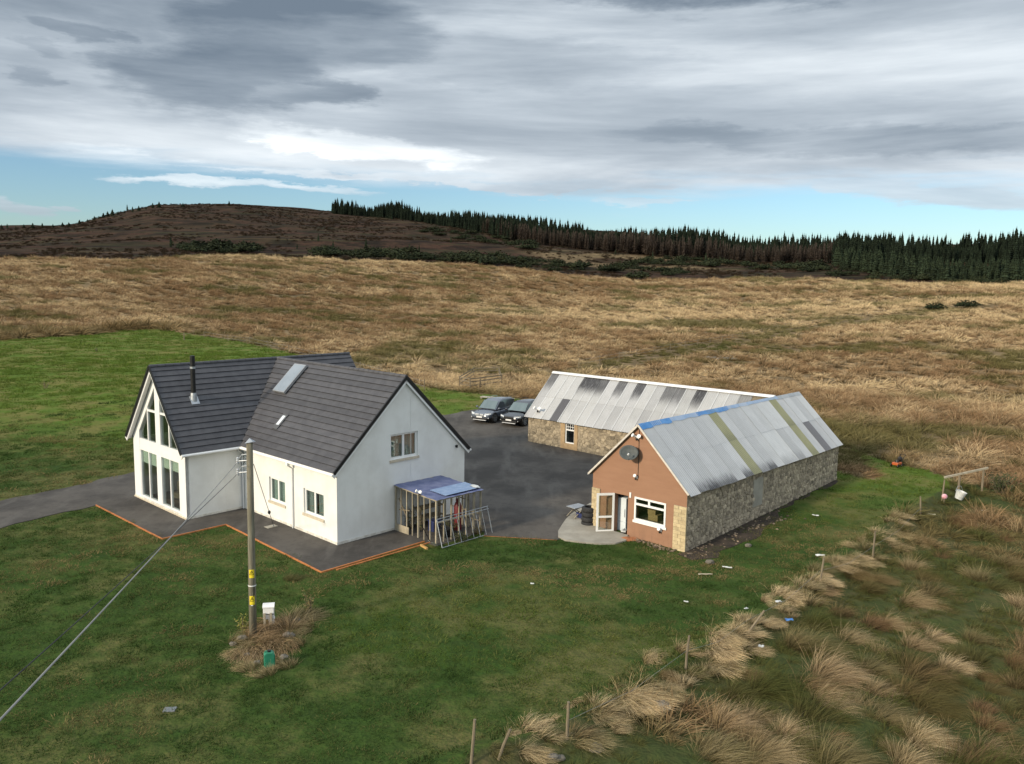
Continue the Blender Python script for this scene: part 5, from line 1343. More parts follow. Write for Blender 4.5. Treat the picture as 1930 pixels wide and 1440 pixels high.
def car(label, loc, rz, paint, L=4.9, Wd=1.96, Ht=1.78, chrome=True, silver=(0.5, 0.5, 0.5), sport=False):
    """large estate 4x4, local +x = forward, origin on the ground under the middle"""
    t_ = thing('parked_car', label, 'car', loc, rz, 'cars parked at the end of the yard')
    hl = L / 2; wb = 0.60 * L; ax_f = wb / 2 + 0.06; ax_r = -wb / 2 + 0.06
    # lower body: stations along x with section rings
    bz = 0.30; belt = 1.02 if not sport else 1.06
    st = [(-hl, 0.80, 0.55, belt - 0.12), (-hl + 0.06, 0.90, 0.42, belt + 0.0), (-hl + 0.35, 0.96, bz, belt + 0.03), (-0.9, 1.0, bz - 0.02, belt + 0.01), (0.0, 1.0, bz - 0.02, belt - 0.01), (0.70, 0.995, bz - 0.02, belt - 0.02),
          (1.05, 0.99, bz, belt - 0.035), (1.60, 0.97, bz, belt - 0.09), (hl - 0.30, 0.93, bz + 0.02, belt - 0.17), (hl - 0.08, 0.84, 0.34, belt - 0.27), (hl, 0.70, 0.42, belt - 0.38)]
    V = []; ring = 9
    for (x, wf, z0, z1) in st:
        w = Wd / 2 * wf; zm = z0 + (z1 - z0) * 0.62
        V += [(x, -w * 0.90, z0), (x, -w, z0 + 0.12), (x, -w * 1.0, zm), (x, -w * 0.94, z1 - 0.03), (x, 0, z1 + (0.035 if x > 0.9 else 0.0)), (x, w * 0.94, z1 - 0.03), (x, w * 1.0, zm), (x, w, z0 + 0.12), (x, w * 0.90, z0)]
    Fs = []
    for i in range(len(st) - 1):
        for k in range(ring): Fs.append((i * ring + k, i * ring + (k + 1) % ring, (i + 1) * ring + (k + 1) % ring, (i + 1) * ring + k))
    Fs.append(tuple(reversed(range(ring)))); Fs.append(tuple(range((len(st) - 1) * ring, len(st) * ring)))
    mb = MB(); mb.add(V, Fs); body = mb.build('body', paint, t_, smooth=True)
    sb = body.modifiers.new('sub', 'SUBSURF'); sb.levels = sb.render_levels = 2
    # cabin
    cz = belt - 0.06; rz_ = Ht
    gx = [(-hl + 0.16, 0.84, cz, rz_ - 0.62), (-hl + 0.42, 0.90, cz, rz_ - 0.10), (-hl + 0.75, 0.92, cz, rz_ - 0.03), (-0.5, 0.93, cz, rz_), (0.10, 0.93, cz, rz_ - 0.01), (0.42, 0.925, cz, rz_ - 0.09), (1.22, 0.88, cz - 0.02, cz + 0.05)]
    V = []
    for (x, wf, z0, z1) in gx:
        w = Wd / 2 * wf; q = max(0.0, min(1.0, (z1 - z0) / (rz_ - cz))); wt = w * (1 - 0.17 * q)
        V += [(x, -w, z0), (x, -(w + (wt - w) * 0.5), z0 + (z1 - z0) * 0.5), (x, -wt, z1 - 0.05 * q), (x, -wt * 0.7, z1), (x, wt * 0.7, z1), (x, wt, z1 - 0.05 * q), (x, (w + (wt - w) * 0.5), z0 + (z1 - z0) * 0.5), (x, w, z0)]
    Fs = []
    for i in range(len(gx) - 1):
        for k in range(7): Fs.append((i * 8 + k, i * 8 + k + 1, (i + 1) * 8 + k + 1, (i + 1) * 8 + k))
    Fs.append(tuple(reversed(range(8))))
    mb = MB(); mb.add(V, Fs); cab = mb.build('cabin', paint, t_, smooth=True)
    sb = cab.modifiers.new('sub', 'SUBSURF'); sb.levels = sb.render_levels = 1
    # glass, just proud of the cabin
    gm = pm('car_glass', (0.045, 0.055, 0.06), (0.05, 0.06, 0.065), 0.05, 1.0, spec=1.0)
    gw = pm('windscreen_glass', (0.11, 0.15, 0.155), (0.09, 0.125, 0.13), 0.05, 1.0, spec=1.0)

    def side_pt(x, f, sg, off=0.012):
        xs_ = [g[0] for g in gx]; wl = np.interp(x, xs_, [g[1] for g in gx]) * Wd / 2; tp_ = np.interp(x, xs_, [g[3] for g in gx]); q = (tp_ - cz) / (rz_ - cz)
        w = wl * (1 - 0.17 * q * f); return Vector((x, sg * (w + off), cz + (tp_ - cz) * f))
    for sg in (-1, 1):
        for x0, x1, f0, f1 in ((0.92, 0.06, 0.16, 0.88), (0.0, -0.95, 0.16, 0.88), (-1.02, -hl + 0.45, 0.18, 0.86)):
            n_ = 5; V = []
            for i in range(n_ + 1):
                x = x0 + (x1 - x0) * i / n_; V += [side_pt(x, f0, sg), side_pt(x, f1, sg)]
            mb = MB(); mb.add(V, [(2 * i, 2 * i + 2, 2 * i + 3, 2 * i + 1) for i in range(n_)]); mb.build('side_window', gm, t_, smooth=True)
    a0, a1 = 1.16, 0.46; wz0, wz1 = cz + 0.10, rz_ - 0.125
    V = []
    for j in range(7):
        f = -1 + 2 * j / 6; bow = 0.05 * (1 - f * f); V += [(a0 + bow + 0.03, f * Wd / 2 * 0.80, wz0), (a1 + bow + 0.045, f * Wd / 2 * 0.69, wz1)]
    mb = MB(); mb.add(V, [(2 * j, 2 * j + 2, 2 * j + 3, 2 * j + 1) for j in range(6)]); mb.build('windscreen', gw, t_, smooth=True)
    V = []
    for j in range(5):
        f = -1 + 2 * j / 4; V += [(-hl + 0.15, f * Wd / 2 * 0.72, cz + 0.16), (-hl + 0.375, f * Wd / 2 * 0.66, rz_ - 0.22)]
    mb = MB(); mb.add(V, [(2 * j, 2 * j + 1, 2 * j + 3, 2 * j + 2) for j in range(4)]); mb.build('rear_window', gm, t_)
    # wheels with arch liners
    for x in (ax_f, ax_r):
        for sg in (-1, 1):
            mm = Matrix.Translation((x, sg * (Wd / 2 - 0.13), 0.37)) @ Matrix.Rotation(R(90), 4, 'X')
            mb = MB(); mb.lathe([(0.0, -0.165), (0.42, -0.165), (0.42, 0.165), (0.0, 0.165)], 20, Matrix.Translation((x, sg * (Wd / 2 - 0.155), 0.42)) @ Matrix.Rotation(R(90), 4, 'X')); mb.build('wheel_arch', M_blackm, t_)
            mb = MB(); mb.lathe([(0.25, -0.125), (0.34, -0.13), (0.37, -0.10), (0.37, 0.10), (0.34, 0.13), (0.25, 0.125)], 24, mm @ Matrix.Translation((0, 0, -sg * 0.035))); wh = mb.build('wheel', M_rubber, t_, smooth=True)
            mb = MB(); mb.lathe([(0.25, 0.0), (0.265, 0.125 * -sg), (0.235, 0.13 * -sg), (0.225, 0.06 * -sg)], 20, mm @ Matrix.Translation((0, 0, -sg * 0.035)))
            for k in range(5):
                a = 2 * math.pi * k / 5 + 0.3; c_, s_ = math.cos(a), math.sin(a); z_ = -sg * 0.145
                mb.prism([mm @ Vector(p) for p in ((c_ * 0.03 - s_ * 0.05, s_ * 0.03 + c_ * 0.05, z_), (c_ * 0.03 + s_ * 0.05, s_ * 0.03 - c_ * 0.05, z_), (c_ * 0.24 + s_ * 0.03, s_ * 0.24 - c_ * 0.03, z_), (c_ * 0.24 - s_ * 0.03, s_ * 0.24 + c_ * 0.03, z_))], Vector((0, -sg * 0.03, 0)))
            mb.build('rim', pm('alloy', (0.42, 0.43, 0.44), (0.36, 0.37, 0.38), 0.3, 5, metal=0.7), wh)
    # face
    fx_ = hl - 0.02
    hm = pm('headlamp_glass', (0.70, 0.73, 0.75), (0.5, 0.54, 0.57), 0.1, 9, spec=0.9)
    for sg in (-1, 1):
        V = [(fx_ - 0.03, sg * 0.44, 0.68), (fx_ - 0.07, sg * 0.46, 0.80), (fx_ - 0.20, sg * 0.80, 0.86), (fx_ - 0.36, sg * 0.905, 0.86), (fx_ - 0.32, sg * 0.905, 0.74), (fx_ - 0.14, sg * 0.76, 0.70)]
        MB().prism([Vector(v) + Vector((0.035, sg * 0.02, 0.0)) for v in V], (-0.06, 0, 0)).build('headlight', hm, t_)
        MB().box((fx_ - 0.17, sg * 0.72 - 0.10, 0.42), (fx_ - 0.075, sg * 0.72 + 0.10, 0.50)).build('fog_light', hm, t_)
        mb = MB(); mb.blob((1.02, sg * (Wd / 2 + 0.10), 1.10), 0.09, 0.12, 0.085, 3, 10, 0.03); mb.tube([(1.02, sg * (Wd / 2 - 0.06), 1.05), (1.02, sg * (Wd / 2 + 0.06), 1.08)], 0.03, 6); mb.build('wing_mirror', paint, t_, smooth=True)
        MB().box((-hl - 0.01, sg * 0.74 - 0.13, 0.82), (-hl + 0.14, sg * 0.74 + 0.13, 1.0)).build('tail_light', M_red, t_)
        mb = MB(); mb.tube([(-hl + 0.8, sg * Wd / 2 * 0.70, rz_ - 0.01), (-1.0, sg * Wd / 2 * 0.72, rz_ + 0.035), (-0.1, sg * Wd / 2 * 0.72, rz_ + 0.03), (0.1, sg * Wd / 2 * 0.71, rz_ - 0.01)], 0.018, 6); mb.build('roof_rail', M_steel if chrome else M_blackm, t_)
        for x in (0.62, -0.55): MB().box((x - 0.12, sg * (Wd / 2 - 0.015) - 0.02, 0.88), (x + 0.02, sg * (Wd / 2 - 0.015) + 0.02, 0.91)).build('door_handle', paint, t_)
    for sg in ((-1, 1) if chrome else (0,)):
        w_ = 0.19 if chrome else 0.46
        MB().box((fx_ - 0.09, sg * 0.215 - w_, 0.60), (fx_ + 0.015, sg * 0.215 + w_, 0.76)).build('grille', M_steel if chrome else M_blackm, t_, bevel=0.02)
    MB().box((fx_ - 0.1, -0.70, 0.31), (fx_ + 0.005, 0.70, 0.43)).build('bumper_intake', M_blackm, t_, bevel=0.02)
    MB().box((fx_ - 0.12, -0.62, 0.235), (fx_ + 0.02, 0.62, 0.29)).build('skid_plate', pm('silver_plastic', silver, tuple(x * 0.9 for x in silver), 0.4, 4), t_, bevel=0.02)
    MB().box((fx_ + 0.012, -0.26, 0.455), (fx_ + 0.03, 0.26, 0.565)).build('number_plate', pm('plate', (0.75, 0.75, 0.74), (0.7, 0.7, 0.69), 0.5, 4), t_)
    return t_


M_paintb = pm('blue_black_paint', (0.085, 0.098, 0.125), (0.078, 0.09, 0.115), 0.22, 2, coat=1.0, spec=0.6)
M_paintk = pm('black_paint', (0.007, 0.007, 0.009), (0.006, 0.006, 0.008), 0.22, 2, coat=1.0, spec=0.6)


def car_at(front_left_px, r_dir, L, Wd):
    """centre from the bumper's image-left ground corner; r_dir = plan direction from nose to tail"""
    p = T(*front_left_px); r = Vector((r_dir[0], r_dir[1], 0)).normalized(); w = Vector((r.y, -r.x, 0))
    c = p + w * (Wd / 2) + r * (L / 2); c.z = float(terr(c.x, c.y)) + 0.03
    return c, math.atan2(-r.y, -r.x)


c_, a_ = car_at((884, 797), (0.50, 0.866), 4.75, 1.94)
car('grey blue four by four with chrome grille, parked furthest from the byre', c_, a_, M_paintb, 4.75, 1.92, 1.76, True, (0.55, 0.56, 0.57))
c_, a_ = car_at((938, 803), (0.52, 0.854), 4.85, 2.0)
car('black four by four with black grille, parked against the byre end', c_, a_, M_paintk, 4.85, 1.98, 1.80, False, (0.45, 0.45, 0.46), True)

# ------------------------------------------------------------------ utility pole and its lines
pb = T(477, 1198); PH = 6.85
pole = thing('utility_pole', 'grey weathered wooden utility pole with yellow warning signs', 'utility pole', pb)
lean_v = Vector((0.006, 0.0, 1)).normalized()
mb = MB(); mb.tube([(0, 0, -0.3), lean_v * 2.0, lean_v * 4.5, lean_v * PH], [0.132, 0.126, 0.116, 0.106], 18); mb.build('pole', M_polew, pole, smooth=True)
mb = MB(); tpv = lean_v * PH; mb.add([tpv + Vector(p) for p in ((-0.12, -0.14, 0.0), (0.15, -0.10, 0.05), (0.17, 0.14, 0.02), (-0.12, 0.13, -0.02), (0.0, 0.0, 0.16))], [(0, 1, 4), (1, 2, 4), (2, 3, 4), (3, 0, 4), (3, 2, 1, 0)]); mb.build('pole_cap', M_steel, pole)


def ring_sign(z0, z1, name, mat, rad, a0, a1, n=8):
    V = []
    for i in range(n + 1):
        a = a0 + (a1 - a0) * i / n
        for z in (z0, z1):
            c = lean_v * z; V.append((c.x + rad * math.cos(a), c.y + rad * math.sin(a), z))
    mb = MB(); mb.add(V, [(2 * i, 2 * i + 2, 2 * i + 3, 2 * i + 1) for i in range(n)]); return mb.build(name, mat, pole)


camdir = math.atan2(-pb.y, -pb.x)
M_ink = pm('sign_ink', (0.03, 0.025, 0.01), (0.04, 0.03, 0.01), 0.6, 4)
for zc, h_ in ((2.28, 0.30), (1.33, 0.32)):
    sgn = ring_sign(zc - h_ / 2, zc + h_ / 2, 'warning_sign', M_yellow, 0.1315, camdir - 0.80, camdir + 0.62)

    def sp(u, v, rad=0.1345):
        a = camdir - 0.09 + u / 0.134; c = lean_v * (zc + v); return (c.x + rad * math.cos(a), c.y + rad * math.sin(a), zc + v)
    mb = MB()
    for (a, b) in (((-0.075, -0.03), (0.0, 0.115)), ((0.0, 0.115), (0.075, -0.03)), ((0.075, -0.03), (-0.075, -0.03))):   # triangle outline
        d = Vector((b[0] - a[0], b[1] - a[1])); n = Vector((-d.y, d.x)).normalized() * 0.008
        V = []
        for i in range(5):
            q = (a[0] + d.x * i / 4, a[1] + d.y * i / 4); V += [sp(q[0] + n.x, q[1] + n.y), sp(q[0] - n.x, q[1] - n.y)]
        mb.add(V, [(2 * i, 2 * i + 2, 2 * i + 3, 2 * i + 1) for i in range(4)])
    bolt = [(0.008, 0.08), (-0.022, 0.028), (0.002, 0.030), (-0.012, -0.015), (0.026, 0.044), (0.004, 0.042)]                # lightning flash
    mb.add([sp(u, v) for u, v in bolt], [(0, 1, 2, 5), (2, 3, 4, 5)])
    for k in range(3): mb.add([sp(-0.07, -0.065 - 0.025 * k), sp(0.07, -0.065 - 0.025 * k), sp(0.07, -0.075 - 0.025 * k), sp(-0.07, -0.075 - 0.025 * k)], [(0, 3, 2, 1)])
    mb.build('sign_print', M_ink, pole)
ring_sign(1.82, 1.86, 'strap', M_upvc, 0.139, 0, 2 * math.pi, 16); ring_sign(1.135, 1.165, 'sign_tab', M_upvc, 0.1335, camdir - 0.4, camdir + 0.15, 4)
mb = MB(); c = lean_v * 1.62; q = Vector((math.cos(camdir + 0.35), math.sin(camdir + 0.35), 0)) * 0.135; mb.tube([c + q + Vector((0, 0, -0.17)), c + q + Vector((0.02, 0, 0.2))], 0.014, 6); mb.build('pole_conduit', M_blackm, pole)
# brackets and insulators on the far-left side of the head
wd = Vector((-0.42, -0.90, 0)).normalized(); arm_d = Vector((-0.97, 0.2, 0)).normalized()
M_ins = pm('insulator', (0.50, 0.52, 0.54), (0.42, 0.44, 0.46), 0.35, 6)
att = []
for k, z in enumerate((PH - 0.62, PH - 1.02)):
    c = lean_v * z
    mb = MB(); mb.tube([c + arm_d * 0.10, c + arm_d * 0.42 + Vector((0, 0, -0.04))], 0.025, 6); mb.tube([c + arm_d * 0.10 + Vector((0, 0, 0.22)), c + arm_d * 0.30 + Vector((0, 0, 0.18)), c + arm_d * 0.42], 0.018, 6); mb.build('bracket', M_steel, pole)
    e = c + arm_d * 0.46; mb = MB(); mb.lathe([(0.0, -0.14), (0.04, -0.14), (0.05, -0.09), (0.03, -0.06), (0.05, -0.02), (0.03, 0.02), (0.05, 0.06), (0.02, 0.10), (0.0, 0.10)], 10, Matrix.Translation(e)); mb.build('insulator', M_ins, pole)
    att.append(pb + e + Vector((0, 0, -0.08)))
mb = MB(); c = lean_v * (PH - 0.55); mb.tube([c + arm_d * 0.38, c + arm_d * 0.30 + Vector((0, 0, -0.25)), c + arm_d * 0.18 + Vector((0, 0, -0.1)), c + arm_d * 0.14], 0.012, 6); mb.build('tail_loop', M_wired, pole)


def cable(name, label, pts_px_depth, a, rad, mat, sag):
    """line from a through a second point (pixel, depth) and on past the frame"""
    px, py, dep = pts_px_depth; d = ray(px, py); b = Vector((0, 0, HC)) + d * dep
    ext = b + (b - a) * 0.8
    pts = []
    for i in range(49):
        f = i / 48; p = a.lerp(ext, f); p.z -= sag * 4 * f * (1 - f); pts.append(p - a)
    mb = MB(); mb.tube(pts, rad, 8); o = mb.build(name, mat, None, loc=a, smooth=True); return tag(o, label, 'cable')


cable('overhead_cable', 'thick grey overhead cable from the pole top across the lawn', (-3, 1323, 6.3), att[0], 0.0095, M_wire, 0.15)
cable('overhead_cable', 'thin dark overhead cable below the thick grey one', (-3, 1278, 9.0), att[1], 0.008, M_wired, 0.15)
stay_t = pb + lean_v * (PH - 0.75) + Vector((0.11, 0.05, 0)); sg_ = T(516, 992)
sty = thing('stay_wire', 'stay wire with black insulator from the pole down to the tarmac', 'wire', sg_)
MB().tube([(0, 0, 0.0), stay_t - sg_], 0.012, 6).build('wire', M_wired, sty)
mb = MB(); mb.blob((stay_t - sg_) * 0.30, 0.07, 0.07, 0.09, 2, 10, 0.02); mb.build('insulator', M_blackm, sty)
mb = MB(); mb.tube([(0, 0, -0.05), (stay_t - sg_) * 0.02], 0.03, 6); mb.build('anchor_rod', M_steel, sty)

# white meter box on two posts, green drum, stones round the pole
mp = T(507, 1178)
mbx = thing('meter_box', 'white plastic box on two short timber posts by the pole', 'meter box', mp, R(12)); mbx.scale = (0.85, 0.85, 0.88)
MB().box((-0.22, -0.14, 0.30), (0.22, 0.20, 0.78)).build('box', M_upvc, mbx, bevel=0.02)
mb = MB(); mb.prism([Vector(p) for p in ((-0.24, -0.16, 0.781), (-0.24, 0.22, 0.781), (-0.24, 0.22, 0.87), (-0.24, -0.08, 0.90), (-0.24, -0.16, 0.82))], (0.48, 0, 0)); mb.build('lid', M_upvc, mbx)
MB().box((0.0, -0.145, 0.05), (0.24, 0.15, 0.30)).build('back_panel', M_upvc, mbx)
for x in (-0.16, 0.10): MB().box((x - 0.045, -0.24, -0.2), (x + 0.045, -0.155, 0.58)).build('post', M_woodp, mbx)
MB().box((-0.2, -0.157, 0.50), (0.24, -0.145, 0.53)).build('strap', M_wood, mbx); MB().box((0.24, -0.10, 0.10), (0.25, 0.10, 0.28)).build('cable_entry', M_blackm, mbx)
dp = T(508, 1256)
drum = thing('fuel_can', 'green plastic jerry can with black cap in the weeds by the pole', 'jerry can', dp, R(20))
mb = MB(); mb.prism([Vector(p) for p in ((-0.17, -0.11, 0.0), (0.17, -0.11, 0.0), (0.17, -0.11, 0.42), (0.10, -0.11, 0.50), (-0.10, -0.11, 0.50), (-0.17, -0.11, 0.45))], (0, 0.24, 0)); mb.build('body', M_green, drum, bevel=0.03)
mb = MB(); mb.lathe([(0.055, 0.49), (0.055, 0.55), (0.0, 0.55)], 12); mb.build('cap', M_blackm, drum); mb = MB(); mb.tube([(-0.12, 0.01, 0.46), (-0.13, 0.01, 0.53), (-0.07, 0.01, 0.54), (-0.06, 0.01, 0.49)], 0.018, 6); mb.build('handle', M_green, drum)
for i, (px, py, s_) in enumerate(((455, 1205, 0.20), (545, 1200, 0.22), (560, 1170, 0.15), (485, 1250, 0.13), (535, 1240, 0.16), (440, 1215, 0.14), (465, 1235, 0.12))):
    p = T(px, py); mb = MB(); mb.blob((0, 0, s_ * 0.15), s_, s_ * 0.8, s_ * 0.55, i + 40, 9, 0.22); o = mb.build('stone', M_rock, None, loc=p, smooth=False); tag(o, 'grey stone lying in the weed patch around the pole', 'stone', 'stones around the pole')

# ------------------------------------------------------------------ fences and posts


def post_me(h, w, seed):
    r_ = random.Random(seed); mb = MB(); mb.tube([(0, 0, -0.25), (r_.uniform(-0.02, 0.02), 0, h * 0.5), (r_.uniform(-0.03, 0.03), 0, h)], [w, w * 0.95, w * 0.85], 7); return mb.mesh('post', M_wood)


PM = [post_me(1.15, 0.055, i) for i in range(4)]


def fence(label, pts, spacing, wires=(0.45, 0.95), missing=0.0, lean_=0.06, seed=1, hs=1.0, rad=0.006):
    r_ = random.Random(seed); p0 = pts[0]; t_ = thing('fence', label, 'fence', p0)
    tops = []
    for a, b in zip(pts[:-1], pts[1:]):
        L_ = (b - a).length; n_ = max(1, int(L_ / spacing))
        for i in range(n_):
            p = a + (b - a) * (i / n_); p.z = float(terr(p.x, p.y))
            if r_.random() < missing: continue
            o = put(PM[r_.randrange(4)], 'post', t_, p - p0, (r_.gauss(0, lean_), r_.gauss(0, lean_), r_.uniform(0, 3)), (1, 1, hs * r_.uniform(0.9, 1.1))); tops.append(p - p0)
    for z in wires:
        mb = MB()
        for a, b in zip(tops[:-1], tops[1:]): mb.tube([a + Vector((0, 0, z)), (a + b) / 2 + Vector((0, 0, z - 0.05)), b + Vector((0, 0, z))], rad, 4, False)
        if mb.v: mb.build('wire', M_wire, t_)
    return t_


fence('post and wire fence along the far edge of the lawn, in straw grass', [T(*p) for p in ((385, 636), (430, 643), (470, 648), (545, 664), (680, 700), (800, 736), (900, 746))], 7.0, seed=3, rad=0.012)
fence('line of fence posts crossing the moor behind the byre', [T(*p) for p in ((1090, 692), (1200, 672), (1290, 655), (1400, 637), (1480, 618), (1600, 600), (1700, 588))], 6.0, seed=5, rad=0.012)
# the broken fence beside the rough ground
bf = thing('fence', 'broken fence of leaning grey posts between lawn and rough tussocks', 'fence', FENCE[2])
for (px, py, lx, ly, h_) in ((888, 1440, 0.05, 0.0, 1.2), (940, 1432, 0.30, 0.05, 0.9), (1068, 1395, 0.0, 0.03, 1.1), (1293, 1257, 0.04, 0.0, 1.05), (1406, 1198, 0.55, 0.0, 1.1), (1545, 1100, 0.08, 0.0, 1.1), (1645, 1052, 0.02, 0.0, 1.25), (1735, 975, -0.1, 0.0, 1.1), (1775, 945, 0.03, 0, 1.2)):
    p = T(px, py); put(PM[rng.randrange(4)], 'post', bf, p - FENCE[2], (ly, lx, rng.uniform(0, 3) * 0), (0.8, 0.8, h_ / 1.15))
mb = MB(); _tp = [T(*q) - FENCE[2] + Vector((0, 0, 0.55)) for q in ((1068, 1395), (1293, 1257), (1406, 1198), (1545, 1100), (1645, 1052), (1735, 975))]
for a, b in zip(_tp[:-1], _tp[1:]): mb.tube([a, (a + b) / 2 - Vector((0, 0, 0.25)), b], 0.005, 4, False)
mb.build('wire', M_wire, bf)
# gate pen by the lawn, marker post
pen = thing('wooden_pen', 'old brown wooden rail pen at the edge of the moor behind the yard', 'pen', T(905, 728))
pr = [T(*q) - T(905, 728) for q in ((866, 731), (886, 735), (905, 733), (945, 727), (940, 712), (893, 713))]
for p in pr: MB().box((p.x - 0.06, p.y - 0.06, p.z - 0.2), (p.x + 0.06, p.y + 0.06, p.z + 1.25)).build('post', M_wood, pen)
for a, b in zip(pr, pr[1:] + pr[:1]):
    for z in (0.45, 0.85, 1.15): MB().bar(a + Vector((0, 0, z)), b + Vector((0, 0, z)), 0.04, 0.10).build('rail', M_wood, pen)
mk = thing('marker_post', 'brown cross-shaped wooden marker post on the far lawn', 'post', T(347, 641)); MB().box((-0.06, -0.06, -0.2), (0.06, 0.06, 1.3)).build('post', M_wood, mk); MB().box((-0.45, -0.09, 0.95), (0.45, -0.06, 1.05)).build('crossbar', M_wood, mk)
M_pale = pm('bleached_wood', (0.42, 0.41, 0.36), (0.34, 0.33, 0.29), 0.85, 6)
# pale ladder-like pallet pile behind the cars
ld = thing('ladder', 'white wooden ladder lying on the grass behind the cars', 'ladder', T(937, 753) + Vector((0, 0, 0.14)), R(-22))
for y in (-0.22, 0.22): MB().box((-1.7, y - 0.03, 0.0), (1.7, y + 0.03, 0.08)).build('stile', M_pale, ld)
for i in range(13): MB().box((-1.6 + 3.2 * i / 12 - 0.03, -0.2, 0.025), (-1.6 + 3.2 * i / 12 + 0.03, 0.2, 0.065)).build('rung', M_pale, ld)
for x in (-1.5, 1.5): MB().box((x - 0.08, -0.4, -0.2), (x + 0.08, 0.4, -0.005)).build('bearer', M_wood, ld)
# strimmer / brush cutter by the bank
bc = thing('garden_machine', 'orange and black garden machine with wheels at the field edge', 'machine', T(1690, 880), R(35)); bc.scale = (0.75, 0.75, 0.75)
MB().box((-0.35, -0.28, 0.18), (0.35, 0.28, 0.42)).build('deck', pm('orange_plastic', (0.48, 0.11, 0.03), (0.36, 0.085, 0.03), 0.4, 4), bc, bevel=0.05)
mb = MB(); mb.lathe([(0.0, 0.62), (0.14, 0.60), (0.18, 0.42), (0.18, 0.40)], 14); mb.build('engine', M_blackm, bc)
for x in (-0.32, 0.32):
    for y in (-0.32, 0.32): mb = MB(); mb.lathe([(0.0, -0.04), (0.15, -0.04), (0.16, 0.0), (0.15, 0.04), (0.0, 0.04)], 14, Matrix.Translation((x, y, 0.15)) @ Matrix.Rotation(R(90), 4, 'X')); mb.build('wheel', M_blackm, bc)
mb = MB(); mb.tube([(0.3, -0.2, 0.4), (0.85, -0.2, 0.95), (0.95, -0.2, 1.0), (0.95, 0.2, 1.0), (0.85, 0.2, 0.95), (0.3, 0.2, 0.4)], 0.022, 6); mb.build('handlebar', M_blackm, bc)
mb = MB(); mb.blob((0.55, 0.05, 0.62), 0.22, 0.2, 0.24, 5, 9, 0.1); mb.build('grass_bag', M_blackm, bc)
# old gatepost with a long rail on top, and things near it
a, b = T(1782, 902), T(1862, 893)
gp = thing('gate_rail', 'long weathered timber rail resting on a post above the rough grass', 'rail', T(1806, 930))
bp_ = T(1806, 930)
q0 = Vector((0, 0, HC)) + ray(1780, 900) * (bp_.y / ray(1780, 900).y) - bp_; q1 = Vector((0, 0, HC)) + ray(1862, 882) * ((bp_.y + 0.6) / ray(1862, 882).y) - bp_
MB().bar(q0, q1, 0.10, 0.10).build('rail', M_woodp, gp); MB().tube([(0, 0, -0.2), (0.0, 0, q0.z - 0.06 + 0.12)], 0.07, 8).build('post', M_wood, gp); MB().tube([(q1.x * 0.85, q1.y * 0.85, -0.3), (q1.x * 0.85, q1.y * 0.85, q0.z + (q1.z - q0.z) * 0.85)], 0.06, 8).build('post', M_wood, gp)
bk = thing('bucket', 'white plastic bucket hanging on the old gatepost at the field corner', 'bucket', T(1806, 944) + Vector((0, 0, 0.12)), 0.3)
mb = MB(); mb.lathe([(0.0, 0.0), (0.20, 0.0), (0.28, 0.46), (0.27, 0.46), (0.19, 0.03), (0.0, 0.03)], 18); o = mb.build('body', M_wplast, bk, smooth=False); o.rotation_euler = (0.2, 0.25, 0); mb = MB(); mb.tube([(-0.26, 0, 0.45), (-0.12, 0, 0.72), (0.12, 0, 0.72), (0.26, 0, 0.45)], 0.008, 6); mb.build('handle', M_steel, bk)
mb = MB(); mb.blob((0, 0, 0.17), 0.15, 0.15, 0.15, 5, 14, 0.02); o = mb.build('buoy', M_pink, None, loc=T(1779, 950) + Vector((0, 0, 0.25)), smooth=True); tag(o, 'pink and white plastic ball on a post by the white bucket', 'ball')
mb = MB(); mb.tube([(0, 0, -0.3), (0, 0, 0.02)], 0.05, 6); mb.build('post', M_wood, o)
# litter
LIT = [(1545, 1050, 0.55, 0.25, M_wplast, 'pale plastic tray lying on the grass below the stone wall', 'tray'), (1487, 1172, 0.34, 0.25, M_blue, 'crumpled blue plastic bag in the rough by the fence', 'plastic bag'), (1434, 1222, 0.22, 0.18, M_wplast, 'white plastic scrap in the rough below the blue bag', 'litter'),
       (1293, 1137, 0.22, 0.10, M_wplast, 'white scrap lying on the lawn below the orange gable', 'litter'), (1003, 1103, 0.18, 0.1, M_wplast, 'white scrap on the lawn between lean-to and fence', 'litter'), (1467, 1137, 0.28, 0.14, M_wplast, 'white wrapper caught in grass on the fence line', 'litter'),
       (1537, 974, 0.40, 0.2, M_wplast, 'pale sheet of plastic beside the long stone wall', 'litter'), (1406, 1150, 0.2, 0.12, M_wplast, 'small white wrapper on the lawn edge near the fence', 'litter'), (1755, 972, 0.5, 0.2, pm('cream_scrap', (0.5, 0.46, 0.3), (0.42, 0.38, 0.25), 0.7, 6), 'cream board scrap lying in grass near the pink ball', 'litter'),
       (1855, 965, 0.3, 0.2, M_wplast, 'white scrap in grass right of the white bucket', 'litter'), (1370, 1072, 0.5, 0.14, M_wplast, 'pale plastic strip on the bare soil by the barn corner', 'litter'), (1329, 1085, 0.7, 0.10, M_woodp, 'pale splintered stick on bare soil by the barn corner', 'stick')]
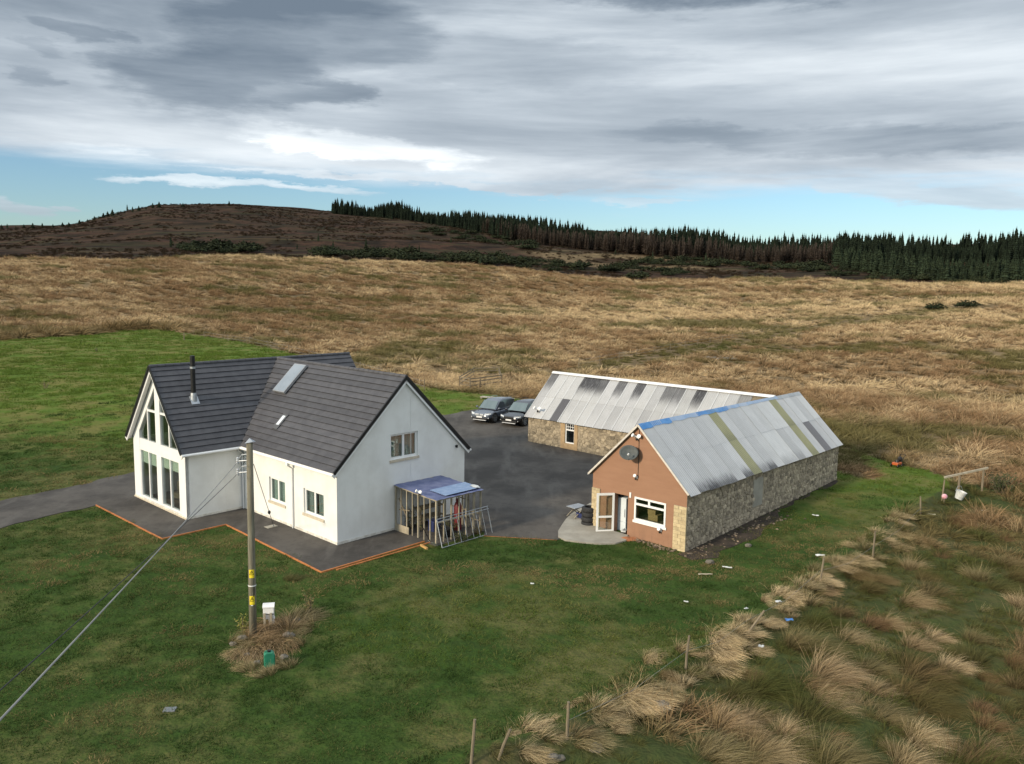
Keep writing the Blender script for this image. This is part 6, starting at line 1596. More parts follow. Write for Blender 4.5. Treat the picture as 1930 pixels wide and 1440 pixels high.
for i, (px, py, w_, d_, m_, lab, cat) in enumerate(LIT):
    w_ *= 0.8; d_ *= 0.7
    r_ = random.Random(i + 200); mb = MB(); n_ = 5; V = []
    for x in range(n_):
        for y in range(n_): V.append((w_ * (x / (n_ - 1) - 0.5) * (1 + r_.uniform(-0.15, 0.15)), d_ * (y / (n_ - 1) - 0.5) * (1 + r_.uniform(-0.15, 0.15)), 0.02 + r_.uniform(0, 0.35) * d_))
    mb.add(V, [(x * n_ + y, (x + 1) * n_ + y, (x + 1) * n_ + y + 1, x * n_ + y + 1) for x in range(n_ - 1) for y in range(n_ - 1)])
    o = mb.build({'tray': 'plastic_tray', 'plastic bag': 'plastic_bag', 'stick': 'stick'}.get(cat, 'litter_scrap'), m_, None, loc=T(px, py) + Vector((0, 0, 0.05))); o.rotation_euler.z = r_.uniform(-0.5, 0.5); sd_ = o.modifiers.new('t', 'SOLIDIFY'); sd_.thickness = 0.02; tag(o, lab, cat)
RK = [(1245, 1340, 0.32, 'large rounded grey boulder under the fence tussocks'), (1123, 1415, 0.22, 'round grey stone with lichen near the fence foot'), (1042, 1432, 0.18, 'grey stone beside a paler one at the fence foot'), (1057, 1431, 0.13, 'small pale stone at the fence foot'), (1338, 1062, 0.2, 'stone lying in the bare soil by the barn corner'), (1410, 1030, 0.16, 'small stone in dark soil along the barn wall')]
for i, (px, py, s_, lab) in enumerate(RK):
    mb = MB(); mb.blob((0, 0, s_ * 0.3), s_, s_ * 0.75, s_ * 0.6, i + 60, 12, 0.13); o = mb.build('boulder' if s_ > 0.35 else 'stone', M_rock, None, loc=T(px, py), smooth=False); tag(o, lab, 'stone')
# rubble in front of the orange gable and along the wall foot: uncountable small stuff
mb = MB(); r_ = random.Random(5)
for i in range(260):
    if i < 110: x = r_.uniform(-3.1, -0.4); y = -abs(r_.gauss(0.22, 0.16)) - 0.05
    else: x = abs(r_.gauss(0.5, 0.5)) + 0.08; y = r_.uniform(-0.6, 9)
    p = W1p(x, y); s_ = r_.uniform(0.02, 0.085); p.z = float(terr(p.x, p.y)) + s_ * 0.3
    mb.blob(p, s_, s_ * r_.uniform(0.6, 1), s_ * 0.6, i, 6, 0.25, r_.random())
o = mb.build('rubble', pm('rubble_mix', (0.24, 0.18, 0.12), (0.13, 0.10, 0.075), 0.95, 9, tint=0.6), None); tag(o, 'scattered rubble and stones along the barn wall foot', 'rubble', kind='stuff')
mb = MB(); mb.blob((0, 0, 0.05), 0.45, 0.25, 0.14, 5, 9, 0.25); o = mb.build('brick_pile', pm('broken_brick', (0.42, 0.17, 0.07), (0.30, 0.12, 0.06), 0.9, 12, 0.6, 20), None, loc=W1p(-2.85, -0.42, 0.02)); tag(o, 'heap of orange broken brick at the foot of the orange wall', 'rubble')

# ------------------------------------------------------------------ vegetation


def blade_mat(name, root, tip, alt, green, trans=0.25):
    """grass: colour runs from root to tip (vertex tint), patches chosen by the instance's or object's own tone"""
    m, t, b = new_mat(name); out = [n for n in t.n if n.type == 'OUTPUT_MATERIAL'][0]
    a = t.node('ShaderNodeAttribute', attribute_name='tint'); f = a.outputs['Fac']
    ti = t.node('ShaderNodeAttribute', attribute_name='tone', attribute_type='INSTANCER'); to = t.node('ShaderNodeAttribute', attribute_name='tone', attribute_type='OBJECT')
    tone = t.m('ADD', ti.outputs['Fac'], to.outputs['Fac'])
    gi = t.node('ShaderNodeAttribute', attribute_name='green', attribute_type='INSTANCER'); go = t.node('ShaderNodeAttribute', attribute_name='green', attribute_type='OBJECT')
    gr = t.m('ADD', gi.outputs['Fac'], go.outputs['Fac'], clamp=True)
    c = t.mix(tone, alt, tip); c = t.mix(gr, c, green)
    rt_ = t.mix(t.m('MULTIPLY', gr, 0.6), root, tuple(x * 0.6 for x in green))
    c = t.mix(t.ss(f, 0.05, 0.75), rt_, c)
    d = t.node('ShaderNodeBsdfDiffuse'); t.put(d.inputs[0], c); tr = t.node('ShaderNodeBsdfTranslucent'); t.put(tr.inputs[0], c)
    mx = t.node('ShaderNodeMixShader'); mx.inputs[0].default_value = trans; t.l.new(d.outputs[0], mx.inputs[1]); t.l.new(tr.outputs[0], mx.inputs[2]); t.l.new(mx.outputs[0], out.inputs[0]); t.n.remove(b)
    return m


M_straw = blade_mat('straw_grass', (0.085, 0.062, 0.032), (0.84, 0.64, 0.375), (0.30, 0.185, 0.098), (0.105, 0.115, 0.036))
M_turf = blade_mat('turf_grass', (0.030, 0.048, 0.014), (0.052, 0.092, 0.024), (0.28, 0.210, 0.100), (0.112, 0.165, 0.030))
WIND = Vector((1.0, 0.25, 0)).normalized()


def clump(seed, n, rad, h0, h1, w, lean_, segs=2, droop=0.5, wind=0.6):
    """one tuft: blades leaving a small foot, bending outwards and down-wind"""
    r_ = random.Random(seed); mb = MB()
    for i in range(n):
        a = r_.uniform(0, 6.283); q = rad * math.sqrt(r_.random()); p = Vector((q * math.cos(a), q * math.sin(a), -0.03))
        d = Vector((math.cos(a), math.sin(a), 0)) * (lean_ * (0.3 + q / max(rad, 1e-3)) * r_.uniform(0.4, 1.3)) + WIND * (wind * r_.uniform(0.5, 1.2)) + Vector((r_.gauss(0, 0.12), r_.gauss(0, 0.12), 1.0))
        d.normalize(); L = r_.uniform(h0, h1); s_ = d.cross(Vector((r_.gauss(0, 1), r_.gauss(0, 1), 0.3))).normalized()
        vs_ = []; tin = []; cur = p.copy(); dd = d.copy()
        br = r_.uniform(-0.12, 0.12)
        for k in range(segs + 1):
            f = k / segs; wk = w * (1 - f * 0.85) * 0.5
            if k == segs: vs_.append(cur.copy()); tin.append(min(1, max(0, f + br)))
            else: vs_ += [cur - s_ * wk, cur + s_ * wk]; tin += [min(1, max(0, f + br))] * 2
            dd = dd + Vector((r_.gauss(0, 0.10), r_.gauss(0, 0.10), r_.gauss(0, 0.05)))
            dd = (dd + (WIND * wind * 0.5 + Vector((d.x, d.y, 0)) * 0.5 + Vector((0, 0, -droop))) * (0.9 / segs)).normalized(); cur = cur + dd * (L / segs)
            if cur.z < 0.015: cur.z = 0.015
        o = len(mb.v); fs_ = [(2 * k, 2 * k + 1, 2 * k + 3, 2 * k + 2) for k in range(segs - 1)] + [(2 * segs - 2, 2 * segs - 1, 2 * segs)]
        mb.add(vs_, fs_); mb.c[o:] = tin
    return mb


def scatter(name, label, cat, pts, scl, rot, idx, tone, green, protos):
    """one uncountable covering: points carrying tufts"""
    n = len(pts); me = bpy.data.meshes.new(name); me.vertices.add(n); me.vertices.foreach_set('co', np.asarray(pts, dtype=np.float32).ravel())
    for nm, ty, arr in (('scl', 'FLOAT', scl), ('rot', 'FLOAT', rot), ('tone', 'FLOAT', tone), ('green', 'FLOAT', green), ('pick', 'INT', idx)):
        at = me.attributes.new(nm, ty, 'POINT'); at.data.foreach_set('value', np.asarray(arr, dtype=np.int32 if ty == 'INT' else np.float32))
    o = bpy.data.objects.new(name, me); col.objects.link(o); tag(o, label, cat, kind='stuff')
    pc = bpy.data.collections.new(name + '_tufts')
    for p in protos: pc.objects.link(p)
    ng = bpy.data.node_groups.new(name + '_scatter', 'GeometryNodeTree')
    ng.interface.new_socket('Geometry', in_out='INPUT', socket_type='NodeSocketGeometry'); ng.interface.new_socket('Geometry', in_out='OUTPUT', socket_type='NodeSocketGeometry')
    N, L = ng.nodes, ng.links
    gi = N.new('NodeGroupInput'); go = N.new('NodeGroupOutput'); ci = N.new('GeometryNodeCollectionInfo'); ci.inputs['Collection'].default_value = pc; ci.inputs['Separate Children'].default_value = True; ci.inputs['Reset Children'].default_value = True
    ip = N.new('GeometryNodeInstanceOnPoints'); ip.inputs['Pick Instance'].default_value = True

    def na(nm, ty):
        x = N.new('GeometryNodeInputNamedAttribute'); x.data_type = ty; x.inputs['Name'].default_value = nm
        return [s for s in x.outputs if s.enabled and s.name == 'Attribute'][0]
    cx_ = N.new('ShaderNodeCombineXYZ'); L.new(na('rot', 'FLOAT'), cx_.inputs[2])
    e2r = N.new('FunctionNodeEulerToRotation'); L.new(cx_.outputs[0], e2r.inputs[0])
    L.new(gi.outputs[0], ip.inputs['Points']); L.new(ci.outputs[0], ip.inputs['Instance']); L.new(na('pick', 'INT'), ip.inputs['Instance Index']); L.new(e2r.outputs[0], ip.inputs['Rotation']); L.new(na('scl', 'FLOAT'), ip.inputs['Scale'])
    L.new(ip.outputs[0], go.inputs[0])
    md = o.modifiers.new('scatter', 'NODES'); md.node_group = ng
    return o


def protos(prefix, mat, specs):
    r = []
    for i, kw in enumerate(specs):
        me = clump(**kw).mesh(prefix, mat); ob = bpy.data.objects.new('%s_%02d' % (prefix, i), me); r.append(ob)
    return r


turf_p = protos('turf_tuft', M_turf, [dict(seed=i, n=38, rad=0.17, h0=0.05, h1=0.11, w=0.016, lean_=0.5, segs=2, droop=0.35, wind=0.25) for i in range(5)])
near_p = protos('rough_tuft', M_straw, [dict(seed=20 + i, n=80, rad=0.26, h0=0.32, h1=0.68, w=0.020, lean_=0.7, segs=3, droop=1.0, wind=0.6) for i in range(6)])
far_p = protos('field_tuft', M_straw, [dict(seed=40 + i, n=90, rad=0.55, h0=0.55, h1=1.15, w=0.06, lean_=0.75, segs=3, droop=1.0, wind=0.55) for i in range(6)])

TUSS = [(1500, 1215), (1560, 1275), (1645, 1262), (1590, 1345), (1485, 1385), (1510, 1425), (1705, 1255), (1712, 1310), (1772, 1152), (1812, 1138), (1655, 1092), (1742, 1092), (1722, 1140), (1775, 1052), (1842, 1012), (1893, 1062), (1885, 1112), (1905, 1195), (1835, 1205), (1762, 1205), (1905, 1405), (1862, 1372), (1755, 1335),
        (1345, 1425), (1392, 1310), (1640, 1110), (1692, 1035), (1725, 1015), (1800, 985), (1865, 968), (1905, 985), (1605, 1082), (1545, 1180), (1620, 1330), (1915, 1290), (1440, 1440), (1690, 1420), (1820, 1435), (1790, 1260), (1540, 1225), (1880, 920), (1915, 880), (1840, 1090), (1680, 1180), (1925, 1140), (1420, 1355), (1740, 1400), (1910, 1345)]
FTUS = [(1150, 1352), (1190, 1335), (1265, 1292), (1100, 1392), (1352, 1232), (1475, 1148), (1560, 1098), (1585, 1070), (1330, 1262), (1010, 1425), (1230, 1318), (1622, 1050), (1705, 990), (1445, 1176)]


def build_veg():
    # --- turf
    def ring_pts(r0, r1, dens, seed, amax=0.64):
        g = np.random.default_rng(seed); A = amax * (r1 * r1 - r0 * r0); n = int(A * dens)
        r = np.sqrt(g.uniform(r0 * r0, r1 * r1, n)); a = g.uniform(-amax, amax, n); return r * np.sin(a), r * np.cos(a)
    solid = [TARM, SLAB] + list(FOOT.values())
    X = []; Y = []
    for r0, r1, d in ((15, 30, 14), (30, 45, 10), (45, 70, 5.5), (70, 125, 1.6), (125, 230, 0.6)):
        x, y = ring_pts(r0, r1, d, int(r0)); X.append(x); Y.append(y)
    x = np.concatenate(X); y = np.concatenate(Y)
    keep = inpoly(x, y, LAWN)
    jx = x + (fbm(x * 1.7, y * 1.7, 2, 91) - 0.5) * 0.9; jy = y + (fbm(x * 1.7, y * 1.7, 2, 92) - 0.5) * 0.9
    for p in solid[:1]: keep &= ~inpoly(jx, jy, p)
    for p in solid[1:]: keep &= ~inpoly(x, y, p)
    dirt = inpoly(x, y, _dirtp); keep &= ~(dirt & (vnoise(x * 2.3, y * 2.3, 4) < 0.45))
    x = x[keep]; y = y[keep]; g = np.random.default_rng(2); n = len(x)
    patch = fbm(x / 5.5, y / 5.5, 4, 33) * 0.6 + fbm(x / 1.1, y / 1.1, 3, 34) * 0.4
    tone = 1 - sstep(patch, 0.46, 0.62) * 0.85     # 1 green, 0 straw-coloured moss
    ok_edge = sstep(x - (-4 + y * 0.06), -2, 6) * 0.85 + sstep(y, 40, 60) * sstep(-x, 12, 25) * 0.45  # drier turf towards the fence
    tone = np.clip(tone - ok_edge * fbm(x / 0.8, y / 0.8, 2, 35) + g.normal(0, 0.26, n), 0, 1)
    green = sstep(fbm(x / 9, y / 9, 3, 51), 0.48, 0.62) * 0.6 + sstep(y + x * 0.25, 42, 70) * 0.85
    dk = sstep(fbm(x / 4.2 + 9, y / 3.0, 3, 77), 0.55, 0.63) * (np.hypot(x, y) < 85); green = green * (1 - dk); tone = np.maximum(tone, dk)
    scl = np.clip(np.exp(g.normal(0, 0.36, n)), 0.5, 2.4) * np.interp(np.hypot(x, y), [15, 45, 70, 125, 230], [1, 1.25, 1.8, 3.2, 5.5])
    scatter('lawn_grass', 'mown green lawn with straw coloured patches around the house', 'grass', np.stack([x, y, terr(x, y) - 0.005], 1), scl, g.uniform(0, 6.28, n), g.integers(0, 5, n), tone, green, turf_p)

    # --- rough grass in the near ground and field
    LW = LAWN
    TRK = [T(*p) for p in ((1130, 694), (1290, 662), (1400, 644), (1480, 626), (1600, 607), (1720, 592), (1860, 578))]; GPT = T(1385, 656)
    RUSH = [T(-60, 646), T(0, 641), T(130, 633), T(290, 619)]

    def field(name, label, rings, protos_, seed, smul, zoff=-0.02):
        X = []; Y = []; S = []
        for r0, r1, d, s_ in rings:
            x, y = ring_pts(r0, r1, d, seed + int(r0)); X.append(x); Y.append(y); S.append(np.full(len(x), s_))
        x = np.concatenate(X); y = np.concatenate(Y); s = np.concatenate(S)
        keep = ~inpoly(x, y, LW)
        for p in solid: keep &= ~inpoly(x, y, p)
        r = np.hypot(x, y); c = CX + F_PX * np.tan(np.arctan2(x, y))
        edge = np.interp(c, [-400, 0, 600, 900, 1200, 1500, 1800, 2300], [425, 425, 425, 425, 420, 410, 425, 430])
        keep &= r < edge + (fbm(x / 30, y / 30, 3, 21) - 0.5) * 60
        big = fbm(x / 26, y / 26, 4, 61); mid = fbm(x / 5, y / 3.2, 3, 62)
        fin = fbm(x / 2.2, y / 1.6, 2, 64); huge = fbm(x / 75, y / 60, 3, 65); tone = np.clip(sstep(huge * 0.34 + big * 0.24 + mid * 0.24 + fin * 0.18, 0.42, 0.60), 0, 1)
        thin = np.random.default_rng(seed + 9).random(x.shape); keep &= ~((fbm(x / 6, y / 4, 3, 66) < 0.45) & (thin < 0.42))
        gq = sstep(fbm(x / 14, y / 9, 4, 63), 0.53, 0.68) * 0.75
        dmin = np.full(x.shape, 1e9)
        for a_, b_ in zip(RUSH[:-1], RUSH[1:]):
            ux, uy = b_.x - a_.x, b_.y - a_.y; q_ = np.clip(((x - a_.x) * ux + (y - a_.y) * uy) / (ux * ux + uy * uy), 0, 1); dmin = np.minimum(dmin, np.hypot(x - a_.x - q_ * ux, y - a_.y - q_ * uy))
        ru = 1 - sstep(dmin, 5, 10); tone = tone * (1 - ru) + 0.02 * ru; gq = gq * (1 - ru) + 0.35 * ru; s = s * (1 + 0.7 * ru)
        dtr = np.full(x.shape, 1e9)
        for a_, b_ in zip(TRK[:-1], TRK[1:]):
            ux, uy = b_.x - a_.x, b_.y - a_.y; q_ = np.clip(((x - a_.x) * ux + (y - a_.y) * uy) / (ux * ux + uy * uy), 0, 1); dtr = np.minimum(dtr, np.hypot(x - a_.x - q_ * ux, y - a_.y - q_ * uy))
        tk = (1 - sstep(dtr, 2, 5)) * 0.8; gpt = np.exp(-((x - GPT.x) / 11) ** 2 - ((y - GPT.y) / 13) ** 2); tk = np.maximum(tk, np.clip(gpt * 1.4, 0, 1) * sstep(fbm(x / 5, y / 5, 2, 67), 0.35, 0.55)); gq = np.maximum(gq, tk); s = s * (1 - 0.45 * tk)
        # beside the broken fence: short green-brown grass between the big tussocks
        rgh = (y < 47 + (x - 20) * 0.2) & (x > -2)
        tone = np.where(rgh, tone * 0.55, tone); gq = np.where(rgh, np.clip(0.72 + (mid - 0.5) * 3.0 + (fin - 0.5) * 1.2, 0, 1), gq); s = np.where(rgh, s * (0.66 + 0.75 * np.clip((0.52 - mid) * 4, 0, 1)), s)
        x, y, s, tone, gq = x[keep], y[keep], s[keep], tone[keep], gq[keep]
        g = np.random.default_rng(seed); n = len(x)
        z = terr(x, y) + (np.hypot(x, y) < 200) * (fbm(x / 2.3, y / 2.3, 3, 3) - 0.5) * 0.42 + zoff
        tone = np.clip(tone * 0.8 + 0.08 + g.normal(0, 0.24, n) * np.where(np.hypot(x, y) < 90, 0.7, 1.0), 0, 1)
        scatter(name, label, 'grass', np.stack([x, y, z], 1), s * np.clip(np.exp(g.normal(-0.08, 0.33, n)), 0.4, 1.5), g.normal(0, 0.6, n), g.integers(0, 6, n), tone, gq, protos_)
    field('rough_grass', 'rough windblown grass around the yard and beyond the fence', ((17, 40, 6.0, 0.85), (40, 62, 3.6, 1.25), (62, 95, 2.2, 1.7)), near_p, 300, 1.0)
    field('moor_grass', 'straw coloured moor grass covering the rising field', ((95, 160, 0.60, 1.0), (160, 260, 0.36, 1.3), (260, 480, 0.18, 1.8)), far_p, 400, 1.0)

    # --- separate big tussocks
    big = []
    for i in range(7):
        m1 = clump(seed=100 + i, n=900, rad=0.46 + 0.06 * (i % 3), h0=0.7, h1=1.65, w=0.012, lean_=0.42, segs=6, droop=1.5, wind=0.75 + 0.12 * (i % 4)); m2 = clump(seed=200 + i, n=420, rad=0.75, h0=0.25, h1=0.6, w=0.014, lean_=0.8, segs=3, droop=1.2, wind=0.5)
        m1.add(m2.v, m2.f); m1.c[-len(m2.v):] = [q * 0.55 for q in m2.c]; big.append(m1.mesh('tussock', M_straw))
    sm = [clump(seed=130 + i, n=520, rad=0.55, h0=0.45, h1=1.05, w=0.013, lean_=0.6, segs=5, droop=1.5, wind=1.0).mesh('tussock', M_straw) for i in range(5)]
    r_ = random.Random(4)
    ex = random.Random(12); tl = list(TUSS)
    while len(tl) < 96:
        q = (ex.uniform(1330, 1960), ex.uniform(930, 1470))
        if q[1] > 1440 - (q[0] - 1150) * 0.66 and q[1] - 0.8 * (1930 - q[0]) > 760 - 250 and min((q[0] - a) ** 2 + (q[1] - b) ** 2 for a, b in tl) > 30 ** 2: tl.append(q)
    for i, (px, py) in enumerate(tl):
        p = T(px, py); o = put(big[i % 7], 'grass_tussock', None, p + Vector((0, 0, -0.05)), (0, 0, r_.gauss(0, 0.45)), r_.choice((0.5, 0.6, 0.7, 0.8, 0.95)) * r_.uniform(0.85, 1.12))
        o['tone'] = min(1, max(0, r_.gauss(0.16, 0.20))); o['green'] = max(0.0, r_.gauss(0.26, 0.20)); tag(o, ('olive green' if o['green'] > 0.32 else 'pale golden' if o['tone'] > 0.2 else 'russet brown') + ' windblown grass tussock in the rough beyond the broken fence', 'grass', 'tussocks in the rough ground')
    bank = [T(px, py) for px, py in FTUS]
    for a_, b_ in zip(FENCE[1:-2], FENCE[2:-1]):
        n_ = int((b_ - a_).length / 0.42)
        for k in range(n_):
            q_ = a_.lerp(b_, (k + r_.random()) / n_) + Vector((r_.gauss(0.2, 0.38), r_.gauss(-0.15, 0.38), 0)); q_.z = float(terr(q_.x, q_.y)); bank.append(q_)
    for i, p in enumerate(bank):
        o = put(sm[i % 5], 'grass_tussock', None, p + Vector((0, 0, -0.03)), (0, 0, r_.gauss(0, 0.6)), r_.uniform(0.35, 0.85))
        o['tone'] = min(1, max(0.1, r_.gauss(0.62, 0.25))); o['green'] = max(0, r_.gauss(0.1, 0.12)); tag(o, 'pale straw grass tuft growing along the broken fence line', 'grass', 'tufts along the fence')
    # weeds round the pole foot and a few lone tufts
    wds = [(490, 1200, 0.75, 0.15), (520, 1185, 0.8, 0.1), (545, 1180, 0.7, 0.3), (465, 1230, 0.6, 0.35), (500, 1225, 0.75, 0.25), (570, 1165, 0.7, 0.5), (450, 1210, 0.5, 0.4), (530, 1215, 0.7, 0.15), (555, 1215, 0.5, 0.4), (500, 1270, 0.45, 0.7), (540, 1255, 0.45, 0.5), (470, 1260, 0.45, 0.6), (575, 1185, 0.55, 0.55), (445, 1235, 0.4, 0.6)]
    for i, (px, py, s_, tn) in enumerate(wds):
        p = T(px, py); o = put(sm[i % 5], 'weed_tuft', None, p, (0, 0, r_.uniform(0, 6)), s_ * 1.35); o['tone'] = tn * 0.8; o['green'] = 0.25 if tn > 0.35 else 0.0; tag(o, 'dry brown weed tuft at the foot of the utility pole', 'weeds', 'weeds around the pole')
    o = put(sm[1], 'grass_tuft', None, T(550, 1092), (0, 0, 1), 0.62); o['tone'] = 0.7; o['green'] = 0.45; tag(o, 'lone pale grass tuft on the lawn outside the orange edging', 'grass')
    leafy_bush('weed_bush', 'yellow green leafy weed right of the white meter box', T(585, 1150), 0.7, 0.75, 260, M_leafy, 21)
    leafy_bush('weed_bush', 'low yellow flowered weed left of the pole foot', T(458, 1185), 0.5, 0.5, 200, pm('yellow_leaf', (0.22, 0.20, 0.03), (0.13, 0.14, 0.03), 0.8, 9), 22)
    leafy_bush('sapling', 'bare young sapling with dark base on the far lawn', T(85, 732), 1.3, 0.9, 240, M_leafy, 23, 'sapling')
    leafy_bush('sapling', 'small green seedling on the far lawn', T(182, 663), 0.6, 0.7, 120, M_leafd, 24, 'sapling')
    leafy_bush('gorse_bush', 'dark gorse bush beside the old gatepost and bucket', T(1885, 930), 2.2, 1.3, 900, M_leafd, 25, 'bush', leaf=0.11)


build_veg()

# ------------------------------------------------------------------ trees and hill shrubs


def crown_mb(seed, h, w, n_lay, per, kind='spruce'):
    r_ = random.Random(seed); mb = MB(); z0 = h * (0.10 if kind != 'larch' else 0.16)
    for i in range(n_lay):
        f = i / (n_lay - 1); z = z0 + (h - z0) * f ** 0.92; rad = (w / 2) * ((1 - f) ** 0.62 * 0.94 + 0.05) * r_.uniform(0.75, 1.15); a0 = r_.uniform(0, 6.28)
        for k in range(per):
            a = a0 + 6.283 * k / per + r_.uniform(-0.3, 0.3); L = rad * r_.uniform(0.7, 1.15); dr = (0.35 if kind == 'spruce' else 0.05) * L
            d = Vector((math.cos(a), math.sin(a), 0)); s_ = Vector((-d.y, d.x, 0)); c = Vector((0, 0, z)); wd_ = max(0.12, L * (0.42 if kind == 'spruce' else 0.20)); up_ = (h / n_lay) * (1.1 if kind == 'spruce' else 0.5)
            tip = c + d * L + Vector((0, 0, -dr + (0.25 * L if kind == 'larch' else 0))); m1 = c + d * L * 0.55 + Vector((0, 0, -dr * 0.3))
            mb.add([c + Vector((0, 0, up_)), m1 + s_ * wd_ + Vector((0, 0, -0.1 * L)), tip, m1 - s_ * wd_ + Vector((0, 0, -0.1 * L))], [(0, 1, 2, 3)], r_.random())
            if kind != 'larch': mb.add([c + Vector((0, 0, up_ * 0.5)), m1 + Vector((0, 0, up_ * 0.45)), tip, m1 - Vector((0, 0, up_ * 0.6))], [(0, 1, 2, 3)], r_.random())
    mb.add([(-0.05 * w, 0, h * 0.9), (0.05 * w, 0, h * 0.9), (0, 0, h * 1.05)], [(0, 1, 2)], 0.5)
    return mb


def trunk_mb(h, w):
    mb = MB(); mb.tube([(0, 0, -1.0), (0, 0, h * 0.4), (0, 0, h * 0.97)], [h * 0.014, h * 0.010, 0.02], 6); return mb


M_spr = pm('spruce_needles', (0.0085, 0.0135, 0.0085), (0.016, 0.023, 0.0135), 0.95, 0.8, tint=0.45, rnd=0.25, spec=0.1)
M_spr2 = pm('young_spruce_needles', (0.015, 0.023, 0.0135), (0.026, 0.036, 0.019), 0.95, 0.8, tint=0.45, rnd=0.25, spec=0.1)
M_lar = pm('larch_twigs', (0.088, 0.068, 0.054), (0.060, 0.047, 0.038), 0.95, 0.8, tint=0.40, rnd=0.22, spec=0.1)
M_bark = pm('bark', (0.055, 0.042, 0.032), (0.04, 0.03, 0.024), 0.95, 3)
M_gor = pm('gorse_leaf', (0.019, 0.026, 0.013), (0.032, 0.037, 0.018), 0.95, 0.9, tint=0.5, rnd=0.25, spec=0.1)
KIND = {}
for nm, mat, kind, H_, Wd_, nl, per in (('spruce', M_spr, 'spruce', 12.8, 3.9, 12, 6), ('young', M_spr2, 'spruce', 9.0, 3.8, 9, 6), ('larch', M_lar, 'larch', 12.5, 5.2, 14, 8)):
    L = []
    for s in range(4):
        cm = crown_mb(500 + s * 7 + len(nm), H_, Wd_, nl, per, kind); tm = trunk_mb(H_, Wd_); L.append((cm.mesh('crown', mat), tm.mesh('trunk', M_bark), H_))
    KIND[nm] = L


def tree_obj(kind, v, loc, s, rz, label, group):
    cm, tm, H_ = KIND[kind][v]; t_ = thing({'spruce': 'spruce_tree', 'young': 'young_spruce_tree', 'larch': 'larch_tree'}[kind], label, 'tree', loc, rz, group); t_.scale = (s, s, s)
    put(tm, 'trunk', t_); put(cm, 'crown', t_)
    if group.startswith('small trees'): t_.scale = (s * rng.uniform(1.2, 2.2), s * 1.7, s * rng.uniform(0.6, 1.0))
    return t_


def forest():
    g = np.random.default_rng(91); rows = []
    # front edge of the wood per photo column: (column, distance)
    front = ([620, 700, 800, 900, 1000, 1100, 1200, 1350, 1480, 1560, 1700, 1930, 2250], [1060, 1000, 900, 800, 690, 640, 605, 585, 570, 560, 545, 540, 540])
    def place(c0, c1, d0, d1, spacing, kind, smin, smax, fr=front):
        P = []
        a0 = math.atan((c0 - CX) / F_PX); a1 = math.atan((c1 - CX) / F_PX)
        rmid = np.interp((c0 + c1) / 2, *fr); nA = int((a1 - a0) * rmid / spacing); nD = max(1, int((d1 - d0) / spacing))
        for i in range(nA):
            for j in range(nD):
                a = a0 + (a1 - a0) * (i + g.uniform(-1.6, 1.6) + 0.5) / nA; c = CX + F_PX * math.tan(a); r = np.interp(c, *fr) + d0 + (d1 - d0) * (j + g.uniform(-0.2, 1.2)) / nD
                P.append((r * math.sin(a), r * math.cos(a), kind, g.uniform(smin, smax) * float(0.52 + 0.96 * fbm(r * math.sin(a) / 45, r * math.cos(a) / 45, 2, 5)), j))
        return P
    P = place(632, 960, 0, 60, 3.4, 'spruce', 0.7, 1.2)
    P += place(890, 1560, 0, 36, 3.6, 'larch', 0.75, 1.1)
    P += place(900, 1600, 40, 100, 3.4, 'spruce', 0.85, 1.25)
    P += place(1560, 2100, 0, 60, 3.2, 'spruce', 0.7, 1.1)
    fr2 = ([1560, 1650, 1720, 1930, 2250], [520, 465, 440, 432, 432])
    P += place(1575, 2100, 0, 45, 2.6, 'young', 0.45, 1.1, fr2)
    P = [p for p in P if not (p[2] == 'larch' and 905 > CX + F_PX * p[0] / p[1])]
    # the tallest-standing skyline and edge trees are trees of their own
    P.sort(key=lambda p: p[4] + g.uniform(0, 0.4))
    own = {'spruce': 0, 'larch': 0, 'young': 0}; lim = {'spruce': 60, 'larch': 60, 'young': 60}
    LAB = {'spruce': ('dark spruce tree standing at the edge of the far plantation', 'edge trees of the far plantation'), 'larch': ('rusty brown larch standing along the front of the far plantation', 'larches along the plantation'), 'young': ('young dark green spruce at the front of the lower plantation', 'young spruces of the lower plantation')}
    rest = []
    stepk = {'spruce': 2, 'larch': 2, 'young': 2}; seen = {'spruce': 0, 'larch': 0, 'young': 0}
    for p in P:
        x, y, k, s, j = p; c = CX + F_PX * x / y; seen[k] += 1
        if j == 0 and own[k] < lim[k] and c < 1960 and seen[k] % stepk[k] == 0:
            own[k] += 1; tree_obj(k, int(g.integers(0, 4)), (x, y, float(terr(x, y)) - 0.3), s, float(g.uniform(0, 6)), *LAB[k])
        else: rest.append(p)
    # the mass of the wood
    order = ['spruce', 'young', 'larch']; pr = []
    for i, k in enumerate(order):
        for v in range(4):
            cm, tm, H_ = KIND[k][v]; pr.append(bpy.data.objects.new('wood_%02d' % (i * 4 + v), cm))
    xs = np.array([p[0] for p in rest]); ys = np.array([p[1] for p in rest]); ks = np.array([order.index(p[2]) * 4 for p in rest]) + g.integers(0, 4, len(rest))
    scatter('plantation', 'far conifer plantation of dark spruce and brown larch on the hillside', 'forest', np.stack([xs, ys, terr(xs, ys) - 0.3], 1), np.array([p[3] for p in rest]), g.uniform(0, 6.28, len(rest)), ks, np.zeros(len(rest)), np.zeros(len(rest)), pr)


forest()


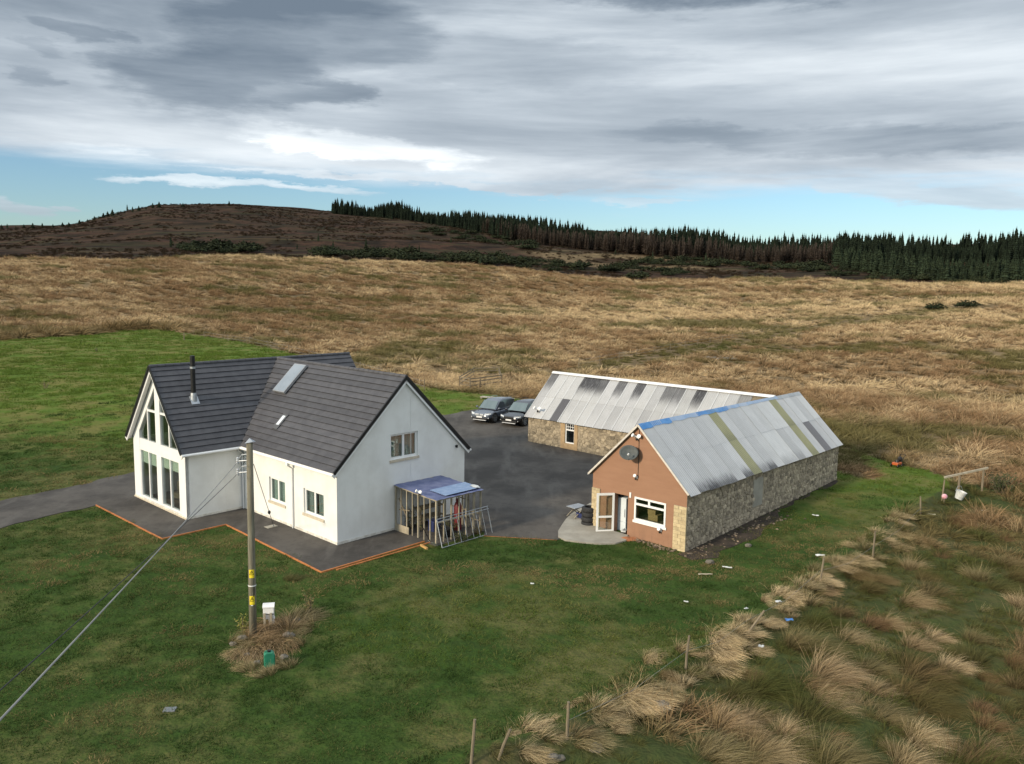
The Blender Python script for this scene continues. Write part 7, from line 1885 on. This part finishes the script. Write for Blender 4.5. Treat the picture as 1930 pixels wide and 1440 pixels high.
def bush_mesh(seed, mat, n=300):
    r_ = random.Random(seed); mb = MB(); lob = [(r_.uniform(-0.5, 0.5), r_.uniform(-0.5, 0.5), r_.uniform(0.25, 0.55), r_.uniform(0.3, 0.5)) for _ in range(6)]
    for i in range(n):
        lx, ly, lz_, lr = lob[i % 6]; d = Vector((r_.gauss(0, 1), r_.gauss(0, 1), abs(r_.gauss(0.1, 0.8)))).normalized(); c = Vector((lx, ly, lz_ * 0.6)) + d * lr * r_.uniform(0.5, 1.05)
        s_ = d.cross(Vector((r_.gauss(0, 1), r_.gauss(0, 1), r_.gauss(0, 1)))).normalized(); u = d.cross(s_); q = r_.uniform(0.05, 0.12); c.z = max(c.z, 0.02)
        mb.add([c - s_ * q, c + u * q * 0.7 + d * 0.05, c + s_ * q, c + d * q * 1.3 - u * q * 0.4], [(0, 1, 2, 3)], r_.random())
    return mb.mesh('gorse_bush', mat)


BUSH = [bush_mesh(700 + i, M_gor) for i in range(5)]


def hill_shrubs():
    r_ = random.Random(17)
    L1 = 'dark green gorse bush on the heather slope'
    def belt(x0, x1, y0, y1, n, smin, smax, lab, grp):
        for i in range(n):
            px = r_.uniform(x0, x1); f = (px - x0) / (x1 - x0); py = y0 + (y1 - y0) * f + r_.uniform(-7, 7); p = T(px, py); s_ = r_.uniform(smin, smax)
            o = put(BUSH[r_.randrange(5)], 'gorse_bush', None, p, (0, 0, r_.uniform(0, 6)), (s_, s_, s_ * r_.uniform(0.35, 0.7))); tag(o, lab, 'bush', grp)
    belt(335, 470, 466, 476, 26, 6, 13, 'dark gorse bush in the clump on the lower heather hill', 'gorse clump on the lower hill')
    belt(600, 1000, 478, 496, 70, 5, 11, 'dark gorse bush in the belt between straw field and heather', 'gorse belt above the field')
    belt(780, 1010, 432, 466, 36, 5, 10, 'dark scrub bush below the far plantation on the hill flank', 'scrub below the plantation')
    belt(1000, 1300, 500, 515, 40, 4, 10, 'dark gorse bush on the brown moor above the field', 'gorse on the brown moor')
    belt(1200, 1560, 492, 508, 50, 4, 10, 'gorse bush along the foot of the larch rows', 'gorse under the larches')
    belt(1560, 1930, 516, 534, 44, 3, 7, 'low gorse bush along the foot of the young spruces', 'gorse under the young spruces')
    for px, py, s_, lab in ((1190, 527, 11, 'wide dark gorse bush standing alone in the upper field'), (1040, 512, 7, 'small gorse bush at the crest of the straw field'), (980, 507, 8, 'flat gorse bush at the crest of the straw field'), (1810, 580, 5.5, 'round dark bush alone on the right-hand moor'), (1750, 584, 5, 'thin dark bush beside a rounder one on the moor')):
        o = put(BUSH[0], 'gorse_bush', None, T(px, py), (0, 0, 1), (s_, s_, s_ * 0.5)); tag(o, lab, 'bush')
    def lone(pxs, lab, grp, s0, s1, kind='young'):
        for px, py in pxs: tree_obj(kind, r_.randrange(4), T(px, py), r_.uniform(s0, s1), r_.uniform(0, 6), lab, grp)
    lone([(x, np.interp(x, [0, 60, 135, 200, 290, 420], [430, 429, 426, 408, 391, 387]) + 1) for x in (3, 14, 30, 45, 62, 80, 100, 118, 130, 150, 165, 178, 186, 195, 203, 212, 222, 235, 250, 262, 275, 288, 300, 345, 432, 515)], 'small dark conifer on the skyline of the heather hill', 'small trees on the hill skyline', 0.35, 0.95)
    lone([(322, 466), (240, 398), (628, 470), (690, 468), (790, 474), (905, 499), (1110, 470), (1160, 480), (850, 458), (735, 474), (1330, 497), (1230, 486), (560, 470), (600, 455), (1050, 462), (985, 468)], 'small lone conifer scattered on the heather slope', 'lone conifers on the heather slope', 0.4, 0.9)
    # heather and scrub clumps covering the hill: uncountable
    g = np.random.default_rng(5); n = 24000
    r = np.sqrt(g.uniform(430 ** 2, 1150 ** 2, n)); a = g.uniform(-0.60, 0.60, n); x = r * np.sin(a); y = r * np.cos(a)
    k = (fbm(x / 40, y / 40, 5, 71) > 0.46) & (g.random(n) < 0.8); x, y = x[k], y[k]; n = len(x)
    M_h = pm('heather_clump', (0.038, 0.023, 0.015), (0.024, 0.021, 0.012), 0.95, 0.02, tint=0.5, spec=0.05)
    hp = [bpy.data.objects.new('heather_%02d' % i, bush_mesh(800 + i, M_h, 110)) for i in range(4)]
    scatter('heather', 'brown heather covering the hillside behind the field', 'heather', np.stack([x, y, terr(x, y) - 0.35], 1), g.uniform(0.9, 2.6, n), g.uniform(0, 6, n), g.integers(0, 4, n), np.zeros(n), np.zeros(n), hp)
    # stone heap in the moor
    for i in range(9):
        p = T(1335 + 6 * i, 677 + r_.uniform(-3, 3)); s_ = r_.uniform(0.3, 0.6); mb = MB(); mb.blob((0, 0, s_ * 0.3), s_, s_ * 0.8, s_ * 0.6, 900 + i, 8, 0.2); o = mb.build('stone', M_rock, None, loc=p); tag(o, 'grey stone in the heap on the moor behind the byre', 'stone', 'stone heap on the moor')


hill_shrubs()
